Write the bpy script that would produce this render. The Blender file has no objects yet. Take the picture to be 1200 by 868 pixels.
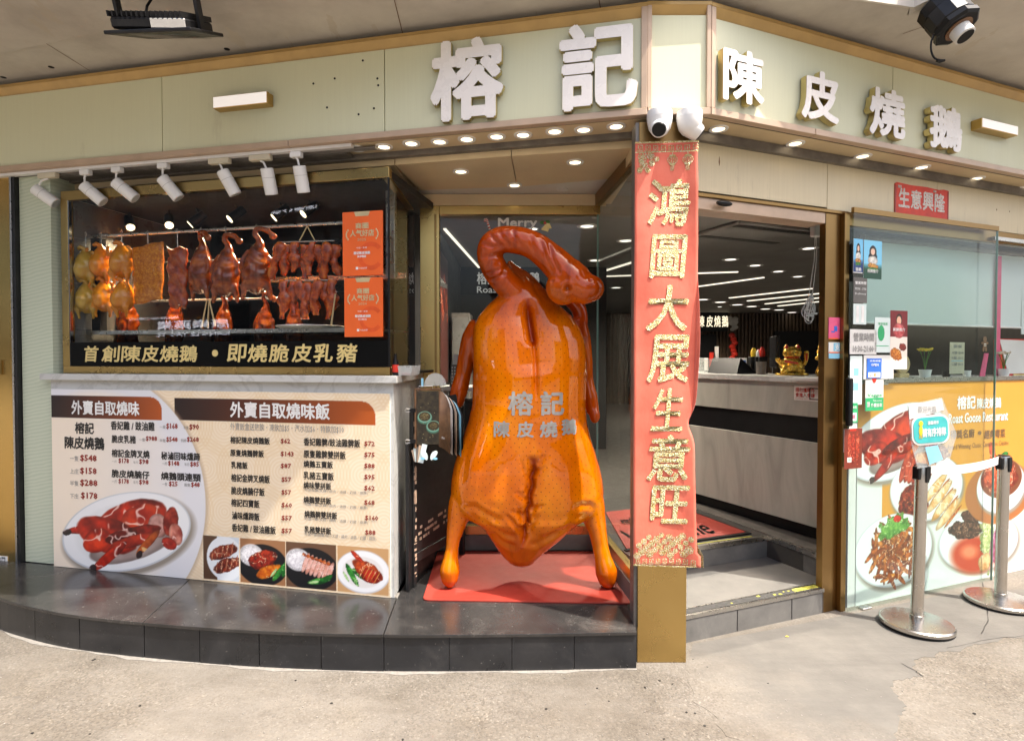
import bpy, bmesh, math, random
import numpy as np
from mathutils import Vector, Matrix
from mathutils.bvhtree import BVHTree

# ---------------------------------------------------------------- camera, sky, sun, exposure
SC = bpy.context.scene
COL = SC.collection
EYE = 1.55
PITCH = math.radians(1.18)
FPX = 680.0
camd = bpy.data.cameras.new('camera'); cam = bpy.data.objects.new('camera', camd); COL.objects.link(cam)
cam.location = (0, 0, EYE); cam.rotation_euler = (math.pi / 2 - PITCH, 0, 0)
camd.sensor_width = 36; camd.lens = FPX / 1200 * 36; camd.clip_start = 0.05; camd.clip_end = 500
SC.camera = cam
SUN_TO = Vector((0.885 * math.cos(math.radians(62.5)), -0.465 * math.cos(math.radians(62.5)), math.sin(math.radians(62.5)))).normalized()
w = bpy.data.worlds.new("World"); SC.world = w; w.use_nodes = True
nt = w.node_tree; bg = nt.nodes['Background']
sky = nt.nodes.new('ShaderNodeTexSky'); sky.sky_type = 'NISHITA'; sky.sun_disc = False
sky.sun_elevation = math.radians(62.5); sky.sun_rotation = math.atan2(0.885, -0.465); sky.air_density = 1.0; sky.dust_density = 6.0; sky.ozone_density = .6
nt.links.new(sky.outputs[0], bg.inputs[0]); bg.inputs[1].default_value = 0.15
sl = bpy.data.lights.new('sun', 'SUN'); so = bpy.data.objects.new('sun', sl); COL.objects.link(so)
sl.energy = 3.4; sl.angle = math.radians(0.53); sl.color = (1.0, 0.95, 0.86)
so.rotation_euler = SUN_TO.to_track_quat('Z', 'Y').to_euler(); so.location = (8, -5, 14)
SC.view_settings.view_transform = 'Standard'; SC.view_settings.look = 'None'
SC.view_settings.exposure = 1.35; SC.view_settings.gamma = 1.0
try:
    SC.cycles.max_bounces = 10; SC.cycles.transparent_max_bounces = 16; SC.cycles.diffuse_bounces = 4
    SC.cycles.caustics_reflective = False; SC.cycles.caustics_refractive = False; SC.cycles.use_denoising = True
except Exception: pass

# ---------------------------------------------------------------- measuring frames
def ray(x, y):
    a = (x - 600) / FPX; b = (434 - y) / FPX
    return Vector((a, math.cos(PITCH) + b * math.sin(PITCH), -math.sin(PITCH) + b * math.cos(PITCH)))
def on_z(x, y, z):
    d = ray(x, y); t = (z - EYE) / d.z; return Vector((d.x * t, d.y * t, z))
def on_y(x, y, Y):
    d = ray(x, y); t = Y / d.y; return Vector((d.x * t, Y, EYE + d.z * t))
class Frame:
    """a vertical plane of the shop: local x along it, local y into the shop, z up"""
    def __init__(s, O, deg):
        s.O = Vector((O[0], O[1], 0)); s.a = math.radians(deg)
        s.M = Matrix.Translation(s.O) @ Matrix.Rotation(s.a, 4, 'Z'); s.I = s.M.inverted()
    def uz(s, x, y, v=0.0):
        o = s.I @ Vector((0, 0, EYE)); d = s.I.to_3x3() @ ray(x, y)
        t = (v - o.y) / d.y; return (o.x + d.x * t, o.z + d.z * t)
    def box(s, x0, y0, x1, y1, v=0.0):
        a = s.uz(x0, y1, v); b = s.uz(x1, y0, v); return a[0], a[1], b[0], b[1]
    def pt(s, u, v, z): return s.M @ Vector((u, v, z))
FL = Frame((0.672, 2.93), -12.4)      # left fascia
FR = Frame((0.993, 2.93), 21.8)       # right fascia
FB = Frame((0.672, 2.93), 0)          # bevel between them
WL = Frame((-0.67, 3.276), -12.4)     # takeaway counter wall
WR = Frame((0.971, 3.144), 21.5)      # doorway and poster wall
WW = Frame((0, 0), 0)
RX = 0.65                             # glass side of the goose bay
BY = 4.12                             # back of the goose bay
PZ = 0.19                             # plinth height

# ---------------------------------------------------------------- objects
def empty(name, label, cat, loc=(0, 0, 0), rz=0.0, group=None, kind=None):
    o = bpy.data.objects.new(name, None); COL.objects.link(o)
    o.location = loc; o.rotation_euler = (0, 0, rz); o.empty_display_size = 0.1
    if label: o['label'] = label
    if cat: o['category'] = cat
    if group: o['group'] = group
    if kind: o['kind'] = kind
    return o
def fempty(name, label, cat, fr, u=0, v=0, z=0, **k):
    return empty(name, label, cat, fr.pt(u, v, z), fr.a, **k)
def tag(o, label=None, cat=None, group=None, kind=None):
    if label: o['label'] = label
    if cat: o['category'] = cat
    if group: o['group'] = group
    if kind: o['kind'] = kind
    return o
def place(o, fr, u=0, v=0, z=0):
    o.location = fr.pt(u, v, z); o.rotation_euler = (0, 0, fr.a); return o
def copy_tree(o, parent=None):
    c = o.copy(); COL.objects.link(c)
    if parent: c.parent = parent
    for ch in list(o.children): copy_tree(ch, c)
    return c

_tc = {}
def text_geo(s, offset, res, extrude=0.0, bev=0.0):
    key = (s, offset, res, extrude, bev)
    if key not in _tc:
        c = bpy.data.curves.new('t', 'FONT'); c.body = s; c.size = 1; c.resolution_u = res
        c.offset = offset; c.extrude = extrude; c.bevel_depth = bev; c.bevel_resolution = 1 if bev else 0
        o = bpy.data.objects.new('t', c); m = bpy.data.meshes.new_from_object(o)
        vs = [v.co.copy() for v in m.vertices]; fs = [tuple(p.vertices) for p in m.polygons]
        bpy.data.objects.remove(o); bpy.data.curves.remove(c); bpy.data.meshes.remove(m)
        _tc[key] = (vs, fs)
    return _tc[key]

class MB:
    def __init__(s): s.v = []; s.f = []; s.mi = []; s.cur = 0
    def add(s, vs, fs, M=None):
        n = len(s.v)
        for p in vs:
            p = Vector(p); s.v.append(M @ p if M else p)
        for f in fs: s.f.append(tuple(i + n for i in f)); s.mi.append(s.cur)
    def box(s, x0, x1, y0, y1, z0, z1, b=0.0, M=None):
        if x1 < x0: x0, x1 = x1, x0
        if y1 < y0: y0, y1 = y1, y0
        if z1 < z0: z0, z1 = z1, z0
        if b <= 0:
            vs = [(x, y, z) for x in (x0, x1) for y in (y0, y1) for z in (z0, z1)]
            fs = [(0, 1, 3, 2), (4, 6, 7, 5), (0, 4, 5, 1), (2, 3, 7, 6), (0, 2, 6, 4), (1, 5, 7, 3)]
            s.add(vs, fs, M); return
        bm = bmesh.new(); bmesh.ops.create_cube(bm, size=1)
        for v in bm.verts: v.co = Vector(((x0 + x1) / 2 + v.co.x * (x1 - x0), (y0 + y1) / 2 + v.co.y * (y1 - y0), (z0 + z1) / 2 + v.co.z * (z1 - z0)))
        bmesh.ops.bevel(bm, geom=list(bm.edges), offset=min(b, (x1 - x0) * .45, (y1 - y0) * .45, (z1 - z0) * .45), segments=1, affect='EDGES')
        bm.verts.index_update()
        s.add([v.co.copy() for v in bm.verts], [tuple(v.index for v in f.verts) for f in bm.faces], M); bm.free()
    def prism(s, pts, z0, z1, M=None):                         # outline in x,y extruded in z
        n = len(pts); area = sum(pts[i][0] * pts[(i + 1) % n][1] - pts[(i + 1) % n][0] * pts[i][1] for i in range(n))
        if area < 0: pts = pts[::-1]
        vs = [(p[0], p[1], z0) for p in pts] + [(p[0], p[1], z1) for p in pts]
        fs = [tuple(range(n))[::-1], tuple(range(n, 2 * n))] + [(i, (i + 1) % n, n + (i + 1) % n, n + i) for i in range(n)]
        s.add(vs, fs, M)
    def plate(s, pts, y0, y1, M=None):                         # outline in x,z extruded in y
        n = len(pts); area = sum(pts[i][0] * pts[(i + 1) % n][1] - pts[(i + 1) % n][0] * pts[i][1] for i in range(n))
        if area < 0: pts = pts[::-1]
        vs = [(p[0], y0, p[1]) for p in pts] + [(p[0], y1, p[1]) for p in pts]
        fs = [tuple(range(n)), tuple(range(n, 2 * n))[::-1]] + [((i + 1) % n, i, n + i, n + (i + 1) % n) for i in range(n)]
        s.add(vs, fs, M)
    def rings(s, rings, cap=True, M=None):
        n = len(rings[0]); vs = [p for r in rings for p in r]; fs = []
        for k in range(len(rings) - 1):
            for i in range(n):
                fs.append((k * n + i, k * n + (i + 1) % n, (k + 1) * n + (i + 1) % n, (k + 1) * n + i))
        if cap: fs.append(tuple(range(n))[::-1]); fs.append(tuple(range((len(rings) - 1) * n, len(rings) * n)))
        s.add(vs, fs, M)
    def lathe(s, prof, c=(0, 0, 0), n=20, axis='z', M=None, cap=True):
        rs = []
        for r, h in prof:
            ring = []
            for i in range(n):
                a = 2 * math.pi * i / n; x, y = r * math.cos(a), r * math.sin(a)
                if axis == 'z': p = (c[0] + x, c[1] + y, c[2] + h)
                elif axis == 'y': p = (c[0] + x, c[1] + h, c[2] - y)
                else: p = (c[0] + h, c[1] + x, c[2] + y)
                ring.append(p)
            rs.append(ring)
        s.rings(rs, cap, M)
    def cyl(s, p0, p1, r0, r1=None, n=12):
        s.tube([p0, p1], [r0, r0 if r1 is None else r1], n)
    def tube(s, path, radii, n=10, cap=True, flat=1.0):
        path = [Vector(p) for p in path]
        if not hasattr(radii, '__len__'): radii = [radii] * len(path)
        rs = []; ref = None
        for i, p in enumerate(path):
            t = (path[min(i + 1, len(path) - 1)] - path[max(i - 1, 0)]).normalized()
            if ref is None: ref = Vector((0, 1, 0)) if abs(t.y) < .9 else Vector((1, 0, 0))
            a = (ref - t * ref.dot(t)).normalized(); b = t.cross(a); ref = a
            rs.append([p + (a * math.cos(2 * math.pi * k / n) * flat + b * math.sin(2 * math.pi * k / n)) * radii[i] for k in range(n)])
        s.rings(rs, cap)
    def ball(s, c, rx, ry=None, rz=None, n=12, m=8, M=None):
        ry = ry or rx; rz = rz or rx
        s.rings([[(c[0] + rx * math.sin(math.pi * j / m) * math.cos(2 * math.pi * i / n), c[1] + ry * math.sin(math.pi * j / m) * math.sin(2 * math.pi * i / n), c[2] - rz * math.cos(math.pi * j / m)) for i in range(n)]
                 for j in [0.04] + list(range(1, m)) + [m - 0.04]], True, M)
    def text(s, st, x0, z0, x1, z1, y, offset=0.0, res=2, extrude=0.0, shear=0.0, bev=0.0, flip=False, keep=False, fn=None):
        vs, fs = text_geo(st, 0.0, res, extrude, bev)
        if not vs: return
        ax = min(v.x for v in vs); bx = max(v.x for v in vs); ay = min(v.y for v in vs); by = max(v.y for v in vs)
        sx = (x1 - x0) / (bx - ax); sz = (z1 - z0) / (by - ay)
        if keep: sx = sz = min(sx, sz)
        o = offset * min(sx, sz); o = 0 if o < .0004 else o
        for q, (ox, oz) in enumerate(((0, 0), (o, .35 * o), (-o, -.35 * o), (.35 * o, -o), (-.35 * o, o)) if o else ((0, 0),)):
            out = []
            for v in vs:
                fx = (v.x - ax) * sx + ox; fz = (v.y - ay) * sz + oz
                if flip: fx = (x1 - x0) - fx
                p = Vector((x0 + fx + shear * fz, y - v.z - q * .00012, z0 + fz))
                out.append(fn(p) if fn else p)
            s.add(out, fs)
    def build(s, name, mat, parent=None, smooth=False, ang=35, bevel=0.0, recalc=True):
        me = bpy.data.meshes.new(name); me.from_pydata([tuple(v) for v in s.v], [], s.f)
        mats = mat if isinstance(mat, (list, tuple)) else [mat]
        for m in mats: me.materials.append(m)
        if len(mats) > 1: me.polygons.foreach_set('material_index', s.mi)
        if recalc:
            bm = bmesh.new(); bm.from_mesh(me); bmesh.ops.recalc_face_normals(bm, faces=bm.faces); bm.to_mesh(me); bm.free()
        if smooth:
            me.shade_smooth()
            if ang < 180: me.set_sharp_from_angle(angle=math.radians(ang))
        me.update()
        o = bpy.data.objects.new(name, me); COL.objects.link(o)
        if parent: o.parent = parent
        if bevel:
            md = o.modifiers.new('b', 'BEVEL'); md.width = bevel; md.segments = 2; md.limit_method = 'ANGLE'
        return o
def one(name, mat, parent, fn, **k):
    m = MB(); fn(m); return m.build(name, mat, parent, **k)
def bx(name, mat, parent, *a, b=0.0, **k):
    m = MB(); m.box(*a, b=b); return m.build(name, mat, parent, **k)

# ---------------------------------------------------------------- materials
def srgb(r, g, b):
    f = lambda c: (c / 255 / 12.92) if c / 255 <= 0.04045 else ((c / 255 + 0.055) / 1.055) ** 2.4
    return (f(r), f(g), f(b), 1)
class NM:
    def __init__(s, name):
        s.m = bpy.data.materials.new(name); s.m.use_nodes = True; s.t = s.m.node_tree
        s.b = s.t.nodes['Principled BSDF']; s.out = s.t.nodes['Material Output']; s._co = None
    def n(s, typ, **k):
        nd = s.t.nodes.new(typ)
        for a, v in k.items(): setattr(nd, a, v)
        return nd
    def l(s, a, b): s.t.links.new(a, b)
    def co(s, scale=(1, 1, 1), rot=(0, 0, 0), src='Object'):
        tc = s.n('ShaderNodeTexCoord'); mp = s.n('ShaderNodeMapping')
        mp.inputs['Scale'].default_value = scale; mp.inputs['Rotation'].default_value = rot
        if src == 'World':
            g = s.n('ShaderNodeNewGeometry'); s.l(g.outputs['Position'], mp.inputs['Vector'])
        else: s.l(tc.outputs[src], mp.inputs['Vector'])
        return mp.outputs[0]
    def noise(s, scale, detail=4, rough=.55, vec=None, dist=0.0):
        nd = s.n('ShaderNodeTexNoise'); nd.inputs['Scale'].default_value = scale; nd.inputs['Detail'].default_value = detail
        nd.inputs['Roughness'].default_value = rough; nd.inputs['Distortion'].default_value = dist
        if vec is None:
            vec = s.co(src='World')
        s.l(vec, nd.inputs['Vector']); return nd.outputs[0]
    def ramp(s, fac, stops, interp='LINEAR'):
        r = s.n('ShaderNodeValToRGB'); e = r.color_ramp; e.interpolation = interp
        while len(e.elements) < len(stops): e.elements.new(0.5)
        for i, (p, c) in enumerate(stops):
            e.elements[i].position = p; e.elements[i].color = c if len(c) == 4 else (*c, 1)
        s.l(fac, r.inputs[0]); return r.outputs[0]
    def mix(s, fac, a, b, typ='MIX'):
        m = s.n('ShaderNodeMix', data_type='RGBA', blend_type=typ)
        for sock, v in ((m.inputs[0], fac), (m.inputs[6], a), (m.inputs[7], b)):
            if isinstance(v, (int, float)): sock.default_value = v
            elif isinstance(v, tuple): sock.default_value = v if len(v) == 4 else (*v, 1)
            else: s.l(v, sock)
        return m.outputs[2]
    def math(s, op, a, b=None, c=None):
        m = s.n('ShaderNodeMath', operation=op)
        for i, v in enumerate((a, b, c)):
            if v is None: continue
            if isinstance(v, (int, float)): m.inputs[i].default_value = v
            else: s.l(v, m.inputs[i])
        return m.outputs[0]
    def bump(s, h, strength=.3, dist=.01):
        b = s.n('ShaderNodeBump'); b.inputs['Strength'].default_value = strength; b.inputs['Distance'].default_value = dist
        s.l(h, b.inputs['Height']); s.l(b.outputs[0], s.b.inputs['Normal'])
    def set(s, **k):
        for a, v in k.items():
            sock = s.b.inputs[a.replace('_', ' ')]
            if isinstance(v, (int, float)): sock.default_value = v
            elif isinstance(v, tuple): sock.default_value = v if len(v) == 4 else (*v, 1)
            else: s.l(v, sock)
        return s
def simple(name, col, rough=.5, metal=0.0, var=.12, scale=12, bump=0.0, coat=0.0, bscale=None, rvar=0.12):
    n = NM(name); c = col if len(col) == 4 else (*col, 1)
    f = n.noise(scale, 5)
    d = tuple(x * (1 - var) for x in c[:3]) + (1,); u = tuple(min(1, x * (1 + var)) for x in c[:3]) + (1,)
    n.set(Base_Color=n.ramp(f, [(.3, d), (.7, u)]), Metallic=metal)
    r = n.noise(scale * 3, 3); n.set(Roughness=n.math('MULTIPLY_ADD', r, rvar * 2, max(.02, rough - rvar)))
    if bump: n.bump(n.noise(bscale or scale * 6, 4), bump, .004)
    if coat: n.set(Coat_Weight=coat, Coat_Roughness=.05)
    return n.m
def emis(name, col, st, base=(.8, .8, .8)):
    n = NM(name); n.set(Base_Color=base, Emission_Color=col, Emission_Strength=float(st)); return n.m
def glassy(name, tint=(.95, .98, .97), refl=1.0, ior=1.5, grime=0.03):
    n = NM(name); t = n.n('ShaderNodeBsdfTransparent'); t.inputs[0].default_value = (*tint, 1)
    g = n.n('ShaderNodeBsdfGlossy'); g.inputs['Roughness'].default_value = 0.0
    d = n.n('ShaderNodeBsdfDiffuse'); d.inputs[0].default_value = (.75, .78, .76, 1)
    f = n.n('ShaderNodeFresnel'); f.inputs[0].default_value = ior
    gm = n.n('ShaderNodeNewGeometry'); ff = n.math('MULTIPLY', n.math('MULTIPLY', f.outputs[0], refl), n.math('SUBTRACT', 1.0, gm.outputs['Backfacing']))
    m = n.n('ShaderNodeMixShader'); n.l(ff, m.inputs[0]); n.l(t.outputs[0], m.inputs[1]); n.l(g.outputs[0], m.inputs[2])
    m2 = n.n('ShaderNodeMixShader'); ns = n.noise(2.2, 6, .65)
    n.l(n.math('MULTIPLY', ns, grime * 2), m2.inputs[0]); n.l(m.outputs[0], m2.inputs[1]); n.l(d.outputs[0], m2.inputs[2])
    n.l(m2.outputs[0], n.out.inputs[0]); return n.m

M = {}
def build_materials():
    # fascia board: pale sage with a fine vertical weave
    n = NM('fascia_laminate'); v = n.co((140, 140, 3)); g = n.noise(1.0, 4, .6, v); s_ = n.noise(.9, 3)
    base = n.mix(s_, (.72, .71, .48, 1), (.74, .76, .54, 1)); c = n.mix(n.math('MULTIPLY', g, .5), base, (.62, .60, .42, 1))
    st = n.ramp(n.noise(5, 8, .7, n.co((1, 1, .25))), [(.62, (0, 0, 0)), (.8, (1, 1, 1))])
    n.set(Base_Color=n.mix(n.math('MULTIPLY', st, .38), c, (.30, .25, .15, 1)), Roughness=n.math('MULTIPLY_ADD', n.noise(6, 5), .3, .28)); n.bump(g, .08, .002); M['fascia'] = n.m
    n = NM('cream_cladding'); v = n.co((120, 120, 2.5)); g = n.noise(1.0, 4, .6, v)
    base = n.mix(n.noise(1.2, 3), (.68, .58, .38, 1), (.74, .65, .44, 1)); c = n.mix(n.math('MULTIPLY', g, .4), base, (.44, .36, .22, 1))
    st = n.ramp(n.noise(9, 8, .7, n.co((1, 1, .12))), [(.6, (0, 0, 0)), (.8, (1, 1, 1))])
    n.set(Base_Color=n.mix(n.math('MULTIPLY', st, .5), c, (.16, .11, .06, 1)), Roughness=.45); n.bump(g, .08, .002); M['cream'] = n.m
    M['trim'] = simple('pinkish_trim', (.52, .38, .27), .4, .1, .1, 8)
    M['strip_black'] = simple('black_sign_strip', (.003, .003, .003), .5); M['strip_black'].node_tree.nodes['Principled BSDF'].inputs['Specular IOR Level'].default_value = .1
    M['bay_board'] = simple('tan_soffit_board', (.66, .52, .32), .4, 0, .08, 3); M['satin'] = simple('satin_steel', (.52, .49, .45), .26, 1, .05, 6, rvar=.04)
    M['ochre'] = simple('ochre_trim', (.48, .31, .11), .38, .25, .12, 6)
    def brass(name, c0, c1, rough, sc=(2, 2, 160)):
        n = NM(name); g = n.noise(1, 3, .6, n.co(sc)); s_ = n.noise(2.2, 5, .6)
        n.set(Base_Color=n.mix(s_, c0, c1), Metallic=1.0, Roughness=n.math('MULTIPLY_ADD', s_, .2, rough - .08)); n.bump(g, .06, .002)
        return n.m
    M['brass'] = brass('brushed_brass', (.50, .31, .10, 1), (.60, .40, .15, 1), .28)
    M['brass_dull'] = brass('dull_brass', (.46, .31, .11, 1), (.56, .40, .16, 1), .26)
    M['gold_door'] = brass('gold_door_sheet', (.62, .40, .12, 1), (.70, .47, .17, 1), .20, (160, 160, 2))
    M['bronze'] = brass('bronze_frame', (.22, .13, .05, 1), (.34, .21, .08, 1), .32)
    n = NM('white_marble'); v = n.co((1, 1, 1), src='World'); wv = n.noise(2.3, 8, .6, v, 1.6)
    vein = n.ramp(wv, [(.46, (0, 0, 0)), (.5, (1, 1, 1)), (.54, (0, 0, 0))])
    n.set(Base_Color=n.mix(n.math('MULTIPLY', vein, .35), n.mix(n.noise(1.2, 3), (.62, .62, .59, 1), (.50, .50, .49, 1)), (.30, .29, .27, 1)), Roughness=.22); M['marble'] = n.m
    n = NM('green_marble'); w_ = n.n('ShaderNodeTexWave', wave_type='BANDS', bands_direction='Z'); w_.inputs['Scale'].default_value = 14; w_.inputs['Distortion'].default_value = 3.5; w_.inputs['Detail'].default_value = 4
    n.l(n.co((.6, .6, 1), (0, .3, 0), 'World'), w_.inputs['Vector'])
    n.set(Base_Color=n.mix(w_.outputs[1], (.50, .56, .42, 1), (.60, .64, .50, 1)), Roughness=.3); M['green_marble'] = n.m
    def slate(name, a, b, c, rough):
        n = NM(name); f = n.noise(3.5, 9, .68, None, .6); f2 = n.noise(22, 5, .6)
        col = n.ramp(f, [(.3, a), (.55, b), (.75, c)]); wet = n.ramp(n.noise(1.6, 7, .7), [(.45, (0, 0, 0)), (.62, (1, 1, 1))]); col = n.mix(n.math('MULTIPLY', wet, .35), col, tuple(x * 1.15 for x in c)); sp = n.ramp(n.noise(60, 2), [(.70, (0, 0, 0)), (.76, (1, 1, 1))])
        n.set(Base_Color=n.mix(n.math('MULTIPLY', sp, .4), col, (.3, .28, .25, 1)), Roughness=n.math('MULTIPLY_ADD', f, .5, rough - .2)); n.bump(f2, .25, .002)
        return n.m
    M['slate'] = slate('black_slate', (.009, .010, .012), (.018, .019, .022), (.045, .043, .042), .28)
    M['slate_top'] = slate('worn_slate', (.018, .017, .017), (.032, .030, .029), (.075, .068, .062), .16)
    M['greystone'] = slate('grey_stone', (.085, .082, .077), (.13, .124, .115), (.20, .187, .17), .62)
    M['stone_tread'] = slate('pale_stone_tread', (.10, .095, .087), (.135, .128, .116), (.18, .168, .15), .6)
    M['mortar'] = simple('mortar', (.24, .22, .195), .8, 0, .2, 40)
    # pavement: exposed aggregate with patches of worn cement
    def ground(n):
        v = n.co((1, 1, 1), src='World')
        vo = n.n('ShaderNodeTexVoronoi'); vo.inputs['Scale'].default_value = 120; n.l(v, vo.inputs['Vector'])
        peb = n.ramp(n.math('FRACT', n.math('MULTIPLY', vo.outputs['Color'], 3.7)), [(0, (.095, .080, .064)), (.35, (.145, .125, .102)), (.7, (.185, .161, .131)), (.9, (.135, .122, .107)), (1, (.26, .232, .192))])
        edge = n.ramp(vo.outputs['Distance'], [(.0, (1, 1, 1)), (.55, (0, 0, 0))]); big = n.noise(1.1, 6, .62); mid = n.noise(7, 5, .6)
        cem = n.mix(mid, (.205, .184, .158, 1), (.158, .141, .120, 1)); body = n.mix(n.ramp(big, [(.40, (.9, .9, .9)), (.60, (.25, .25, .25))]), cem, peb)
        st2 = n.ramp(n.noise(.6, 6, .7, n.co((1, 2.2, 1), (0, 0, .25), 'World')), [(.38, (.74, .71, .67)), (.56, (1, 1, 1)), (.75, (1.15, 1.13, 1.1))])
        stain = n.ramp(n.noise(2.7, 7, .7), [(.25, (.72, .70, .66)), (.5, (1, 1, 1)), (.8, (1.1, 1.09, 1.05))])
        dots = n.ramp(n.noise(17, 1), [(.76, (0, 0, 0)), (.775, (1, 1, 1))]); c = n.mix(1.0, n.mix(1.0, body, stain, 'MULTIPLY'), st2, 'MULTIPLY')
        scr = n.ramp(n.noise(1, 5, .7, n.co((2, 34, 2), (0, 0, .5), 'World')), [(.66, (0, 0, 0)), (.72, (1, 1, 1))])
        return n.mix(n.math('MULTIPLY', scr, .14), n.mix(n.math('MULTIPLY', dots, .5), c, (.10, .09, .08, 1)), (.34, .31, .27, 1)), n.mix(.6, edge, mid)
    n = NM('aggregate_pavement'); c, h = ground(n); n.set(Base_Color=c, Roughness=.85); n.bump(h, .45, .005); M['pavement'] = n.m
    n = NM('smooth_cement'); v = n.co((1, 1, 1), src='World'); f = n.noise(4, 9, .68); st = n.noise(1, 6, .6, n.co((3, 26, 3), (0, 0, .5), 'World'))
    c = n.ramp(f, [(.28, (.085, .078, .070)), (.5, (.118, .109, .097)), (.75, (.165, .152, .133))])
    gc_, gh = ground(n); xy = n.n('ShaderNodeSeparateXYZ'); n.l(n.co((1, 1, 1), src='World'), xy.inputs[0]); wob = n.math('MULTIPLY', n.math('SUBTRACT', n.noise(3, 6, .65), .5), 1.3)
    fa_ = n.ramp(n.math('ADD', n.math('ADD', xy.outputs[0], n.math('MULTIPLY', xy.outputs[1], .55)), wob), [(.0, (1, 1, 1)), (1, (1, 1, 1))]); fx_ = n.n('ShaderNodeMapRange'); fx_.inputs[1].default_value = 2.55; fx_.inputs[2].default_value = 3.05; n.l(n.math('ADD', n.math('ADD', xy.outputs[0], n.math('MULTIPLY', xy.outputs[1], .62)), wob), fx_.inputs[0])
    own = n.mix(.35, c, n.ramp(st, [(.3, (.10, .092, .081)), (.75, (.148, .136, .119))])); n.set(Base_Color=n.mix(fx_.outputs[0], gc_, own), Roughness=.8); n.bump(n.noise(50, 5), .35, .004); M['cement'] = n.m
    # canopy underside
    n = NM('canopy_concrete'); f = n.noise(2.2, 8, .65); fl = n.ramp(n.noise(4.2, 6, .6, n.co((1.2, .35, 1), (0, 0, .7), 'World')), [(.625, (0, 0, 0)), (.64, (1, 1, 1))], 'CONSTANT')
    sp = n.ramp(n.noise(55, 2), [(.72, (0, 0, 0)), (.76, (1, 1, 1))]); c = n.ramp(f, [(.3, (.44, .40, .35)), (.52, (.55, .51, .45)), (.75, (.64, .60, .53))])
    c = n.mix(n.math('MULTIPLY', fl, .55), c, (.50, .44, .35, 1)); c = n.mix(n.math('MULTIPLY', sp, .5), c, (.55, .5, .42, 1))
    n.set(Base_Color=c, Roughness=.85); n.bump(n.noise(30, 5), .3, .004); M['canopy'] = n.m
    M['canopy_light'] = simple('painted_slab_edge', (.62, .58, .52), .6, 0, .1, 4)
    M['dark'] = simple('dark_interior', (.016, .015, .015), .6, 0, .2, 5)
    M['black'] = simple('black_plastic', (.008, .008, .009), .35, 0, .2, 10); M['black'].node_tree.nodes['Principled BSDF'].inputs['Specular IOR Level'].default_value = .25
    M['blackmetal'] = simple('black_metal', (.03, .03, .032), .4, .7, .2, 10)
    M['greymetal'] = simple('grey_groove', (.16, .145, .13), .5, .3, .25, 12)
    M['white'] = simple('white_plastic', (.82, .81, .79), .35, 0, .05, 6)
    M['offwhite'] = simple('cream_plastic', (.62, .56, .42), .5, 0, .08, 10)
    M['white_paint'] = simple('white_paint', (.70, .69, .66), .5, 0, .08, 3)
    M['letter_face'] = simple('white_acrylic_face', (.93, .88, .83), .28, 0, .03, 5)
    M['letter_side'] = brass('letter_return', (.66, .54, .24, 1), (.74, .62, .32, 1), .38)
    M['lamp'] = emis('warm_lamp_disc', (1, .80, .50, 1), 1.6)
    M['lamp_cool'] = emis('interior_lamp_disc', (1, .93, .80, 1), .9)
    M['led'] = emis('led_strip', (1, .90, .72, 1), .6)
    M['litbar'] = emis('lit_bar_face', (1, .90, .82, 1), .22)
    M['chrome'] = simple('chrome', (.66, .65, .63), .12, 1, .06, 30, rvar=.06)
    M['steel'] = simple('brushed_steel', (.50, .48, .45), .28, 1, .08, 12, rvar=.04)
    M['glass'] = glassy('window_glass', (.93, .95, .95), .8, 1.5, .0015)
    M['glass_green'] = glassy('greenish_door_glass', (.92, .97, .955), .8, 1.5, .005)
    M['glass_bay'] = glassy('bay_glass', (.90, .92, .91), .75, 1.5, .001)
    M['tint_edge'] = simple('glass_edge', (.16, .30, .26), .1, 0, .1, 4)
    M['red_mat'] = simple('red_rubber_mat', (.34, .036, .022), .52, 0, .10, 6, .25, bscale=160)
    M['black_ink'] = simple('black_ink', (.018, .016, .015), .5)
    M['red_ink'] = simple('maroon_ink', (.30, .035, .02), .5)
    M['white_ink'] = simple('white_ink', (.82, .81, .79), .45)
    M['gold_ink'] = simple('gold_lettering', (.78, .62, .26), .4, .3, .1, 30)
    M['grey_ink'] = simple('grey_ink', (.30, .29, .28), .5)
    M['silver_ink'] = simple('silver_lettering', (.52, .50, .46), .22, .45, .1, 20)
    M['brown_ink'] = simple('brown_ink', (.20, .10, .04), .5)
    n = NM('gold_glitter'); vo = n.n('ShaderNodeTexVoronoi'); vo.inputs['Scale'].default_value = 210; n.l(n.co(), vo.inputs['Vector'])
    n.set(Base_Color=n.ramp(vo.outputs['Color'], [(.15, (.30, .21, .05)), (.4, (.52, .41, .15)), (.65, (.62, .56, .34)), (1, (.50, .48, .40))]), Roughness=.35, Metallic=.35); n.bump(vo.outputs['Distance'], .8, .006); M['glitter'] = n.m
    n = NM('red_velvet_banner'); f = n.noise(9, 6, .6)
    n.set(Base_Color=n.ramp(f, [(.3, (.70, .125, .072)), (.7, (.78, .18, .11))]), Roughness=.6, Sheen_Weight=.8, Sheen_Roughness=.4); n.bump(n.noise(14, 6, .65, n.co((1, 1, .5))), .25, .01); M['banner'] = n.m
    M['orange'] = simple('orange_plaque', (.80, .13, .02), .4, 0, .05, 5)
    M['orange_dark'] = simple('orange_print', (.70, .09, .015), .4)
    M['beige_ink'] = simple('beige_ink', (.62, .50, .28), .4, .2)
    M['plaque_red'] = simple('scarlet_paper', (.62, .045, .02), .55, 0, .2, 14)
    M['silver_glitter'] = simple('silver_glitter', (.48, .40, .34), .4, .4, .4, 120)
    M['cabinet'] = simple('black_board', (.012, .012, .012), .42, 0, .3, 10)
    M['wood'] = simple('brown_wood', (.16, .08, .035), .55, 0, .3, 20)
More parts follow.
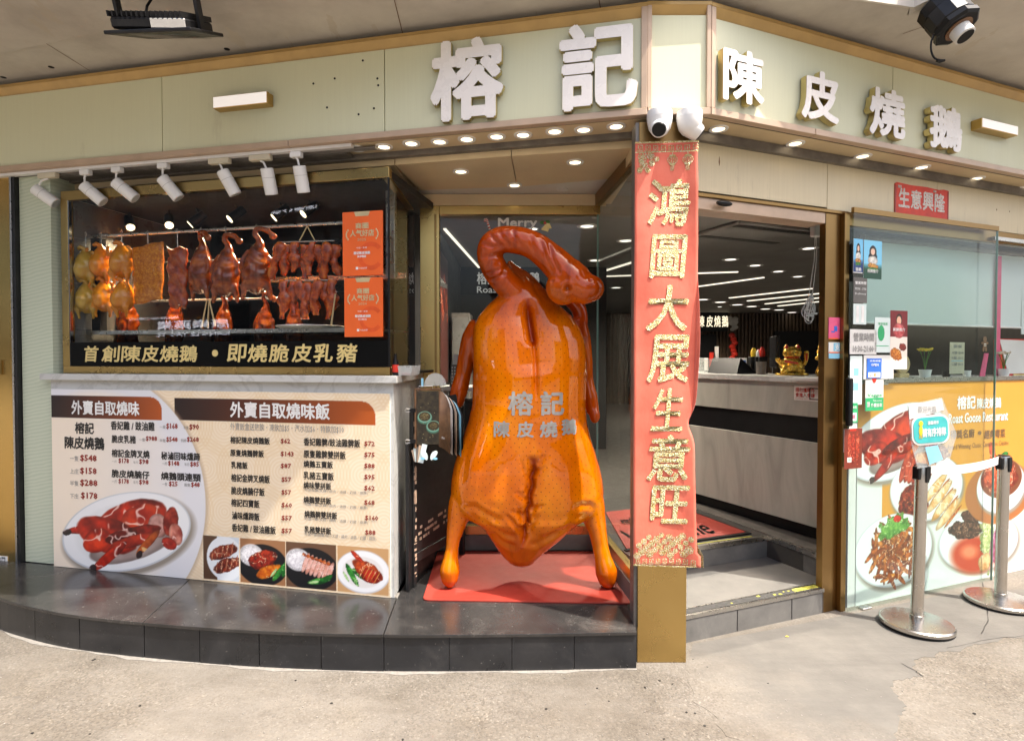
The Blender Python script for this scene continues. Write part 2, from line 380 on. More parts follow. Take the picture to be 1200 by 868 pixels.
    M['wood_light'] = simple('bamboo', (.62, .44, .22), .5, 0, .15, 30)
    M['print'] = None
    for nm, rg in (('print', .4), ('print_matt', .6)):
        n = NM(nm); a = n.n('ShaderNodeAttribute'); a.attribute_name = 'ink'; n.set(Base_Color=a.outputs['Color'], Roughness=rg); M[nm] = n.m
    # sealed goose glaze: amber lacquer, darker red where 'glaze' is high, printed pores
    n = NM('lacquered_goose'); a = n.n('ShaderNodeAttribute'); a.attribute_name = 'glaze'
    sx = n.n('ShaderNodeSeparateXYZ'); n.l(n.co(), sx.inputs[0])
    K = 1 / 0.046
    xx = n.math('MULTIPLY', sx.outputs[0], K); zz = n.math('MULTIPLY', sx.outputs[2], K)
    wob = n.math('MULTIPLY', n.math('SUBTRACT', n.noise(5, 2), .5), 1.6)
    p = n.math('ADD', n.math('ADD', xx, zz), wob); q = n.math('ADD', n.math('SUBTRACT', xx, zz), wob)
    fp = n.math('SUBTRACT', n.math('FRACT', p), .5); fq = n.math('SUBTRACT', n.math('FRACT', q), .5)
    d2 = n.math('ADD', n.math('MULTIPLY', fp, fp), n.math('MULTIPLY', fq, fq))
    dot = n.ramp(d2, [(.005, (1, 1, 1)), (.014, (0, 0, 0))])
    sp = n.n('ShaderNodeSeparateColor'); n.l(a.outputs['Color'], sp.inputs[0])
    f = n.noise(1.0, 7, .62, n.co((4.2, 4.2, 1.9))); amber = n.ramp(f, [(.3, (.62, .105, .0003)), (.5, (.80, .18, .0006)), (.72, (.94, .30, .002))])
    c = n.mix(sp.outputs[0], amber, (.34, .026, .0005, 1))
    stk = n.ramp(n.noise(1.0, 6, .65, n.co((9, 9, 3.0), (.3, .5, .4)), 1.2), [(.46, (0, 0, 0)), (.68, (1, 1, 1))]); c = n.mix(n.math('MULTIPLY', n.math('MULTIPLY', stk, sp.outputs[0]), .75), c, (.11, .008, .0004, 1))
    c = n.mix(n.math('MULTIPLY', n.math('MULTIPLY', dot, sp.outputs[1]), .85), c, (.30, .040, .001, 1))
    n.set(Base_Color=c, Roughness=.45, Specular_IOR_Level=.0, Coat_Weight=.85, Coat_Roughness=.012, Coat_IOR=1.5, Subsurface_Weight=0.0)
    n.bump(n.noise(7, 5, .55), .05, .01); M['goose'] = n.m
    def meat(name, cols, rough=.22, scale=14, bump=.5):
        n = NM(name); f = n.noise(scale, 6, .6, n.co()); n.set(Base_Color=n.ramp(f, [(.28, cols[0]), (.5, cols[1]), (.72, cols[2])]), Roughness=rough, Specular_IOR_Level=.2, Coat_Weight=.8, Coat_Roughness=.05, Coat_IOR=1.45)
        n.bump(n.noise(scale * 2.2, 5, .6, n.co()), bump, .006); return n.m
    M['roast'] = meat('roast_goose_skin', [(.05, .007, .001), (.24, .036, .002), (.56, .14, .008)])
    M['soy'] = meat('soy_chicken_skin', [(.40, .10, .003), (.62, .20, .006), (.78, .33, .016)], .25, 9, .3)
    M['plainchicken'] = meat('pale_chicken_skin', [(.34, .17, .018), (.48, .27, .03), (.60, .37, .055)], .3, 9, .3)
    M['belly'] = meat('crackling_skin', [(.34, .075, .003), (.58, .17, .007), (.80, .34, .03)], .4, 60, 1.0)
    M['ribs'] = meat('rib_slab', [(.14, .012, .002), (.34, .045, .004), (.54, .12, .012)], .3, 22, .8)
    M['charsiu'] = meat('char_siu_glaze', [(.014, .004, .002), (.44, .055, .004), (.78, .22, .018)], .22, 20, 1.0)
    M['tile'] = simple('kitchen_tile', (.15, .145, .135), .3, 0, .1, 4)
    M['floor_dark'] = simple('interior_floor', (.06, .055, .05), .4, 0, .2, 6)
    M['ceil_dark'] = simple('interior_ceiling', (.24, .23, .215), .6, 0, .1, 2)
    M['ceil_white'] = simple('white_soffit', (.62, .60, .55), .5, 0, .06, 2)
    M['wallslat'] = simple('brown_slat', (.085, .055, .032), .5, 0, .25, 6)
    n = NM('stone_counter'); f = n.noise(2.0, 7, .6, n.co((3, 3, .7), (0, 0, 0), 'World'), 1.0)
    n.set(Base_Color=n.ramp(f, [(.25, (.27, .27, .235)), (.5, (.37, .365, .32)), (.8, (.46, .45, .40))]), Roughness=.4); M['counterstone'] = n.m
    M['catgold'] = simple('gold_paint', (.72, .42, .06), .26, .75, .1, 20)
    M['red'] = simple('red_enamel', (.60, .03, .015), .35, 0, .1, 10)
    M['yellow'] = simple('yellow_enamel', (.80, .55, .03), .5, 0, .1, 10)
    M['grit'] = simple('dark_grit_tape', (.05, .048, .045), .9, 0, .4, 60)
    M['yellow_paint'] = simple('worn_yellow_paint', (.42, .40, .06), .6, 0, .35, 30)
    M['teal'] = simple('teal_card', (.06, .44, .44), .45)
    M['blue'] = simple('blue_card', (.03, .14, .56), .4)
    M['lightblue'] = simple('light_blue_card', (.25, .55, .72), .4)
    M['green'] = simple('green_card', (.03, .38, .14), .4)
    M['pink'] = simple('pink_card', (.70, .10, .22), .4)
    n = NM('blind_fabric'); g = n.noise(1, 3, .6, n.co((160, 160, 4))); n.set(Base_Color=n.mix(n.noise(1.0, 5), (.62, .72, .70, 1), (.70, .79, .77, 1)), Roughness=.7); n.bump(g, .1, .002); M['blind'] = n.m
    M['leaf'] = simple('leaf_green', (.06, .20, .03), .5, 0, .3, 30)
    M['belt'] = simple('white_belt', (.78, .75, .72), .7, 0, .06, 30, .2, bscale=300)
    M['clear'] = glassy('clear_plastic', (.92, .93, .93), 1.0, 1.45, .25)
    M['pale_road'] = simple('pale_road', (.20, .19, .175), .85, 0, .25, 30, .5, bscale=200)  # unseen road kept pale so it bounces light onto the shopfront
    M['facade'] = simple('opposite_facade', (.38, .36, .32), .7, 0, .2, 2)
    M['facade_dark'] = simple('opposite_glazing', (.03, .035, .04), .15, 0, .2, 3)
    M['dim_sign'] = emis('dim_sign_letters', (1, .98, .94, 1), .10)  # faint glow added so the name board letters show in the dim interior
    M['sign_white'] = emis('lit_sign_letters', (.9, .9, 1, 1), 1.6)
    M['kraft'] = simple('shopfront_shade', (.02, .022, .03), .5)
build_materials()
RND = random.Random(11)

# ---------------------------------------------------------------- painted print (flat ink stored on a fine grid)
def vnoise(ny, nx, cells, seed, octv=4):
    r = np.random.RandomState(seed); out = np.zeros((ny, nx)); amp = 1; tot = 0
    for k in range(octv):
        cy = max(2, int(cells * 2 ** k * ny / max(nx, ny))) + 2; cx = max(2, int(cells * 2 ** k * nx / max(nx, ny))) + 2
        g = r.rand(cy + 1, cx + 1); yy = np.linspace(0, cy - .001, ny); xx = np.linspace(0, cx - .001, nx)
        y0 = yy.astype(int); x0 = xx.astype(int); fy = yy - y0; fx = xx - x0; fy = fy * fy * (3 - 2 * fy); fx = fx * fx * (3 - 2 * fx)
        a = g[np.ix_(y0, x0)]; b = g[np.ix_(y0, x0 + 1)]; c = g[np.ix_(y0 + 1, x0)]; d = g[np.ix_(y0 + 1, x0 + 1)]
        out += amp * ((a * (1 - fx) + b * fx) * (1 - fy[:, None]) + (c * (1 - fx) + d * fx) * fy[:, None]); tot += amp; amp *= .55
    return out / tot
class Canvas:
    """x to the right 0..w, y down 0..h, colours in sRGB 0..255"""
    def __init__(s, w, h, nx, bgc=(255, 255, 255), seed=1):
        s.w, s.h = w, h; s.nx = nx; s.ny = max(2, int(nx * h / w)); s.seed = seed
        s.X, s.Y = np.meshgrid(np.linspace(0, w, s.nx), np.linspace(0, h, s.ny)); s.A = np.zeros((s.ny, s.nx, 3)) + np.array(bgc, float)
    def nz(s, cells, octv=4):
        s.seed += 1; return vnoise(s.ny, s.nx, cells, s.seed, octv)
    def blend(s, m, col):
        m = np.clip(m, 0, 1)[..., None]; s.A = s.A * (1 - m) + (np.array(col, float) if not isinstance(col, np.ndarray) else col) * m
    def dist(s, cx, cy, rx, ry, rot=0):
        a = math.radians(rot); dx = s.X - cx; dy = s.Y - cy
        u = (dx * math.cos(a) + dy * math.sin(a)) / rx; v = (-dx * math.sin(a) + dy * math.cos(a)) / ry
        return u, v, np.sqrt(u * u + v * v)
    def ell(s, cx, cy, rx, ry, rot, col, soft=.04):
        u, v, d = s.dist(cx, cy, rx, ry, rot); s.blend((1 - d) / soft + .5, col)
    def rect(s, x0, y0, x1, y1, col):
        s.blend(((s.X >= x0) & (s.X <= x1) & (s.Y >= y0) & (s.Y <= y1)).astype(float), col)
    def food(s, cx, cy, rx, ry, rot, base, dark, hi, cells=14, rough=.35, hl=.72):
        u, v, d = s.dist(cx, cy, rx, ry, rot); n1 = s.nz(cells); n2 = s.nz(cells * 2.2, 3)
        dd = d + (n1 - .5) * rough * 2; m = np.clip((1 - dd) / .07 + .5, 0, 1)
        n4 = s.nz(cells * 4, 3); t = np.clip(.58 - v * .14 - u * .05 + (n2 - .5) * 1.9 + (n4 - .5) * .9, 0, 1)[..., None]
        c = np.array(dark, float) * (1 - t) + np.array(base, float) * t
        edge = np.clip((dd - .7) / .3, 0, 1)[..., None]; c = c * (1 - edge * .25)
        n3 = s.nz(cells * 1.3, 3); h = (np.clip((.030 - np.abs(n3 - .5)) / .02, 0, 1) * np.clip((n1 - .46 - (hl - .72) * .5) / .06, 0, 1))[..., None] * (.75 if hl < 1.5 else 0); c = c * (1 - h) + np.array(hi, float) * h
        s.blend(m, c)
    def plate(s, cx, cy, rx, ry, rot=0, col=(236, 237, 238), rim=(200, 204, 210)):
        s.ell(cx + rx * .03, cy + ry * .08, rx * 1.03, ry * 1.04, rot, (150, 140, 128), .10)
        s.ell(cx, cy, rx, ry, rot, rim, .02); s.ell(cx, cy - ry * .01, rx * .975, ry * .965, rot, col, .02)
        s.ell(cx, cy, rx * .78, ry * .76, rot, tuple(c * .965 for c in col), .10)
    def mesh(s, name, parent, x0, z1, mat='print', y=0.0, sx=1.0):
        """upper left corner at x0, z1; metres per unit given by sx"""
        vs = np.stack([x0 + s.X * sx, np.full(s.X.shape, y), z1 - s.Y * sx], -1).reshape(-1, 3)
        idx = np.arange(s.ny * s.nx).reshape(s.ny, s.nx)
        f = np.stack([idx[1:, :-1], idx[1:, 1:], idx[:-1, 1:], idx[:-1, :-1]], -1).reshape(-1, 4)
        me = bpy.data.meshes.new(name); me.from_pydata(vs.tolist(), [], f.tolist()); me.materials.append(M[mat])
        c = np.clip(s.A, 0, 255) / 255.0; lin = np.where(c <= .04045, c / 12.92, ((c + .055) / 1.055) ** 2.4)
        at = me.color_attributes.new('ink', 'FLOAT_COLOR', 'POINT'); d = np.ones((s.ny * s.nx, 4)); d[:, :3] = lin.reshape(-1, 3)
        at.data.foreach_set('color', d.ravel().astype(np.float32))
        o = bpy.data.objects.new(name, me); COL.objects.link(o)
        if parent: o.parent = parent
        return o
def roast_goose_print(c, cx, cy, s_):
    """a whole red roast goose lying on an oval dish"""
    R_, D, H_ = (206, 44, 18), (104, 14, 8), (255, 232, 222); k = s_
    def f(dx, dy, rx, ry, rot, a=R_, b=D, h=H_, cells=14, ro=.16, hl=.60): c.food(cx + dx * k, cy + dy * k, rx * k, ry * k, rot, a, b, h, cells, ro, hl)
    c.plate(cx, cy, k, k * .49, -13); f(.06, .18, .64, .19, -16, (168, 150, 144), (150, 130, 124), H_, 8, .1, 2)
    f(-.60, .0, .30, .055, -9); f(-.90, .06, .07, .04, -10, (60, 45, 45), (30, 22, 22))
    f(.10, -.17, .54, .23, -17, cells=10, ro=.10); f(.26, -.20, .30, .17, -14, (220, 66, 26), (150, 24, 10), cells=10, ro=.1); f(.50, -.12, .14, .15, 0, (200, 150, 140), (140, 90, 80), cells=20)
    f(-.26, .05, .48, .23, 10, (212, 46, 20), D, cells=10, ro=.12); f(-.42, .14, .24, .15, -20, (226, 60, 24), (140, 20, 10), cells=12)
    f(.12, .03, .44, .10, -14, (150, 24, 12), (64, 8, 6)); f(.14, .10, .36, .07, -16, (190, 50, 24), D); f(-.24, .33, .33, .07, -38); f(-.50, .50, .06, .045, -30, (60, 45, 45), (30, 22, 22))
    f(.34, .12, .24, .05, -44, (214, 104, 36), (120, 40, 14), (255, 220, 150)); f(.22, .27, .06, .04, -50, (70, 50, 48), (40, 26, 26))
    f(.68, -.16, .10, .19, 14, (200, 70, 50), D, cells=18, ro=.22); f(.76, -.02, .09, .13, -10, (226, 150, 130), (150, 60, 50), cells=18, ro=.25); f(.66, .10, .11, .07, 20, (190, 50, 34), D, cells=18, ro=.25)

# ================================================================ SETTING
def st(o, label=None): return tag(o, label, None, None, 'structure')
st(bx('pavement', M['pavement'], None, -30, 30, -1.6, 40, -.3, 0))
st(bx('road', M['pale_road'], None, -40, 40, -9.0, -1.6, -.45, -.12))
st(bx('kerb', M['greystone'], None, -40, 40, -1.75, -1.6, -.3, .003))
st(bx('far_pavement', M['cement'], None, -40, 40, -40, -9.0, -.3, .0))
# worn cement patch by the doorway with a broken edge, and cracks
pp = [(812, 754), (880, 742), (984, 722), (1100, 698), (1200, 690), (1240, 688), (1240, 738), (1200, 746), (1178, 747), (1165, 753), (1140, 754), (1124, 763), (1100, 763), (1094, 769),
      (1078, 771), (1072, 775), (1074, 790), (1081, 792), (1062, 795), (1045, 800), (1050, 812), (1058, 822), (1060, 830), (1052, 842), (1052, 868), (1000, 900), (900, 880), (850, 862), (836, 838), (815, 822), (808, 800), (806, 786)]
pts = []
for i, p in enumerate(pp):
    a = on_z(p[0], p[1], 0); b = on_z(*pp[(i + 1) % len(pp)], 0); n = 1 if i < 6 or i == len(pp) - 1 else 4
    for k in range(n):
        q = a.lerp(b, k / n); j = 0 if i < 6 else .012
        pts.append((q.x + RND.uniform(-j, j), q.y + RND.uniform(-j, j)))
mb = MB(); mb.prism(pts, .0003, .0014); st(mb.build('cement_patch', M['cement']))
def crack(name, pix, w0):
    m = MB(); P = [on_z(x, y, .0019) for x, y in pix]; L = []
    for i in range(len(P) - 1):
        for k in range(4): q = P[i].lerp(P[i + 1], k / 4); L.append(q + Vector((RND.uniform(-.008, .008), RND.uniform(-.008, .008), 0)))
    L.append(P[-1])
    for i in range(len(L) - 1):
        a, b = L[i], L[i + 1]; n = Vector((-(b - a).y, (b - a).x, 0)).normalized(); wa = w0 * RND.uniform(.5, 1.2)
        m.add([a - n * wa, b - n * wa, b + n * wa, a + n * wa], [(0, 1, 2, 3)])
    return tag(m.build(name, M['black_ink']), kind='structure')
crack('pavement_crack', [(1152, 682), (1156, 702), (1158, 726), (1150, 742)], .0028)
crack('pavement_crack', [(1110, 758), (1150, 750), (1200, 744)], .0022)
crack('pavement_crack', [(1056, 777), (1073, 786), (1082, 792)], .003)
# small black gum spots and a yellow leaf
gum = MB()
for i in range(22):
    x, y = RND.uniform(20, 1180), RND.uniform(795, 866)
    if i < 9: x, y = [(812, 772), (829, 781), (773, 797), (111, 772), (109, 773), (700, 806), (756, 805), (640, 830), (900, 800)][i]
    p = on_z(x, y, .0019 if x > 806 else .0015); r = RND.uniform(.003, .007); gum.prism([(p.x + r * math.cos(a) * RND.uniform(.7, 1.2), p.y + r * math.sin(a) * RND.uniform(.7, 1.2)) for a in [k * math.pi / 4 for k in range(8)]], p.z, p.z + .001)
tag(gum.build('gum_spots', M['black_ink']), kind='stuff')
grit = MB()
for i in range(320):
    p = on_z(RND.uniform(-40, 1240), RND.uniform(770, 900), .001)
    if p.y > 2.82 and p.x < .9: continue
    r = RND.uniform(.0015, .004); grit.ball((p.x, p.y, .002 if p.x < 0.9 else .0022), r, r, r * .6, 5, 3)
tag(grit.build('loose_grit', M['mortar']), kind='stuff')
lf = MB(); p = on_z(920, 745, .008); lf.plate([(0, 0), (.012, .004), (.022, 0), (.012, -.005)], 0, .001, Matrix.Translation(p) @ Matrix.Rotation(math.radians(-80), 4, 'X')); tag(lf.build('fallen_leaf', M['yellow']), 'tiny yellow leaf lying on the cement below the doorway step', 'leaf')

# ---- plinth with slate tiles
CUR = [(-3.7, 3.86), (-3.3, 3.52), (-2.93, 3.29), (-2.42, 3.09), (-1.9, 2.975), (-1.27, 2.885), (-.634, 2.845), (0, 2.85), (.624, 2.872)]
def curve_pt(x):
    n = len(CUR)
    for i in range(n - 1):
        if x <= CUR[i + 1][0] or i == n - 2:
            p0 = CUR[max(i - 1, 0)]; p1 = CUR[i]; p2 = CUR[i + 1]; p3 = CUR[min(i + 2, n - 1)]; t = (x - p1[0]) / (p2[0] - p1[0])
            m1 = (p2[1] - p0[1]) / (p2[0] - p0[0]) * (p2[0] - p1[0]); m2 = (p3[1] - p1[1]) / (p3[0] - p1[0]) * (p2[0] - p1[0])
            y = (2 * t ** 3 - 3 * t * t + 1) * p1[1] + (t ** 3 - 2 * t * t + t) * m1 + (-2 * t ** 3 + 3 * t * t) * p2[1] + (t ** 3 - t * t) * m2
            return Vector((x, y))
def wl_y(x): # menu wall line
    t = (x - WL.O.x) / math.cos(WL.a); return WL.O.y + t * math.sin(WL.a)
core = MB(); xs = [-3.7 + i * (4.324 / 48) for i in range(49)]
core.prism([(x, curve_pt(x).y + .016) for x in xs] + [(.624, 4.1), (-.6, 4.1), (-.66, 3.4), (-3.7, wl_y(-3.7) + .1)], 0, PZ - .016)
plinth = core.build('plinth', M['mortar']); st(plinth, 'low curved plinth faced with black slate tiles')
tj = [-3.7, -1.905, -.634, .624]                                   # joints of the top slabs at the front, and their far ends
tb = [-3.7, -2.04 + .05, -.655, .67]
for i in range(3):
    g = .0025; x0, x1 = tj[i] + g, tj[i + 1] - g; m = MB(); N = 14
    fr = [(x0 + (x1 - x0) * k / N, curve_pt(x0 + (x1 - x0) * k / N).y - .010) for k in range(N + 1)]
    if i == 0: far = [(tb[1] - g, wl_y(tb[1])), (-3.7, wl_y(-3.7))]
    elif i == 1: far = [(tb[2] - g, wl_y(tb[2]) + .01), (tb[1] + g, wl_y(tb[1]))]
    else: far = [(.69, 4.08), (-.655 + .02, 4.08), (tb[2] + g, wl_y(tb[2]) + .01)]
    m.prism(fr + far, PZ - .016, PZ); m.build('slab', M['slate_top'], plinth, bevel=.0015)
rj = [-3.7, -3.3, -2.93] + [on_z(px, 780, 0).x for px in ()] + [-2.62, -2.30, -1.905, -1.59, -1.27, -.95, -.634, -.31, 0.0, .31, .624]
for i in range(len(rj) - 1):
    g = .0022; x0, x1 = rj[i] + g, rj[i + 1] - g; N = 4; m = MB(); q = RND.uniform(-.0012, .0012)
    f = [(x0 + (x1 - x0) * k / N, curve_pt(x0 + (x1 - x0) * k / N).y + q) for k in range(N + 1)]; m.prism(f + [(a, b + .014) for a, b in f[::-1]], .002, PZ - .020); m.build('riser_tile', M['slate'], plinth)
m = MB(); f = [(x, curve_pt(x).y + .004) for x in xs]; m.prism(f + [(a, b + .012) for a, b in f[::-1]], PZ - .0205, PZ - .0165); m.build('joint_strip', M['mortar'], plinth)
mb = MB(); f = [(x, curve_pt(x).y - .018 - .010 * math.sin(x * 9) - .006 * math.sin(x * 31)) for x in xs]; mb.prism(f + [(x, curve_pt(x).y + .01) for x in xs[::-1]], 0.0005, .002); tag(mb.build('cement_line', M['mortar']), kind='structure')

# ---- right doorway: threshold and inner step
thr = fempty('threshold_step', None, None, WR, kind='structure')
bx('tread', M['stone_tread'], thr, -.08, 1.14, .05, .57, 0, .150)
for i, (a, b) in enumerate([(-.08, .33), (.335, .74), (.745, 1.0)]): bx('riser', M['greystone'], thr, a, b, 0, .05, -.05, .128, b=.002)
bx('nosing', M['steel'], thr, -.08, 1.0, -.004, .012, .129, .1505); bx('nosing', M['steel'], thr, -.08, 1.0, .066, .074, .150, .1535)
one('grit_strip', M['grit'], thr, lambda m: m.box(-.08, 1.0, .013, .065, .1495, .1525))
def worn(m):
    for k in range(34):
        u = .995 - abs(RND.gauss(0, .16)) if k < 30 else RND.uniform(0, .9); a = RND.uniform(.004, .022); v = RND.uniform(.018, .045)
        if u - a > -.05: m.box(u - a, u, v, v + RND.uniform(.003, .016), .1526, .1532)
    m.box(.80, .995, .02, .058, .1526, .1530)
one('worn_yellow_marking', M['yellow_paint'], thr, worn)
ist = fempty('inner_step', None, None, WR, kind='structure')
for a, b in ((-.02, .42), (.424, 1.12)): bx('riser', M['greystone'], ist, a, b, .56, .60, .15, .270, b=.002)
bx('nosing', M['steel'], ist, -.02, 1.115, .552, .575, .271, .302); bx('riser', M['greystone'], ist, 1.12, 1.16, .02, .57, .15, .270, b=.002); bx('nosing', M['steel'], ist, 1.112, 1.135, .02, .575, .271, .302)
bx('slat_track', M['greymetal'], ist, 1.135, 1.25, .05, 1.6, .28, .304); bx('worn_yellow_edge', M['yellow_paint'], ist, .3, 1.0, .58, .595, .302, .3035)
fl = MB(); p = lambda u, v: tuple(WR.pt(u, v, 0))[:2]
fl.prism([p(-.02, .575), p(1.113, .575), p(1.125, .03), p(5, .03), (14, 6), (14, 18), (-4, 18), (-4, 4.6), (-.7, 4.14), (.62, 4.14)], .02, .299)
fl = fl.build('interior_floor', M['floor_dark']); st(fl)

# ---- canopy slab overhead
can = MB()
out = [(-9, 2.2), (-3.0, 2.45), (-.56, 2.69), (-.1, 2.80), (.5, 2.815), (.8, 2.80), (1.12, 2.86), (1.78, 2.96), (2.05, 3.02)]
ln = [on_z(x, y, 3.36) for x, y in ((-160, 92), (0, 62), (60, 48), (140, 31), (250, 15), (380, 3))]
ln = [(q.x, q.y) for q in ln] + [(-.75, 2.76)]
inner = [(-9, 3.7)] + ln + [(-.56, 2.69), (-.1, 2.79), (.5, 2.80), (.79, 2.80), (.80, 2.885), (1.10, 2.89), (1.77, 2.97), (2.05, 3.03), (2.085, 3.10), (3.03, 3.44), (8, 5.35), (8, 8), (-9, 8)]
can.prism(inner, 3.36, 3.66); canopy = can.build('canopy', M['canopy']); st(canopy, 'weathered concrete canopy above the shop sign')
m = MB(); m.prism([(-9, 2.2), (-3.0, 2.45), (-.58, 2.685), (-.77, 2.752)] + [(a - .003, b - .006) for a, b in ln[::-1][1:]] + [(-9, 3.69)], 3.345, 3.66); m.build('outer_slab', M['canopy'], canopy)
m = MB(); m.prism([(2.088, 3.092), (2.16, 2.88), (2.52, 2.92), (8, 5.12), (8, 5.34), (3.03, 3.432)], 3.352, 3.66); m.build('outer_slab', M['canopy'], canopy)
m = MB(); m.prism([(.802, 2.884), (1.10, 2.889), (1.77, 2.969), (2.052, 3.029), (2.086, 3.09), (2.155, 2.875), (2.145, 2.872), (2.065, 3.018), (1.77, 2.958), (1.10, 2.878), (.802, 2.873)], 3.352, 3.70); m.build('slab_edge', M['canopy_light'], canopy)
for (x, y) in ((60, 79), (4, 91), (266, 58)): # drilled holes
    p = on_z(x, y, 3.3595); m = MB(); m.lathe([(.017, 0), (.017, .002)], tuple(p), 14); m.build('drain_hole', M['black'], canopy)
# scored panel lines in the concrete
for a, b in (((52, 50), (105, 83)), ((462, 0), (472, 40)), ((700, -12), (704, 12)), ((1058, 40), (1098, 26))):
    q0, q1 = on_z(*a, 3.3585), on_z(*b, 3.3585); n = Vector((-(q1 - q0).y, (q1 - q0).x, 0)).normalized() * .0022; m = MB(); m.add([q0 - n, q0 + n, q1 + n, q1 - n], [(0, 1, 2, 3)]); m.build('joint', M['wood'], canopy)
upper = MB(); upper.prism([(-9, 5.2), tuple(FL.pt(0, .1, 0))[:2], tuple(FR.pt(0, .1, 0))[:2], (9, 6.3), (9, 18), (-9, 18)], 3.66, 15); st(upper.build('upper_wall', M['facade']))

# ---- sign fascias
fa = fempty('sign_fascia', 'long pale green sign board over the counter with two big white characters', 'sign board', FL)
for a, b in ((-4.6, -2.862), (-2.857, -1.412), (-1.407, -.012)): bx('panel', M['fascia'], fa, a, b, .003, .03, 2.800, 3.252, b=.001)
bx('backing', M['black_ink'], fa, -4.6, 0, .030, .045, 2.77, 3.33)
m = MB(); m.add([(-4.6, -.012, 3.30), (.004, -.012, 3.30), (.004, .018, 3.252), (-4.6, .018, 3.252), (-4.6, .03, 3.30), (.004, .03, 3.30)], [(0, 1, 2, 3), (0, 4, 5, 1)]); m.box(-4.6, .004, -.014, .03, 3.300, 3.318)
m.build('top_trim', M['ochre'], fa)
for a, b in ((-4.6, -2.0), (-1.996, .004)): bx('bottom_trim', M['trim'], fa, a, b, -.014, .03, 2.765, 2.799, b=.002)
bx('corner_trim', M['trim'], fa, -.026, .004, -.012, .03, 2.800, 3.300, b=.002); bx('end_trim', M['trim'], fa, -4.16, -4.13, -.010, .03, 2.800, 3.300)
def raised(par, ch, box, dep, off=.03):
    x0, z0, x1, z1 = box; m = MB()
    side = MB()
    flat = None; vs, fs = text_geo(ch, 0.0, 3, .5); o_ = off * (x1 - x0) * .8
    ax = min(v.x for v in vs); bx_ = max(v.x for v in vs); ay = min(v.y for v in vs); by = max(v.y for v in vs)
    for q, (ox, oz) in enumerate([(0, 0)] + [(o_ * math.cos(k * math.pi / 4 + .3), o_ * math.sin(k * math.pi / 4 + .3)) for k in range(8)]):
        side.add([((x0 + ox + (v.x - ax) / (bx_ - ax) * (x1 - x0)), (-.004 if v.z < 0 else -dep) - q * .0002, z0 + oz + (v.y - ay) / (by - ay) * (z1 - z0)) for v in vs], fs)
    so_ = side.build('character', M['letter_side'], par)
    f = MB(); cx, cz = (x0 + x1) / 2, (z0 + z1) / 2; f.cur = 0; vs, fs = text_geo(ch, 0.0, 3)
    for q, (ox, oz) in enumerate([(0, 0)] + [(o_ * .9 * math.cos(k * math.pi / 4 + .3), o_ * .9 * math.sin(k * math.pi / 4 + .3)) for k in range(8)]):
        f.add([(x0 + ox + (v.x - ax) / (bx_ - ax) * (x1 - x0), -dep - .0028 - q * .0002, z0 + oz + (v.y - ay) / (by - ay) * (z1 - z0)) for v in vs], fs)
    fo = f.build('face', M['letter_face'], so_); return so_
raised(fa, '榕', (-1.115, 2.825, -.74, 3.225), .030, .055); raised(fa, '記', (-.42, 2.82, -.055, 3.225), .030, .055)
lb = bx('light_bar', M['brass'], fa, -2.455, -2.10, -.055, .003, 3.000, 3.068, b=.002); bx('face', M['litbar'], lb, -2.451, -2.104, -.058, -.0555, 3.004, 3.064)
for x, y in ((367, 98), (392, 92), (383, 126), (425, 71), (443, 100), (442, 92), (420, 134), (438, 127)):
    u, z = FL.uz(x, y, 0); m = MB(); m.lathe([(.006, 0), (.006, .004)], (u, .0005, z), 8, 'y'); m.build('screw_hole', M['black'], fa)
fb = fempty('corner_fascia', 'narrow blank green sign panel on the cut corner above the banner', 'sign panel', FB)
bx('panel', M['fascia'], fb, .022, .300, .003, .03, 2.800, 3.262, b=.001)
m = MB(); m.add([(.0, -.012, 3.305), (.321, -.012, 3.305), (.321, .018, 3.262), (.0, .018, 3.262)], [(0, 1, 2, 3)]); m.box(0, .321, -.014, .03, 3.305, 3.322); m.build('top_trim', M['ochre'], fb)
bx('bottom_trim', M['trim'], fb, 0.006, .318, -.014, .03, 2.766, 2.799, b=.002); bx('side_trim', M['trim'], fb, .002, .024, -.012, .03, 2.8, 3.305, b=.002); bx('side_trim', M['trim'], fb, .298, .319, -.012, .03, 2.8, 3.305, b=.002)
fc = fempty('sign_fascia', 'angled green sign board over the doorway with four white characters', 'sign board', FR)
for a, b in ((.012, 1.328), (1.333, 2.80), (2.805, 4.6)): bx('panel', M['fascia'], fc, a, b, .003, .03, 2.800, 3.252, b=.001)
bx('backing', M['black_ink'], fc, 0, 4.6, .030, .045, 2.77, 3.33)
m = MB(); m.add([(-.004, -.012, 3.30), (4.6, -.012, 3.30), (4.6, .018, 3.252), (-.004, .018, 3.252)], [(0, 1, 2, 3)]); m.box(-.004, 4.6, -.014, .03, 3.300, 3.318); m.build('top_trim', M['ochre'], fc)
for a, b in ((-.004, .70), (.704, 4.6)): bx('bottom_trim', M['trim'], fc, a, b, -.014, .03, 2.765, 2.799, b=.002)
bx('corner_trim', M['trim'], fc, -.004, .024, -.012, .03, 2.800, 3.300, b=.002)
for ch, b in (('陳', (.05, 2.845, .30, 3.095)), ('皮', (.575, 2.835, .835, 3.085)), ('燒', (1.09, 2.825, 1.37, 3.08)), ('鵝', (1.60, 2.82, 1.885, 3.065))): raised(fc, ch, b, .038, .045)
lb = bx('light_bar', M['brass'], fc, 2.05, 2.42, -.06, .003, 2.985, 3.045, b=.002); bx('face', M['litbar'], lb, 2.054, 2.416, -.063, -.0605, 2.989, 3.041)

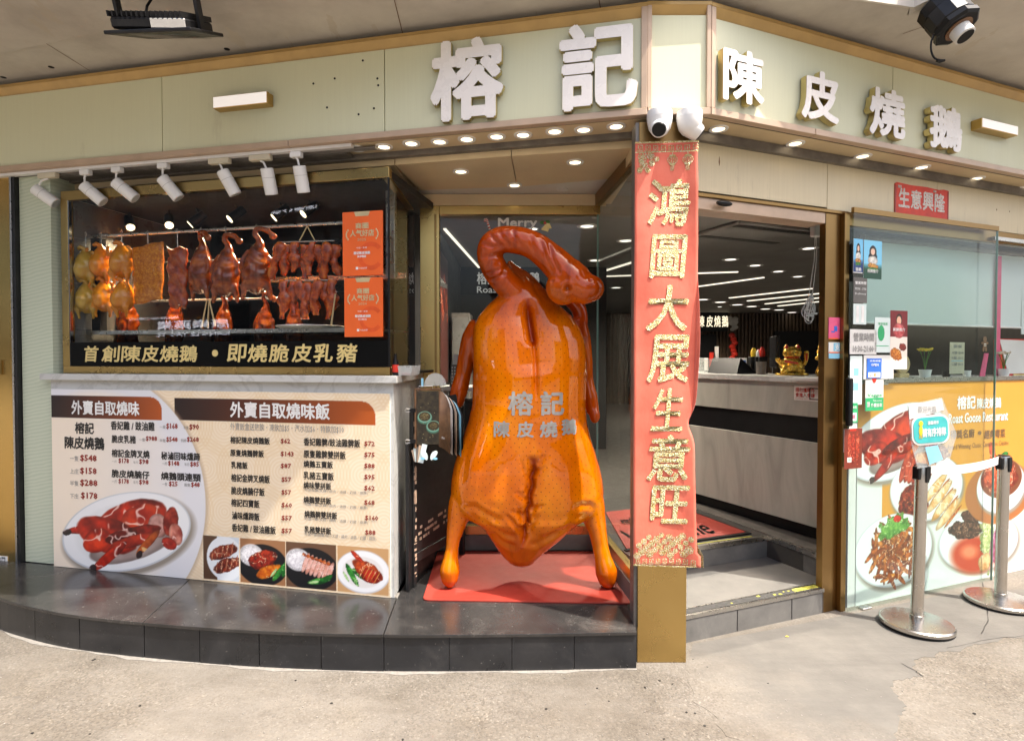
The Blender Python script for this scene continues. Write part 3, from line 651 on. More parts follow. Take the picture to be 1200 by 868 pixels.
# ---- bulkhead behind the fascias: strip soffit, groove, bay soffit
def lnp(fr, u, v): q = fr.pt(u, v, 0); return (q.x, q.y)
def miter(v):
    "points of the fascia line pushed v inward"
    return [lnp(FL, -4.6, v), (FL.O.x + v * .109 * -1 * -1 * .98, 2.93 + v), (FR.O.x - v * .193, 2.93 + v), lnp(FR, 4.6, v)]
P0, P1, P2 = miter(.045), miter(.20), miter(.24)
bk = MB(); bk.prism(P0 + P1[::-1], 2.767, 3.32); soff = bk.build('soffit', M['bay_board']); st(soff, 'cream soffit strip under the sign fascia')
m = MB(); m.prism(P1[:3] + P2[:3][::-1], 2.735, 3.2); m.build('groove', M['greymetal'], soff)
bs = empty('bay_soffit', None, None, kind='structure')
aw = on_z(490, 223, 2.70); bw = on_z(730, 208, 2.70)
def piece(pts, mat, z0=2.70, name='panel'): mm = MB(); mm.prism(pts, z0, 2.95); return mm.build(name, mat, bs)
s0 = on_z(599, 172, 2.7); s1 = on_z(606, 219, 2.7); P2l = P2[0]; f2 = lambda x: P2[0][1] + (x - P2[0][0]) / (P2[1][0] - P2[0][0]) * (P2[1][1] - P2[0][1])
piece([(-4.6, f2(-4.6)), (-.70, f2(-.70)), (-.665, 4.5), (-4.6, 5.4)], M['bay_board'])
piece([(-.694, f2(-.694)), (s0.x - .002, f2(s0.x)), (s1.x - .002, s1.y), (aw.x + .01, aw.y)], M['bay_board'])
piece([(s0.x + .003, f2(s0.x)), (P2[1][0] + .1, P2[1][1]), (.74, bw.y), (s1.x + .003, s1.y)], M['bay_board'])
piece([(aw.x + .01, aw.y + .004), (s1.x, s1.y + .004), (.74, bw.y + .004), (.70, 4.13), (-.66, 4.13)], M['ceil_white'], 2.704)
bx('header_board', M['bay_board'], bs, -.66, .66, 4.09, 4.12, 2.622, 2.699)
bx('side_board', M['bay_board'], bs, .652, .70, 3.08, 4.12, 2.64, 2.699)

def downlight(x, y, z, label, cat='ceiling light', grp='downlights in the soffit', r=.036, lamp='lamp', proto={}):
    p = on_z(x, y, z); t = empty('downlight', label, cat, p, group=grp); k = (r, lamp)
    if k not in proto:
        m = MB(); m.lathe([(r * .88, .002), (r * .92, -.005), (r * 1.34, -.006), (r * 1.42, -.002), (r * 1.42, .001)], (0, 0, 0), 24, cap=False); a = m.build('trim_ring', M['white'], t, smooth=True)
        m = MB(); m.lathe([(r * .90, -.0012), (r * .90, .0005)], (0, 0, 0), 20); b = m.build('lamp', M[lamp], t); proto[k] = (a, b)
    else:
        for o in proto[k]: c = o.copy(); COL.objects.link(c); c.parent = t
    return t
ordn = ['first', 'second', 'third', 'fourth', 'fifth', 'sixth', 'seventh', 'eighth', 'ninth', 'tenth', 'eleventh', 'twelfth', 'thirteenth', 'fourteenth', 'fifteenth']
for i, (x, y) in enumerate([(418, 174), (450, 172), (482, 168), (515, 166), (547, 163), (582, 160), (613, 158), (650, 154), (684, 152), (722, 148)]):
    downlight(x, y, 2.766, 'round lit downlight under the left sign board, %s of ten from the track lights' % ordn[i])
for i, (x, y) in enumerate([(842, 151), (932, 168), (1011, 183), (1080, 196), (1144, 209), (1195, 221)]):
    downlight(x, y, 2.766, 'round lit downlight under the doorway sign board, %s of six counted from the banner' % ordn[i])
for (x, y), lb_ in zip([(540, 201), (674, 190), (603, 217)], ['left soffit downlight above the goose bay near the display case', 'soffit downlight above the goose bay near the banner', 'middle downlight on the seam above the goose neck']): downlight(x, y, 2.699, lb_)
m = MB(); p = on_z(659, 222, 2.7035); m.lathe([(.04, 0), (.04, -.004), (.032, -.006)], tuple(p), 20); tag(m.build('smoke_detector', M['white_paint'], None), 'small unlit white disc in the white soffit behind the downlights', 'ceiling fitting')

# ---- brass pillar
pil = empty('pillar', 'slim brass clad pillar behind the red banner at the shop corner', 'pillar', (.764, 2.988, 0))
bx('cladding', M['brass_dull'], pil, -.124, .124, -.058, .058, .0, 2.62, b=.002); bx('head', M['bronze'], pil, -.124, .124, -.05, .058, 2.621, 2.735)
bx('edge_strip', M['greymetal'], pil, -.142, -.1245, -.045, .05, .0, 2.735, b=.001)

# ---- goose bay glass
bay = empty('shop_window', 'tall glass window behind the giant goose with brass frame', 'window', (0, BY, 0))
bx('post', M['brass_dull'], bay, -.645, -.51, -.03, .03, .30, 2.62, b=.002); bx('post', M['bronze'], bay, -.545, -.53, -.036, -.0305, .36, 2.56)
bx('top_rail', M['brass_dull'], bay, -.509, .62, -.028, .03, 2.56, 2.621, b=.002); bx('bottom_rail', M['brass_dull'], bay, -.509, .61, -.028, .03, .302, .365, b=.002)
bx('pane', M['glass_bay'], bay, -.509, .598, -.004, .004, .366, 2.559)
stp = bx('bay_step', M['greystone'], None, -.655, .64, BY - .035, BY + .03, PZ + .002, .300, b=.003); st(stp)
m = MB(); A = Vector((.604, 4.10)); B = Vector((.705, 3.02)); dd = (B - A).normalized(); nn = Vector((dd.y, -dd.x))
def seg(z0, z1, t, a=0, b=1, off=0):
    q0 = A.lerp(B, a) + nn * off; q1 = A.lerp(B, b) + nn * off; return [(q0.x - nn.x * t, q0.y - nn.y * t), (q1.x - nn.x * t, q1.y - nn.y * t), (q1.x + nn.x * t, q1.y + nn.y * t), (q0.x + nn.x * t, q0.y + nn.y * t)], z0, z1
sp = empty('glass_partition', 'clear glass side screen between the goose bay and the doorway', 'glass partition', (0, 0, 0))
for nm, mt, (pts_, z0, z1) in (('pane', M['glass_bay'], seg(.366, 2.62, .004)), ('bottom_rail', M['brass_dull'], seg(.300, .365, .022)), ('top_rail', M['bronze'], seg(2.62, 2.70, .022)), ('kerb_stone', M['greystone'], seg(PZ + .001, .299, .03))):
    mm = MB(); mm.prism(pts_, z0, z1); mm.build(nm, mt, sp)
mm = MB(); mm.prism(seg(.37, 2.62, .006, -.006, .004)[0], .37, 2.62); mm.build('edge', M['tint_edge'], sp)

# ---- takeaway counter (base, ledge, display case)
cw = MB(); cw.prism([lnp(WL, -2.40, 0), lnp(WL, 0, 0), (-.655, 4.09), (-2.4, 4.6)], PZ, 1.41); ctr = cw.build('counter', M['marble']); tag(ctr, 'grey marble takeaway counter carrying the menu board', 'counter')
lg = MB(); lg.prism([lnp(WL, -2.45, -.035), lnp(WL, .035, -.035), (-.625, 4.085), (-2.4, 4.65)], 1.4115, 1.452); lg.build('ledge', M['marble'], ctr, bevel=.003)
jamb = MB(); jamb.prism([lnp(WL, -2.66, .02), lnp(WL, -2.405, .02), lnp(WL, -2.405, .3), lnp(WL, -2.66, .3)], PZ + .001, 2.76); tag(jamb.build('marble_jamb', M['green_marble']), 'pale green marble strip left of the counter with a grainy pattern', 'wall strip')
lj = fempty('door_frame', 'dark metal frame edge between the gold door and the green marble', 'door frame', WL)
bx('bar', M['blackmetal'], lj, -2.688, -2.665, -.01, .3, .10, 2.765, b=.002); bx('bar', M['steel'], lj, -2.703, -2.689, -.014, .3, .10, 2.765, b=.002)
gd = fempty('gold_door', 'polished gold metal door at the left edge with a square lock', 'door', WL)
bx('leaf', M['gold_door'], gd, -4.4, -2.704, 0, .05, .12, 2.765, b=.002)
lk = bx('lock', M['chrome'], gd, -2.90, -2.80, -.022, -.001, 1.44, 1.54, b=.004); m = MB(); m.lathe([(.022, 0), (.022, -.014), (.012, -.018)], (-2.85, -.022, 1.488), 16, 'y'); m.build('cylinder', M['steel'], lk, smooth=True)
pl_ = bx('notice_plate', M['white_ink'], gd, -2.905, -2.785, -.004, -.0005, .155, .222)
m = MB(); m.text('防火門', -2.895, .192, -2.80, .217, -.0055, .02); m.text('3306 8840', -2.898, .162, -2.795, .184, -.0055, .04); m.build('lettering', M['black_ink'], pl_)

mbd = fempty('menu_board', 'wide beige printed takeaway menu under the counter ledge', 'menu board', WL)
BX0, BX1, BZ0, BZ1 = -2.385, -.018, .192, 1.352
bx('panel', M['white_paint'], mbd, BX0, BX1, -.010, -.001, BZ0, BZ1)
# board drawn in the photo's pixel units: map photo pixels to board coordinates
def bpx(x, y): u, z = WL.uz(x, y, -.01); return (u, z)
W_ = BX1 - BX0; H_ = BZ1 - BZ0; S_ = 1.0
c = Canvas(W_, H_, 560, (243, 226, 200), 3)
for cx in np.arange(.9, 2.5, .26):
    for k, cy in enumerate(np.arange(-.05, 1.3, .26)):
        _, _, d = c.dist(cx + (k % 2) * .13, cy, .19, .19); ring = (np.cos(d * 60) * .5 + .5) * (d < 1); c.blend(ring * .55, (232, 206, 166))
def B_(x, y): u, z = bpx(x, y); return (u - BX0, BZ1 - z)
# right title bar
x0, y0 = B_(150, 466); x1, y1 = B_(438, 494); X, Y = c.X, c.Y
def bar(xa, ya, xb, yb, g0, g1, r):
    m_ = ((X > xa) & (X < xb) & (Y > ya) & (Y < yb)).astype(float); corner = (X > xb - r) & (Y < ya + r) & ((X - xb + r) ** 2 + (Y - ya - r) ** 2 > r * r); m_[corner] = 0
    t = np.clip((X - xa) / (xb - xa), 0, 1)[..., None]; c.blend(m_, np.array(g0, float) * (1 - t) + np.array(g1, float) * t)
TB = (BZ1 - bpx(300, 468)[1]); TB2 = (BZ1 - bpx(300, 494)[1])
bar(B_(205, 470)[0], TB, B_(440, 470)[0], TB2, (30, 12, 12), (178, 84, 26), .085)
# pale oval sheet
ox, oy = B_(120, 580)[0], B_(150, 585)[1]; c.ell(ox, oy, B_(243, 560)[0] - ox, .80, 0, (190, 168, 140), .05); c.ell(ox - .012, oy, B_(243, 560)[0] - ox, .80, 0, (226, 226, 230), .006)
_, _, d = c.dist(ox - .03, oy, B_(233, 560)[0] - ox, .77, 0); lx = B_(70, 500)[0] + 0.0
m_ = np.clip((.93 - d) / .10, 0, 1) * np.clip(1.15 - X / 1.0, 0, 1); c.blend(m_, (245, 230, 210))
bar(-.01, TB - .004, B_(190, 470)[0], B_(100, 490)[1], (26, 10, 10), (176, 82, 26), .085)
gx, gy = B_(148, 625); roast_goose_print(c, gx - .01, gy - .01, .50)
# dish photographs
fy0 = B_(300, 631)[1] + .0; fy1 = B_(300, 683)[1]
fx = [B_(x, 650)[0] for x in (238, 281, 335, 395, 456)]
def dish(k, bgc):
    global c
    c.rect(fx[k] + .003, fy0, fx[k + 1] - .003, fy1, bgc); return (fx[k] + fx[k + 1]) / 2, (fy0 + fy1) / 2, (fx[k + 1] - fx[k]) / 2
sub = c.A.copy()
HI2 = (255, 226, 190)
def G(dx, dy, rx, ry, rot, a, b, h=HI2, cells=44, ro=.25, hl=.60): c.food(cx + dx * .1, cy + dy * .1, rx * .1, ry * .1, rot, a, b, h, cells, ro, hl)
def clipto(k, before):
    global c
    m_ = ((c.X > fx[k] + .003) & (c.X < fx[k + 1] - .003) & (c.Y > fy0) & (c.Y < fy1))[..., None]; c.A = np.where(m_, c.A, before)
def bok(dx, dy, rot):
    G(dx, dy, .75, .17, rot, (70, 160, 60), (20, 84, 30), (200, 240, 160)); G(dx + .35, dy - .12, .5, .15, rot - 20, (40, 120, 44), (14, 64, 24), (160, 220, 130)); G(dx - .4, dy + .1, .35, .07, rot, (200, 226, 170), (140, 190, 110), (255, 255, 240))
def rice(dx, dy): c.ell(cx + dx * .1, cy + dy * .1, .082, .066, 0, (226, 222, 226), .12); G(dx, dy, .78, .6, 0, (244, 242, 244), (206, 202, 208), (255, 255, 255), 90, .12, .5)
b4 = c.A.copy(); cx, cy, r = dish(0, (214, 222, 230)); c.rect(fx[0], fy0, fx[0] + .10, fy1, (88, 62, 44)); c.ell(cx + .03, cy, .13, .135, -20, (232, 236, 240), .03)
for q in range(2):
    G(.1 + q * .3, -.35 + q * .75, 1.05, .40, -22, (158, 60, 36), (74, 20, 14))
    for w_ in range(5): G(-.6 + w_ * .35 + q * .3, -.15 - w_ * .13 + q * .75, .05, .38, 10, (206, 130, 96), (120, 50, 34), ro=.1)
clipto(0, b4); b4 = c.A.copy(); cx, cy, r = dish(1, (158, 112, 76)); c.ell(cx, cy + .02, r * 1.08, .125, 0, (22, 21, 24)); rice(-.75, -.35); G(.05, -.15, 1.0, .55, -14, (170, 44, 26), (84, 18, 12)); G(.35, -.35, .5, .3, 20, (196, 60, 34), (100, 24, 14)); G(.45, .55, .85, .36, -22, (232, 136, 34), (176, 70, 12), (255, 240, 170)); bok(1.15, .50, -50)
clipto(1, b4); b4 = c.A.copy(); cx, cy, r = dish(2, (104, 74, 54)); c.ell(cx, cy + .02, r * 1.05, .125, 0, (20, 20, 23)); rice(-.85, -.3)
for q in range(7): G(-.35 + q * .26, -.15 + q * .07, .16, .62, 22, (232, 184, 172), (206, 136, 116), (255, 240, 232), ro=.1); G(-.44 + q * .26, -.62 + q * .07, .14, .10, 22, (196, 96, 40), (130, 50, 16))
bok(.55, .85, -12)
clipto(2, b4); b4 = c.A.copy(); cx, cy, r = dish(3, (200, 156, 108)); c.ell(cx, cy + .01, r * 1.04, .125, 0, (206, 206, 210)); c.ell(cx, cy + .008, r * 1.0, .118, 0, (240, 240, 242)); c.ell(cx, cy + .012, r * .78, .09, 0, (226, 222, 220), .1); bok(-.65, .35, 58); G(.25, -.05, .95, .48, 28, (200, 78, 30), (120, 28, 12)); G(.5, .30, .6, .42, 10, (186, 44, 24), (116, 16, 10))
for w_ in range(5): G(.0 + w_ * .22, .05 + w_ * .08, .03, .42, 30, (236, 160, 90), (180, 90, 40), ro=.1)
G(-.35, -.75, .45, .14, 40, (216, 60, 26), (150, 30, 12))
clipto(3, b4)
c.mesh('print_sheet', mbd, BX0, BZ1, y=-.0125)
def lab(par, items, mat, fr, v, name='lettering', off=.012, res=1, pad=0):
    for s_, x0, y0, x1, y1 in items:
        m = MB(); ym = (y0 + y1) / 2; a = fr.uz(x0, ym, v); b = fr.uz(x1, ym, v); h0 = fr.uz((x0 + x1) / 2, y1, v)[1]; h1 = fr.uz((x0 + x1) / 2, y0, v)[1]
        m.text(s_, a[0], h0, b[0], h1, v, off, res); o = m.build(name, mat, par)
    return o
V = -.0145
lab(mbd, [('外賣自取燒味', 84, 470, 163, 486), ('外賣自取燒味飯', 270, 472, 386, 490)], M['white_ink'], WL, V, 'heading', .03, 2)
blk = [('榕記', 88, 495, 110, 508), ('陳皮燒鵝', 76, 512, 122, 526), ('香妃雞 / 豉油雞', 130, 494, 181, 504), ('脆皮乳豬', 131, 510, 159, 519), ('榕記金牌叉燒', 131, 527, 175, 536), ('秘滷回味燻蹄', 189, 530, 234, 539),
       ('脆皮燒腩仔', 131, 551, 175, 560), ('燒鵝頭連頸', 189, 554, 235, 563),
       ('榕記陳皮燒鵝飯', 270, 512, 316, 520), ('原隻燒鵝髀飯', 270, 527, 309, 535), ('乳豬飯', 271, 541, 290, 549), ('榕記金牌叉燒飯', 271, 556, 316, 565), ('脆皮燒腩仔飯', 271, 571, 310, 580), ('榕記四寶飯', 271, 585, 304, 594), ('滷味燻蹄飯', 272, 600, 304, 609), ('香妃雞 / 豉油雞飯', 272, 615, 323, 624),
       ('香妃雞髀/豉油雞髀飯', 356, 514, 422, 523), ('原隻雞髀雙拼飯', 356, 528, 405, 537), ('燒鵝五寶飯', 356, 540, 390, 548), ('乳豬五寶飯', 356, 553, 391, 562), ('燒味雙拼飯', 356, 565, 388, 573), ('燒鵝雙拼飯', 356, 582, 388, 590), ('燒鵝髀雙拼飯', 357, 599, 395, 607), ('乳豬雙拼飯', 357, 617, 388, 625)]
lab(mbd, blk, M['black_ink'], WL, V, 'dish_name', .028, 1)
red = [('$548', 94, 533, 113, 541), ('$158', 94, 548, 113, 556), ('$288', 94, 562, 114, 570), ('$178', 95, 577, 114, 585), ('$168', 195, 496, 208, 503), ('$90', 222, 497, 233, 504), ('$988', 171, 511, 184, 517), ('$548', 195, 512, 208, 518), ('$268', 219, 512, 233, 518),
       ('$178', 139, 537, 151, 543), ('$98', 163, 538, 174, 544), ('$148', 197, 540, 210, 546), ('$85', 223, 541, 233, 547), ('$178', 139, 561, 151, 567), ('$98', 163, 562, 174, 568), ('$25', 198, 564, 208, 570), ('$48', 224, 565, 234, 571),
       ('$62', 329, 514, 340, 520), ('$143', 329, 529, 344, 535), ('$87', 329, 543, 341, 549), ('$57', 330, 559, 341, 565), ('$57', 330, 574, 341, 580), ('$60', 330, 589, 342, 595), ('$57', 330, 604, 342, 610), ('$57', 330, 619, 342, 625),
       ('$72', 427, 517, 439, 523), ('$75', 427, 530, 439, 536), ('$88', 427, 543, 439, 549), ('$95', 427, 556, 439, 562), ('$62', 427, 569, 439, 575), ('$68', 427, 586, 439, 592), ('$160', 428, 604, 443, 610), ('$88', 428, 621, 440, 627)]
lab(mbd, red, M['red_ink'], WL, V, 'price', .03, 1)
gry = [('一隻', 82, 534, 92, 540), ('上庄', 82, 549, 92, 555), ('半隻', 82, 563, 92, 569), ('下庄', 82, 578, 92, 584), ('一隻', 187, 498, 194, 502), ('半隻', 215, 499, 221, 503), ('一隻', 163, 513, 170, 517), ('半隻', 187, 514, 194, 518), ('例牌', 212, 514, 218, 518),
       ('一斤', 131, 539, 137, 542), ('半斤', 156, 540, 162, 543), ('一斤', 190, 541, 196, 545), ('半斤', 216, 542, 222, 546), ('一斤', 131, 562, 137, 566), ('半斤', 156, 563, 162, 567), ('一隻', 190, 565, 196, 569), ('兩隻', 216, 566, 223, 570),
       ('外賣飯盒送熱飲・凍飲加$5・汽水加$6・特飲加$10', 270, 497, 403, 506), ('可選兩款(叉燒 / 燒肉 / 油雞 / 切雞 / 燻蹄)', 357, 574, 431, 578), ('可選一款(叉燒 / 燒肉 / 油雞 / 切雞 / 燻蹄)', 357, 591, 431, 595), ('可選一款(叉燒 / 燒肉 / 油雞 / 切雞 / 燻蹄)', 357, 608, 431, 612), ('可選一款(燒鵝+$10/叉燒 / 燒肉 / 油雞 / 切雞 / 燻蹄)', 357, 626, 441, 631)]
lab(mbd, gry, M['grey_ink'], WL, V, 'small_print', .004, 1)

# display case
dc = fempty('display_case', 'brass framed glass display case full of hanging roast meats', 'display case', WL, v=.05)
bx('top_rail', M['brass_dull'], dc, -2.36, -.045, 0, .04, 2.585, 2.645, b=.002); bx('bottom_rail', M['brass_dull'], dc, -2.36, -.045, 0, .04, 1.4535, 1.500, b=.002)
bx('side_rail', M['brass_dull'], dc, -2.36, -2.305, -.002, .04, 1.5005, 2.5845, b=.002); bx('side_rail', M['chrome'], dc, -2.304, -2.296, .0, .02, 1.5005, 2.5845)
def dpt(u, v): q = dc.matrix_basis.inverted() @ Vector((u, v, 0)); return (q.x, q.y)
def toloc(P): q = (Matrix.Translation(WL.pt(0, .05, 0)) @ Matrix.Rotation(WL.a, 4, 'Z')).inverted() @ Vector((P[0], P[1], 0)); return Vector((q.x, q.y))
c0 = Vector((-.045, 0)); c1 = toloc((-.69, 4.08)); dv = (c1 - c0).normalized(); nv = Vector((dv.y, -dv.x))
def wallseg(a, b, t): return [tuple(c0 + dv * a - nv * t), tuple(c0 + dv * b - nv * t), tuple(c0 + dv * b), tuple(c0 + dv * a)]
LL = (c1 - c0).length
for nm, mt, t, z0, z1 in (('side_top_rail', 'brass', .04, 2.585, 2.645), ('side_bottom_rail', 'brass', .04, 1.4535, 1.500), ('side_pane', 'glass', .008, 1.501, 2.584)):
    m = MB(); m.prism(wallseg(.041 if nm != 'side_pane' else .004, LL, t), z0, z1); m.build(nm, M[mt], dc)
bx('pane', M['glass'], dc, -2.295, -.054, .004, .012, 1.5005, 2.5845); bx('corner_joint', M['blackmetal'], dc, -.0535, -.045, .001, .012, 1.5005, 2.5845)
bx('roof_panel', M['dark'], dc, -2.30, -.06, .045, .95, 2.60, 2.64); bx('base_plate', M['blackmetal'], dc, -2.30, -.06, .045, .85, 1.4535, 1.47)
bx('tiled_side', M['tile'], dc, -2.34, -2.31, .045, 1.3, 1.45, 2.6)
for z in (1.75, 2.05, 2.35): bx('tile_joint', M['grey_ink'], dc, -2.3098, -2.308, .045, 1.3, z, z + .003)
bd = bx('name_strip', M['strip_black'], dc, -2.295, -.054, -.004, .0025, 1.502, 1.655)
m = MB()
for s_, x0, x1 in zip('首創陳皮燒鵝', (98, 119, 142, 166, 187, 210), (114, 139, 164, 185, 208, 230)):
    a = WL.uz(x0, 416, .045); b = WL.uz(x1, 416, .045); m.text(s_, a[0], 1.53, b[0], 1.63, -.0055, .024, 2, shear=.12); m.build('character', M['gold_ink'], bd); m = MB()
for s_, x0, x1 in zip('即燒脆皮乳豬', (266, 290, 315, 342, 367, 394), (287, 312, 337, 364, 389, 417)):
    a = WL.uz(x0, 413, .045); b = WL.uz(x1, 413, .045); m.text(s_, a[0], 1.53, b[0], 1.635, -.0055, .024, 2, shear=.12); m.build('character', M['gold_ink'], bd); m = MB()
u, z = WL.uz(252, 413, .045); m.lathe([(.021, 0), (.021, -.002)], (u, -.0045, 1.583), 18, 'y')
m.build('bullet', M['gold_ink'], bd)
for k in range(26):
    pass
rails = dc
def hrail(nm, x0, y0, x1, y1, v, r, mt='steel'):
    a = WL.uz(x0, y0, v + .05); b = WL.uz(x1, y1, v + .05); m = MB(); z = (a[1] + b[1]) / 2; m.cyl((a[0], v, z), (b[0], v, z), r); return m.build(nm, M[mt], rails, smooth=True), a[0], b[0], z
_, ra, rb, RZ = hrail('hanging_rail', 84, 280, 444, 257, .14, .011)
hrail('hanging_rail', 110, 310, 400, 300, .52, .009); hrail('hanging_rail', 110, 356, 330, 348, .45, .009)
m = MB(); m.box(-2.28, -.12, .10, .45, 1.715, 1.725); m.box(-2.28, -.12, .096, .106, 1.71, 1.735); m.build('shelf_tray', M['steel'], dc)
bx('rail_post', M['blackmetal'], dc, -2.27, -2.20, .13, .18, 1.72, 2.36)
bx('rail_post', M['steel'], dc, -.20, -.14, .29, .33, 2.05, 2.60, b=.003)
for i, (x, y, dx, dy) in enumerate([(152, 262, 10, 12), (198, 260, 10, 12), (230, 258, -10, 11), (276, 252, -8, 13), (328, 250, -10, 10), (362, 246, -8, 12)]):  # lamps stand in for track light reflections in the glass and light the meats
    u, z = WL.uz(x, y, .45); t = fempty('reflection_spot', 'small added spotlight standing in for a track light reflection, %s of six from the chickens' % ordn[i], 'spotlight', WL, u, .45, z, group='stand-in spotlights for track light reflections')
    d = Vector((dx * .004, -.03 - .01 * (i % 2), -.045)).normalized(); m = MB(); m.cyl(d * -.07, d * .05, .030, .033, 14); m.build('housing', M['black'], t, smooth=True)
    m = MB(); m.cyl(d * .0505, d * .053, .027, .027, 14); m.build('lens', M['lamp'], t)
    m = MB(); m.cyl(d * -.04, Vector((0, 0, 2.60 - z)), .006); m.build('stem', M['black'], t)
    L = bpy.data.lights.new('spot', 'SPOT'); L.energy = 22; L.spot_size = math.radians(110); L.spot_blend = .8; L.color = (1, .76, .48); L.shadow_soft_size = .03
    lo = bpy.data.objects.new('spot_beam', L); COL.objects.link(lo); lo.parent = t; lo.location = d * .06; lo.rotation_euler = (Vector((0, -.25, -1))).to_track_quat('-Z', 'Y').to_euler()

# kitchen behind the case and the dining room
kw = fempty('kitchen_wall', None, None, WL, kind='structure')
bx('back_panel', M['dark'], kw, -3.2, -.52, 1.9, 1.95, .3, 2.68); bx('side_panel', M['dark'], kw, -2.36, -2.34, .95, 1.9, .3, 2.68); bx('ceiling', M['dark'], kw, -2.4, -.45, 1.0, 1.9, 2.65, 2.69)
kh = fempty('extractor_hood', 'dull steel kitchen hood in the dark behind the roast meats', 'hood', WL, -1.0, 1.4, 2.2)
m = MB(); m.add([(-.7, -.3, 0), (.7, -.3, 0), (.7, .4, 0), (-.7, .4, 0), (-.4, 0, .35), (.4, 0, .35), (.4, .4, .35), (-.4, .4, .35)], [(0, 1, 5, 4), (1, 2, 6, 5), (2, 3, 7, 6), (3, 0, 4, 7), (4, 5, 6, 7)]); m.build('hood_body', M['steel'], kh); bx('flange', M['steel'], kh, -.71, .71, -.31, .4, -.04, -.001)

rm = empty('interior_walls', None, None, kind='structure')
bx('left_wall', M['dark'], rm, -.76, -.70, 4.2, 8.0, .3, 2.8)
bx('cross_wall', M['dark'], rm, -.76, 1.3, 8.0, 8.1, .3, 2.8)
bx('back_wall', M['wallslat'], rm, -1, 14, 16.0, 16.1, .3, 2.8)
m = MB()
for i in range(120): m.box(-.4 + i * .1, -.35 + i * .1, 15.94, 15.998, .3, 2.799)
tag(m.build('wall_battens', M['wallslat'], rm), kind='stuff')
bx('door_opening', M['black'], rm, 7.2, 8.4, 15.90, 15.939, .3, 2.3); bx('door_opening', M['black'], rm, 9.0, 11.5, 15.90, 15.939, 1.2, 2.0)
bx('door_opening', M['black'], rm, 3.2, 5.6, 15.90, 15.939, .3, 2.2)
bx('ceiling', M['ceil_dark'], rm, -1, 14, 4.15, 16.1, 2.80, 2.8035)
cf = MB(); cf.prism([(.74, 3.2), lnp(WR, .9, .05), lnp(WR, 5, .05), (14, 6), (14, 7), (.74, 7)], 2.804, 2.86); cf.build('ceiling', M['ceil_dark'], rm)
bx('right_wall', M['dark'], rm, 13.9, 14, 6, 16, .3, 2.8)
kwall = fempty('window_room_wall', None, None, WR, kind='structure'); bx('back_panel', M['dark'], kwall, 2.6, 7, 1.2, 1.25, .3, 2.8)
cands = [(835, 249), (948, 291), (856, 304), (885, 311), (912, 318), (935, 324), (823, 351), (844, 354), (864, 357), (881, 359), (897, 362), (913, 363), (928, 366), (942, 368)]
for i, (x, y) in enumerate(cands):
    z = 2.798; r = .075 if y < 330 else .13
    downlight(x, y, z, 'lit ceiling lamp inside the dining room seen through the doorway, %s counted from the street' % ordn[i], 'ceiling light', 'dining room ceiling lamps', r, 'lamp_cool')
for i, (x, y) in enumerate([(688, 265), (697, 305), (733, 282), (722, 337)]):
    downlight(x, y, 2.798, ['large ceiling lamp behind the glass right of the goose neck', 'ceiling lamp behind the glass below the large one', 'ceiling lamp between the glass edge and the banner', 'small distant ceiling lamp beside the goose head'][i], 'ceiling light', 'dining room ceiling lamps', .07 if i != 3 else .09, 'lamp_cool')
def led(x0, y0, x1, y1, lab_, w_=.03):
    a = on_z(x0, y0, 2.795); b = on_z(x1, y1, 2.795); n = Vector((-(b - a).y, (b - a).x, 0)).normalized() * w_
    m = MB(); m.prism([tuple((a - n))[:2], tuple((a + n))[:2], tuple((b + n))[:2], tuple((b - n))[:2]], 2.785, 2.7985); tag(m.build('led_strip', M['led']), lab_, 'light strip', 'dining room led strips')
for a, t in (((700, 324, 865, 318.5), 'long ceiling light strip nearest the street'), ((815, 336, 895, 325), 'second ceiling light strip behind the banner edge'), ((855, 349, 952, 338), 'third ceiling light strip over the dining room'), ((876, 352.5, 968, 343), 'fourth ceiling light strip over the dining room'), ((897, 356, 968, 348), 'fifth ceiling light strip over the dining room'), ((912, 358.5, 968, 352.5), 'farthest and shortest ceiling light strip')): led(*a, t, .028 if a[0] > 840 else .02)
led(521, 268, 562, 314, 'slanting light strip on the left wall behind the goose', .012)
led(690, 323, 745, 306, 'light strip right of the goose head', .02)
# beams on the dining-room ceiling
for k, yy in enumerate(()): bx('ceiling_beam', M['dark'], rm, -.7 if k else 1.3, 13.9, yy, yy + .18, 2.70, 2.799)
ac = empty('air_conditioner', 'flat ceiling air conditioner panel inside the doorway', 'air conditioner', tuple(on_z(888, 272, 2.798)), .38)
bx('panel', M['ceil_dark'], ac, -.55, .55, -.35, .35, -.03, 0, b=.01); bx('slot', M['black'], ac, -.5, .5, -.28, -.20, -.033, -.0305); bx('slot', M['black'], ac, -.5, .5, .2, .28, -.033, -.0305)
# black name board behind the goose
for k, (x, y) in enumerate(((1.6, 6.0), (4.5, 7.5), (3.0, 11.0), (7.5, 11.0), (.2, 5.6), (11, 13), (5, 14))):  # ceiling spots added to brighten the dim dining room
    t = empty('fill_spot', 'added ceiling spotlight brightening the restaurant, %s from the street' % ordn[k], 'ceiling light', (x, y, 2.795), group='added restaurant fill spotlights'); m = MB(); m.lathe([(.06, -.004), (.06, .001)], (0, 0, 0), 16); m.build('trim', M['white'], t); m = MB(); m.lathe([(.045, -.0055), (.045, -.0042)], (0, 0, 0), 16); m.build('lamp', M['lamp_cool'], t)
    L = bpy.data.lights.new('spot', 'SPOT'); L.energy = 230; L.spot_size = math.radians(150); L.spot_blend = .9; L.color = (1, .88, .72); L.shadow_soft_size = .06; lo = bpy.data.objects.new('spot_beam', L); COL.objects.link(lo); lo.parent = t; lo.location = (0, 0, -.02)
q0 = on_y(538, 346, 7.96); q1 = on_y(640, 313, 7.96)
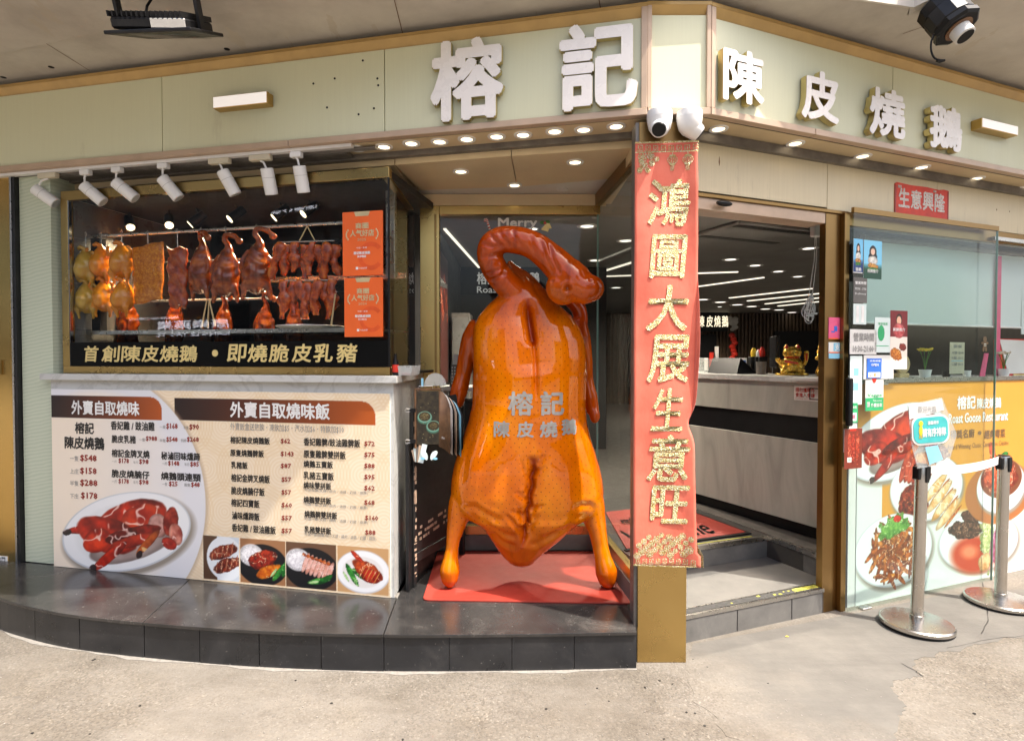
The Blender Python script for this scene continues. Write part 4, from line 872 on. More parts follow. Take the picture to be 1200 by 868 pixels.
sb = empty('name_board', 'black name board on the wall behind the goose neck', 'sign', (0, 7.96, 0)); bx('board', M['black'], sb, q0.x, q1.x, 0, .03, q0.z, q1.z)
m = MB(); a = on_y(559, 333, 7.95); b = on_y(632, 319, 7.95); m.text('榕記陳皮燒鵝', a.x, a.z, b.x, b.z, -.004, .02); a = on_y(559, 343, 7.95); b = on_y(622, 335.5, 7.95); m.text('Roast Goose', a.x, a.z, b.x, b.z, -.004, .01); m.build('lettering', M['dim_sign'], sb)
ls = empty('lit_wall_sign', 'glowing white characters on the far dining room wall beside the banner', 'sign', (0, 15.8, 0))
for ch, x in zip('陳皮燒鵝', (818, 828, 837, 846)):
    a = on_y(x, 383, 15.8); b = on_y(x + 7.5, 370, 15.8); m = MB(); m.text(ch, a.x, a.z, b.x, b.z, 0, .02); m.build('character', emis('sign_glow_' + str(x), (1, .86, .6, 1), .5) if x == 818 else bpy.data.materials['sign_glow_818'], ls)
a = on_y(800, 388, 15.85); b = on_y(853, 366, 15.85); bx('board', M['black'], ls, a.x, b.x, .05, .08, a.z, b.z)
dr = empty('paper_dragon', 'red and white paper dragon streamer hanging on the far wall', 'decoration', (0, 15.6, 0))
m = MB()
for k in range(9): p = on_y(858 + (k % 3) * 1.5, 393 + k * 4.4, 15.6); m.ball((p.x, 0, p.z), .09, .05, .07, 8, 6)
m.build('body', M['red'], dr, smooth=True); m = MB(); p = on_y(860, 377, 15.55)
for k, (dx, dz, r) in enumerate(((0, 0, .14), (.06, .08, .08), (-.08, .1, .07), (.05, -.14, .09), (-.02, -.2, .06))): m.ball((p.x + dx, 0, p.z + dz), r, .05, r * .8, 8, 6)
m.build('head', M['white_paint'], dr, smooth=True)

# ================================================================ GIANT GOOSE
def remeshed(mbs, voxel, smooth_it=6, name='body'):
    me = bpy.data.meshes.new('tmp'); allv = []; allf = []
    for m in mbs:
        n = len(allv); allv += [tuple(v) for v in m.v]; allf += [tuple(i + n for i in f) for f in m.f]
    me.from_pydata(allv, [], allf); bm = bmesh.new(); bm.from_mesh(me); bmesh.ops.recalc_face_normals(bm, faces=bm.faces); bm.to_mesh(me); bm.free()
    o = bpy.data.objects.new('tmp', me); COL.objects.link(o)
    r = o.modifiers.new('r', 'REMESH'); r.mode = 'VOXEL'; r.voxel_size = voxel; r.adaptivity = 0
    s = o.modifiers.new('s', 'SMOOTH'); s.iterations = smooth_it; s.factor = .6
    dg = bpy.context.evaluated_depsgraph_get(); res = bpy.data.meshes.new_from_object(o.evaluated_get(dg)); bpy.data.objects.remove(o); res.name = name; return res
GY = 3.52
goose = empty('giant_roast_goose', 'giant glossy roast goose statue standing on the red mat', 'statue', (0.085, GY, .2))
GO = Vector((0.085, GY, .2))
def gp(x, y, Y): return on_y(x, y, Y) - GO
rows = [(306, 595, 599, .03), (312, 593, 606, .05), (319, 591, 619, .075), (327, 590, 628, .10), (335, 590, 635, .125), (345, 585, 644, .15), (356, 573, 653, .175), (370, 561, 669, .20), (384, 555, 679, .225), (400, 554, 685, .245), (420, 554, 687, .26), (437, 554.5, 687, .265), (455, 554, 686.5, .265),
        (474, 553, 686, .265), (492, 549, 687, .265), (510, 543, 691, .268), (530, 536, 697.5, .272), (545, 532, 702, .275), (560, 529, 705.5, .275), (575, 528, 707, .272), (587, 529, 706, .262), (596, 534, 701, .25), (603, 546, 690, .235), (609, 558, 678, .22), (616, 567, 670, .205), (628, 575, 657, .18), (640, 583, 642, .15), (649, 590, 631, .13), (655, 596, 626, .105), (660, 605, 618, .05)]
body = MB(); rs = []
for y, l, r, b in rows:
    a = gp(l, y, GY); c_ = gp(r, y, GY); cx = (a.x + c_.x) / 2; hx = (c_.x - a.x) / 2; z = a.z; ring = []
    yo = 0.0 if y < 600 else -.02
    for k in range(48):
        t = 2 * math.pi * k / 48; e = 2 / 2.25; ct, st_ = math.cos(t), math.sin(t)
        ring.append((cx + hx * math.copysign(abs(ct) ** e, ct), yo + b * math.copysign(abs(st_) ** e, st_), z))
    rs.append(ring)
body.rings(rs)
def path(pts_, Ys): return [gp(x, y, Y) for (x, y), Y in zip(pts_, Ys)]
PXM = GY / 680
neck = MB()
nk = [(612, 347), (595, 334), (581, 317), (574, 300), (576, 288), (586, 281.5), (603, 281), (624, 287), (642, 300), (657, 314), (668, 326)]
nY = [3.46, 3.42, 3.38, 3.36, 3.34, 3.33, 3.32, 3.31, 3.30, 3.29, 3.28]
NP = path(nk, nY); nr = [.085, .080, .077, .075, .074, .076, .078, .079, .084, .093, .100]
# smooth the neck path
def cr(P, r, n=5):
    out = []; ro = []
    for i in range(len(P) - 1):
        p0 = P[max(i - 1, 0)]; p1 = P[i]; p2 = P[i + 1]; p3 = P[min(i + 2, len(P) - 1)]
        for k in range(n):
            t = k / n; out.append(.5 * ((2 * p1) + (p2 - p0) * t + (2 * p0 - 5 * p1 + 4 * p2 - p3) * t * t + (3 * p1 - p0 - 3 * p2 + p3) * t ** 3)); ro.append(r[i] * (1 - t) + r[i + 1] * t)
    out.append(P[-1]); ro.append(r[-1]); return out, ro
NPs, nrs = cr(NP, nr); neck.tube(NPs, nrs, 24)
head = MB()
HP, hr = cr(path([(662, 320), (674, 332), (684, 338), (692, 338)], [3.29, 3.27, 3.25, 3.24]), [.104, .110, .090, .078]); head.tube(HP, hr, 24)
c_ = gp(692, 338, 3.24); head.ball(c_, .078, .075, .076, 20, 14); c_ = gp(660, 337, 3.27); head.ball(c_, .10, .085, .10, 18, 12); c_ = gp(684, 325, 3.26); head.ball(c_, .052, .06, .04, 16, 10)
legs = []
for P_, r_ in (([(556, 560), (542, 588), (535.5, 612), (531.5, 630), (530, 642), (528.5, 653), (527.3, 668), (527, 680), (527.5, 688.5)], [.080, .082, .060, .043, .038, .044, .062, .050, .014]),
              ([(674, 560), (690, 586), (696, 606), (700.5, 624), (703.5, 640), (706.5, 653), (710.5, 670), (712, 682), (712.5, 690)], [.080, .090, .070, .054, .048, .050, .067, .052, .014])):
    Ys = [3.46, 3.46, 3.45, 3.43, 3.42, 3.41, 3.40, 3.395, 3.39]; m = MB(); a, b = cr(path(P_, Ys), r_); m.tube(a, b, 20); legs.append(m)
wings = []
for P_, r_, Ys in (([(561, 378), (553, 395), (548, 415), (543, 438), (538, 458), (533, 476)], [.05, .062, .058, .050, .056, .045], [3.60, 3.62, 3.63, 3.63, 3.62, 3.62]),
                  ([(676, 372), (681, 395), (686, 420), (688, 445), (692, 465), (695, 484)], [.05, .06, .045, .04, .045, .040], [3.62, 3.64, 3.66, 3.66, 3.65, 3.64])):
    m = MB(); a, b = cr(path(P_, Ys), r_); m.tube(a, b, 16); wings.append(m)
m = MB(); m.ball(gp(697, 487, 3.62), .035, .035, .05, 12, 8); wings.append(m)
# wing root behind the right shoulder
m = MB(); a, b = cr(path([(668, 350), (678, 362), (682, 380)], [3.62, 3.62, 3.62]), [.05, .05, .04]); m.tube(a, b, 14); wings.append(m)
me = remeshed([body, neck, head] + legs + wings, .0078, 8)
N = len(me.vertices); co = np.empty(N * 3); me.vertices.foreach_get('co', co); co = co.reshape(-1, 3); no = np.empty(N * 3); me.vertices.foreach_get('normal', no); no = no.reshape(-1, 3)
front = np.clip(-no[:, 1] * 1.4, 0, 1)
def crease(pts_, width, depth, Y=3.27, ridge=0.0):
    "presses a smooth furrow along a photo polyline into the front of the body"
    global co
    P = np.array([[gp(x, y, Y).x, gp(x, y, Y).z] for x, y in pts_]); best = np.full(N, 9.0); tt = np.zeros(N); Lc = 0
    Ls = [np.hypot(*(P[i + 1] - P[i])) for i in range(len(P) - 1)]; T = sum(Ls)
    for i in range(len(P) - 1):
        a, b = P[i], P[i + 1]; d = b - a; q = co[:, [0, 2]] - a; t = np.clip((q @ d) / (d @ d), 0, 1); ds = np.hypot(*(q - t[:, None] * d).T); m_ = ds < best
        best[m_] = ds[m_]; tt[m_] = (Lc + t[m_] * Ls[i]) / T; Lc += Ls[i]
    prof = np.exp(-(best / width) ** 2); env = np.clip(np.minimum(tt, 1 - tt) * 6, 0, 1) if ridge >= 0 else 1
    co -= no * (prof * env * depth * front)[:, None]
    if ridge > 0: co += no * (np.exp(-((best - width * 2) / (width * .9)) ** 2) * env * ridge * front)[:, None]
    return best, tt
crease([(618, 350), (622, 375), (626, 400), (628, 425), (628, 450), (628, 470)], .011, .026)
crease([(619, 348), (622, 372), (626, 405)], .030, .045); crease([(619, 352), (623, 385), (628, 440)], .10, .030)
slit = [(626, 538), (627, 550), (623, 560), (625, 570), (621, 582), (622, 593), (617, 602), (619, 613), (614, 622), (615, 632), (612, 645)]
bs_, ts_ = crease(slit, .010, .036, ridge=.004)
crease([(626, 532), (622, 590), (615, 646)], .05, .034)
wr = random.Random(21)
for i in range(40):                                               # folds of skin gathered unevenly along the slit
    t = .05 + .92 * (i + wr.uniform(-.8, .8)) / 40; t = min(.97, max(.04, t)); k = t * (len(slit) - 1); a = slit[int(k)]; b = slit[min(int(k) + 1, len(slit) - 1)]; x = a[0] + (b[0] - a[0]) * (k % 1); y = a[1] + (b[1] - a[1]) * (k % 1); s_ = wr.choice((-1, 1)); L = wr.choice((5, 6, 8, 10, 14, 20)) * (.7 + t * .7); up = wr.uniform(.2, 2.2); bend = wr.uniform(-2, 3)
    crease([(x + s_ * .5, y), (x + s_ * L * .45, y - L * up * .4 + bend), (x + s_ * L * .85, y - L * up)], wr.uniform(.007, .014), wr.uniform(.005, .012), ridge=wr.uniform(0, .003))
for pts_ in ([(562, 608), (574, 620), (590, 628), (606, 632)], [(674, 612), (664, 622), (648, 630), (626, 634)], [(572, 626), (590, 640), (608, 646)], [(655, 624), (640, 636), (620, 644)], [(670, 598), (684, 594), (694, 596), (700, 604)], [(538, 600), (556, 596), (570, 604), (588, 612)]):
    crease(pts_, .018, .008, ridge=.002)
crease([(559, 470), (552, 500), (543, 540), (538, 580)], .03, .010)
for i, (a, b) in enumerate((((560, 300), (590, 296)), ((562, 283), (590, 290)), ((572, 271), (592, 290)), ((583, 266), (600, 291)), ((566, 320), (592, 312)), ((572, 328), (594, 318)), ((622, 276), (628, 300)), ((632, 280), (650, 322)), ((642, 284), (656, 325)), ((600, 268), (612, 290)), ((588, 322), (596, 306)))):
    crease([a, ((a[0] + b[0]) / 2 - 2, (a[1] + b[1]) / 2 + 2), b], .010, .006 + .002 * (i % 3), Y=3.27, ridge=.0015)
# eye socket and nostril
for (x, y, r, d) in ((665, 338, .015, .022), (648, 329, .007, .012), (692, 329, .006, .008)):
    p = gp(x, y, 3.18); dd_ = np.hypot(co[:, 0] - p.x, co[:, 2] - p.z); co -= no * (np.exp(-(dd_ / r) ** 2) * d * front)[:, None]
    co += no * (np.exp(-((dd_ - r * 2) / (r * .7)) ** 2) * d * .25 * front)[:, None]
co[:, 2] = np.maximum(co[:, 2], .006)
me.vertices.foreach_set('co', co.ravel())
sm = lambda x, a, b: np.clip((x - a) / (b - a), 0, 1) ** 2 * (3 - 2 * np.clip((x - a) / (b - a), 0, 1))
X_, Y_, Z_ = co[:, 0], co[:, 1], co[:, 2]
zs = lambda y: gp(600, y, GY).z
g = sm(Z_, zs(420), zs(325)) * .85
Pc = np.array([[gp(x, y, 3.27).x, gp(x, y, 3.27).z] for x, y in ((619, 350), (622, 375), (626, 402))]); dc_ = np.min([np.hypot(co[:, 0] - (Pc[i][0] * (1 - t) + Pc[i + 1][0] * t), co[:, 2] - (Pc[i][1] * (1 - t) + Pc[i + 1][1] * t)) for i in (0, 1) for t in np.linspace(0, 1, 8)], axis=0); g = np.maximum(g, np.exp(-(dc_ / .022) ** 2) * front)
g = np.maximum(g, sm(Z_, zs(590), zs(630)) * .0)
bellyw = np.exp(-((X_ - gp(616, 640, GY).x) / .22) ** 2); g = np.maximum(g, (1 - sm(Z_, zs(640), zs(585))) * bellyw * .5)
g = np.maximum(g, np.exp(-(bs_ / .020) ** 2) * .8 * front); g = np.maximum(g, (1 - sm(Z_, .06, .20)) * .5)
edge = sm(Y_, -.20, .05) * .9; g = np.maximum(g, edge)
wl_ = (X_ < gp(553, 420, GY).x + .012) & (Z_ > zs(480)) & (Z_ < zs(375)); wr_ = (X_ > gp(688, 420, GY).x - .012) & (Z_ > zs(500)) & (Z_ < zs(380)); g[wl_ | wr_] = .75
d1 = (1 - sm(Z_, zs(355), zs(335))) * sm(Z_, zs(625), zs(605)) * sm(-Y_, -.05, .06)
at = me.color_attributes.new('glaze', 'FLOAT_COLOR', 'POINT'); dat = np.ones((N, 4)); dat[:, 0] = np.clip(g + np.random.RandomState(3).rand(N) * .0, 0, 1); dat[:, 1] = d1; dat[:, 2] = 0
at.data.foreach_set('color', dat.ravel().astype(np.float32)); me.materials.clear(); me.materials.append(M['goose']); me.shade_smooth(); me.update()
gb = bpy.data.objects.new('body', me); COL.objects.link(gb); gb.parent = goose
bvh = BVHTree.FromPolygons([tuple(v.co) for v in me.vertices], [tuple(p.vertices) for p in me.polygons])
def on_goose(p):
    h = bvh.ray_cast(Vector((p.x, -2, p.z)), Vector((0, 1, 0))); return Vector((p.x, (h[0].y if h[0] else p.y) - .0035 + p.y, p.z))
def goose_text(s_, x0, y0, x1, y1, off):
    a = gp(x0, y1, 3.255); b = gp(x1, y0, 3.255); m = MB(); m.text(s_, a.x, a.z, b.x, b.z, 0, off * 1.4, 3); me2 = bpy.data.meshes.new('t'); me2.from_pydata([tuple(v) for v in m.v], [], m.f)
    bm = bmesh.new(); bm.from_mesh(me2); bmesh.ops.triangulate(bm, faces=bm.faces)
    for _ in range(3):
        es = [e for e in bm.edges if e.calc_length() > .016]
        if es: bmesh.ops.subdivide_edges(bm, edges=es, cuts=1, use_grid_fill=False); bmesh.ops.triangulate(bm, faces=bm.faces)
    bm.verts.index_update(); out = MB(); out.add([on_goose(v.co) for v in bm.verts], [tuple(v.index for v in f.verts) for f in bm.faces]); bm.free(); return out
m = MB()
for s_, bx_ in (('榕', (596, 459, 624, 486)), ('記', (634, 459, 661, 486)), ('陳', (579, 494, 597, 512)), ('皮', (606, 494, 625, 512)), ('燒', (633, 494, 653, 512)), ('鵝', (659, 492, 677, 510))):
    o = goose_text(s_, *bx_, .022); o.build('character', M['silver_ink'], goose)
e = gp(665, 338, 3.2); m = MB(); h = on_goose(Vector((e.x, 0, e.z))); m.ball((h.x, h.y + .012, h.z), .015, .015, .015, 12, 8); m.build('eye', M['roast'], goose, smooth=True)

mat_o = empty('floor_mat', 'plain red rubber mat under the giant goose', 'mat', (0, 3.6, PZ))
a, b, c1_, d_ = on_z(495, 702, .2), on_z(744, 706, .2), on_z(699, 645.5, .2), on_z(513, 645.5, .2)
corner = []
for (p, q, r_) in ((d_, a, b),):
    v1 = (q.xy - p.xy).normalized(); v2 = (r_.xy - q.xy).normalized(); 
    for k in range(6): t = k / 5; corner.append(((q.xy - v1 * .04 * (1 - t) ** 2 + v2 * .04 * t ** 2)))
pts_ = [d_.xy] + corner + [b.xy, c1_.xy]
m = MB(); m.prism([(p.x, p.y - 3.6) for p in pts_], .0005, .0095); m.build('rubber_sheet', M['red_mat'], mat_o, bevel=.002)
wm = fempty('floor_mat', 'red welcome mat with black script on the floor inside the doorway', 'mat', WR, 0, 0, .3)
m = MB(); m.prism([(.02, .66), (1.02, .66), (1.02, 1.5), (.36, 1.5)], .0005, .010); m.build('rubber_sheet', M['red_mat'], wm); bx('border', M['black'], wm, .0, 1.04, .63, .6595, .0005, .009); bx('border', M['black'], wm, 1.0205, 1.04, .66, 1.5, .0005, .009)
m = MB(); tx = lambda s_, u0, v0, u1, v1: (lambda q: m.add([(p.x, v0 + (p.z), .0112) for p in q.v], q.f))((lambda q: (q.text(s_, u0, 0, u1, v1 - v0, 0, .03, 3, shear=.3), q)[1])(MB()))
tx('Welcome', .10, .72, .80, 1.00); tx('榕記陳皮燒鵝', .30, 1.14, .75, 1.26); m.build('lettering', M['black_ink'], wm)

# ================================================================ HANGING MEATS
def mpos(x, y, v): return WL.uz(x, y, v + .05)
def hook(m, z0, z1): m.tube([(0, 0, z0), (0, 0, z1), (.006, 0, z1 + .02), (0, .0, z1 + .032), (-.012, 0, z1 + .02)], .0022, 6)
chick = []
def make_chicken(seed):
    r = random.Random(seed); parts = []
    m = MB(); m.rings([[(a_ * math.cos(t), b_ * math.sin(t), z) for t in [2 * math.pi * k / 16 for k in range(16)]] for z, a_, b_ in ((-.088, .012, .012), (-.070, .034, .032), (-.040, .055, .050), (-.01, .062, .056), (.025, .054, .050), (.055, .038, .036), (.075, .022, .022), (.086, .012, .012))]); parts.append(m)
    m = MB(); m.ball((0, -.025, -.02), .040, .045, .055, 14, 10); parts.append(m)
    for s_ in (-1, 1):
        m = MB(); m.tube([(s_ * .030, -.005, .045), (s_ * .058, -.012, .030), (s_ * .068, -.02, .055), (s_ * .052, -.03, .075)], [.014, .013, .010, .007], 10); parts.append(m)
        m = MB(); m.tube([(s_ * .030, -.01, -.03), (s_ * .046, -.02, -.065), (s_ * .040, -.012, -.098), (s_ * .036, -.01, -.120)], [.024, .019, .009, .007], 10); parts.append(m)
    m = MB(); m.tube([(0, 0, .06), (.004, -.012, .088), (-.012, -.022, .098), (-.028, -.02, .088)], [.016, .013, .012, .010], 10); parts.append(m)
    return remeshed(parts, .0045, 3, 'chicken_body')
cm = [make_chicken(1)]
for i, (x, y, pale, wh) in enumerate([(101, 312, 1, 'upper pale'), (119, 308, 0, 'upper middle amber'), (143, 306, 0, 'upper amber'), (102, 349, 1, 'lower pale'), (122, 347, 0, 'lower middle amber'), (145, 347, 0, 'lower amber')]):
    v = .10 + (.03 if i % 3 == 1 else 0); u, z = mpos(x, y, v)
    lab_ = {0: 'pale soy chicken at the left end of the upper row', 1: 'amber soy chicken in the middle of the upper row', 2: 'amber soy chicken of the upper row beside the pork slab', 3: 'pale soy chicken at the left end of the lower row', 4: 'amber soy chicken in the middle of the lower row', 5: 'amber soy chicken of the lower row beside the pork slab'}[i]
    t = fempty('roast_chicken', lab_, 'roast chicken', WL, u, v + .05, z, group='soy chickens hanging in the display case'); t.rotation_euler.z += RND.uniform(-.25, .25) + (.2 if i % 3 == 0 else 0)
    k = 1.26 if i < 3 else 1.20; me_ = cm[0]
    if pale: me_ = me_.copy()
    me_.materials.clear(); me_.materials.append(M['plainchicken' if pale else 'soy']); me_.shade_smooth(); o = bpy.data.objects.new('meat', me_); COL.objects.link(o); o.parent = t; o.scale = (k, k, k)
    m = MB(); hook(m, .075, .12 if i >= 3 else RZ - z - .01); m.build('hook', M['steel'], t)
def slab(name, lab_, cat, x0, y0, x1, y1, v, th, mat, wav):
    u0, z0 = mpos(x0, y1, v); u1, z1 = mpos(x1, y0, v); uc, zc = (u0 + u1) / 2, (z0 + z1) / 2; t = fempty(name, lab_, cat, WL, uc, v + .05, zc); nx, nz = 12, 26; r = random.Random(int(x0)); m = MB()
    w2, h2 = (u1 - u0) / 2, (z1 - z0) / 2; fr = {}
    ph = [r.uniform(0, 6) for _ in range(6)]
    def P(i, k, s_):
        a = -1 + 2 * i / nx; b = -1 + 2 * k / nz; wl = 1 - .13 * max(0, -b) + wav * .05 * math.sin(b * 7 + ph[0]) + wav * .03 * math.sin(b * 17 + ph[1])
        zz = b * h2 + wav * .012 * math.sin(a * 5 + ph[2]) + (.02 * a if name == 'pork_slab' else 0); round_ = (1 - abs(a) ** 6) * (1 - abs(b) ** 8)
        return (a * w2 * wl, s_ * (th * (.35 + .65 * round_)) + wav * .008 * math.sin(b * 9 + a * 3 + ph[3]) + wav * .005 * math.sin(b * 23 + a * 11 + ph[4]), zz)
    vs = [P(i, k, -1) for k in range(nz + 1) for i in range(nx + 1)] + [P(i, k, 1) for k in range(nz + 1) for i in range(nx + 1)]; n1 = (nx + 1) * (nz + 1); fs = []
    for k in range(nz):
        for i in range(nx):
            q = k * (nx + 1) + i; fs.append((q, q + 1, q + nx + 2, q + nx + 1)); fs.append((n1 + q, n1 + q + nx + 1, n1 + q + nx + 2, n1 + q + 1))
    for k in range(nz): q = k * (nx + 1); fs.append((q, q + nx + 1, n1 + q + nx + 1, n1 + q)); q += nx; fs.append((q, n1 + q, n1 + q + nx + 1, q + nx + 1))
    for i in range(nx): fs.append((i, n1 + i, n1 + i + 1, i + 1)); q = nz * (nx + 1) + i; fs.append((q, q + 1, n1 + q + 1, n1 + q))
    m.add(vs, fs); m.build('meat', M[mat], t, smooth=True, ang=70); m = MB(); hook(m, h2 - .03, RZ - zc - .02); m.build('hook', M['steel'], t); return t
slab('pork_slab', 'broad slab of golden roast pork with crackling skin beside the chickens', 'roast pork', 157, 286, 191, 354, .11, .022, 'belly', .35)
slab('rib_slab', 'narrow dark red slab of roast suckling pig between pork and geese', 'roast pork', 198, 290, 219, 360, .11, .018, 'ribs', 1.0)
def make_goose():
    P = []
    m = MB(); m.rings([[(cx + a_ * math.cos(t), b_ * math.sin(t), z) for t in [2 * math.pi * k / 18 for k in range(18)]] for z, cx, a_, b_ in ((-.185, .0, .018, .018), (-.155, -.002, .045, .04), (-.115, -.004, .062, .055), (-.06, -.004, .066, .060), (0, 0, .058, .055), (.06, .004, .046, .044), (.105, .008, .032, .03), (.135, .012, .020, .019), (.150, .013, .014, .014))]); P.append(m)
    m = MB(); a, b = cr([Vector(p) for p in ((.010, 0, .12), (.012, 0, .155), (-.004, 0, .185), (-.002, -.005, .212), (.022, -.01, .222), (.050, -.012, .208), (.072, -.012, .180))], [.018, .015, .014, .014, .015, .016, .013]); m.tube(a, b, 10); P.append(m)
    m = MB(); m.ball((.074, -.012, .176), .017, .014, .024, 10, 8); P.append(m)
    for s_ in (-1, 1):
        m = MB(); m.tube([(s_ * .03, .0, .085), (s_ * .060, -.005, .03), (s_ * .066, -.01, -.03), (s_ * .058, -.012, -.055)], [.014, .013, .010, .006], 8); P.append(m)
        m = MB(); m.tube([(s_ * .032, -.01, -.10), (s_ * .052, -.014, -.15), (s_ * .058, -.01, -.20), (s_ * .060, -.008, -.225)], [.026, .018, .010, .009], 10); P.append(m)
    m = remeshed(P, .005, 3, 'goose_body'); n = len(m.vertices); c_ = np.empty(n * 3); m.vertices.foreach_get('co', c_); c_ = c_.reshape(-1, 3); nn_ = np.empty(n * 3); m.vertices.foreach_get('normal', nn_); nn_ = nn_.reshape(-1, 3)
    c_ += nn_ * (np.sin(c_[:, 2] * 90 + np.sin(c_[:, 0] * 60) * 2) * .0018 - np.exp(-(c_[:, 0] / .008) ** 2) * (c_[:, 2] < .0) * .010 * (nn_[:, 1] < 0))[:, None]; m.vertices.foreach_set('co', c_.ravel()); m.shade_smooth(); m.materials.clear(); m.materials.append(M['roast']); return m
gm = make_goose()
for i, (x, y, s_) in enumerate(((236, 312, 1), (265, 315, 1.0), (301, 310, 1.04))):
    u, z = mpos(x, y, .13); t = fempty('roast_goose', ['dark glossy roast goose hanging beside the narrow pork slab', 'dark glossy roast goose hanging in the middle of three', 'dark glossy roast goose hanging beside the barbecued pork strips'][i], 'roast goose', WL, u, .18, z, group='roast geese hanging in the display case')
    t.rotation_euler.z += (-.3, .15, .4)[i]; o = bpy.data.objects.new('meat', gm); COL.objects.link(o); o.parent = t; o.scale = (s_ * 1.32, s_ * 1.2, s_ * .97); m = MB(); hook(m, .16, RZ - z - .015); m.build('hook', M['steel'], t)
for i, (x, y) in enumerate(((205, 372), (262, 376), (310, 378), (345, 376), (150, 372))):   # second tier of geese in the dark behind
    u, z = mpos(x, y, .40); t = fempty('roast_goose', ['half hidden roast goose in the shade behind the narrow slab', 'half hidden roast goose in the shade under the middle goose', 'half hidden roast goose in the shade under the third goose', 'half hidden roast goose in the shade under the pork strips', 'half hidden roast goose in the shade under the chickens'][i], 'roast goose', WL, u, .45, z - .02, group='roast geese behind in the case')
    t.rotation_euler.z += RND.uniform(-.6, .6); o = bpy.data.objects.new('meat', gm); COL.objects.link(o); o.parent = t
def strip(i, x, y0, y1, v, lab_, tw):
    u, zt = mpos(x, y0, v); _, zb = mpos(x, y1, v); t = fempty('pork_strip', lab_, 'barbecued pork', WL, u, v + .05, zt, group='barbecued pork strips on skewers'); r = random.Random(i * 7 + 1); L = zt - zb; n = 14; rs = []
    for k in range(n + 1):
        f = k / n; z = -L * f; w_ = (.036 + .010 * math.sin(f * 9 + i) + r.uniform(-.005, .005)) * (.55 + .45 * math.sin(math.pi * min(1, f * 1.05 + .08))); cx = tw * f * .06 + .008 * math.sin(f * 6 + i * 2); cy = .006 * math.sin(f * 8 + i)
        rs.append([(cx + w_ * math.cos(a) * (1 + .22 * math.sin(3 * a + k * 1.3)), cy + w_ * .72 * math.sin(a), z) for a in [2 * math.pi * q / 12 for q in range(12)]])
    m = MB(); m.rings(rs[::-1]); m.build('meat', M['charsiu'], t, smooth=True, ang=80); return t
for i, x in enumerate((328, 337, 346, 356, 365, 374, 383, 391)): strip(i, x, 284 + (i % 2) * 3, 327 - (i % 3) * 4, .11 + .02 * (i % 2), '%s barbecued pork strip of the upper row counted from the geese' % ordn[i], (-1, -.6, -.2, .3, -.4, .2, -.3, .4)[i])
for i, x in enumerate((332, 342, 351, 361, 371, 381, 390)): strip(i + 9, x, 328 + (i % 2) * 2, 374 - (i % 3) * 5, .11 + .02 * (i % 2), '%s barbecued pork strip of the lower row counted from the geese' % ordn[i], (0, .2, .5, -.3, -.2, .3, -.4)[i])
sk = fempty('skewer_hanger', 'wooden skewer hanger holding the barbecued pork strips under the rail', 'hanger', WL, 0, .16, 0)
a = mpos(360, 265, .11); m = MB()
for dx in (-9, 9): b = mpos(360 + dx, 283, .11); m.cyl((a[0], 0, a[1]), (b[0], 0, b[1] + .005), .0035)
m.build('stick', M['wood_light'], sk); a = mpos(326, 284, .11); b = mpos(392, 282, .11); m = MB(); m.cyl((a[0], .0, a[1]), (b[0], 0, b[1]), .004); a = mpos(326, 329, .11); b = mpos(392, 328, .11); m.cyl((a[0], .0, a[1]), (b[0], 0, b[1]), .004); m.build('cross_bar', M['steel'], sk)
tray = fempty('serving_tray', 'shallow pale oval tray at the right end of the case shelf', 'tray', WL, mpos(362, 383, .17)[0], .26, 1.736)
m = MB(); m.lathe([(.0, 0), (.19, 0), (.215, .012), (.22, .014), (.212, .018), (.18, .006), (0, .004)], (0, 0, 0), 28, cap=False); m.build('dish', M['white'], tray, smooth=True)
for i, (x, y0, y1, dx, lb_) in enumerate(((243, 352, 384, -6, 'wooden skewer leaning left below the first hanging goose'), (247, 352, 384, -2, 'wooden skewer crossing behind its leaning neighbour'), (248, 352, 382, 7, 'wooden skewer leaning right below the hanging geese'), (396, 345, 382, -5, 'wooden skewer standing in the tray beside the orange plaque'))):
    a = mpos(x, y0, .10); b = mpos(x + dx, y1, .10); t = fempty('skewer', lb_, 'skewer', WL, b[0], .145 - .008 * i, b[1]); m = MB(); m.cyl((0, 0, 0), (a[0] - b[0], 0, a[1] - b[1]), .006, .004, 6); m.build('stick', M['wood_light'], t)

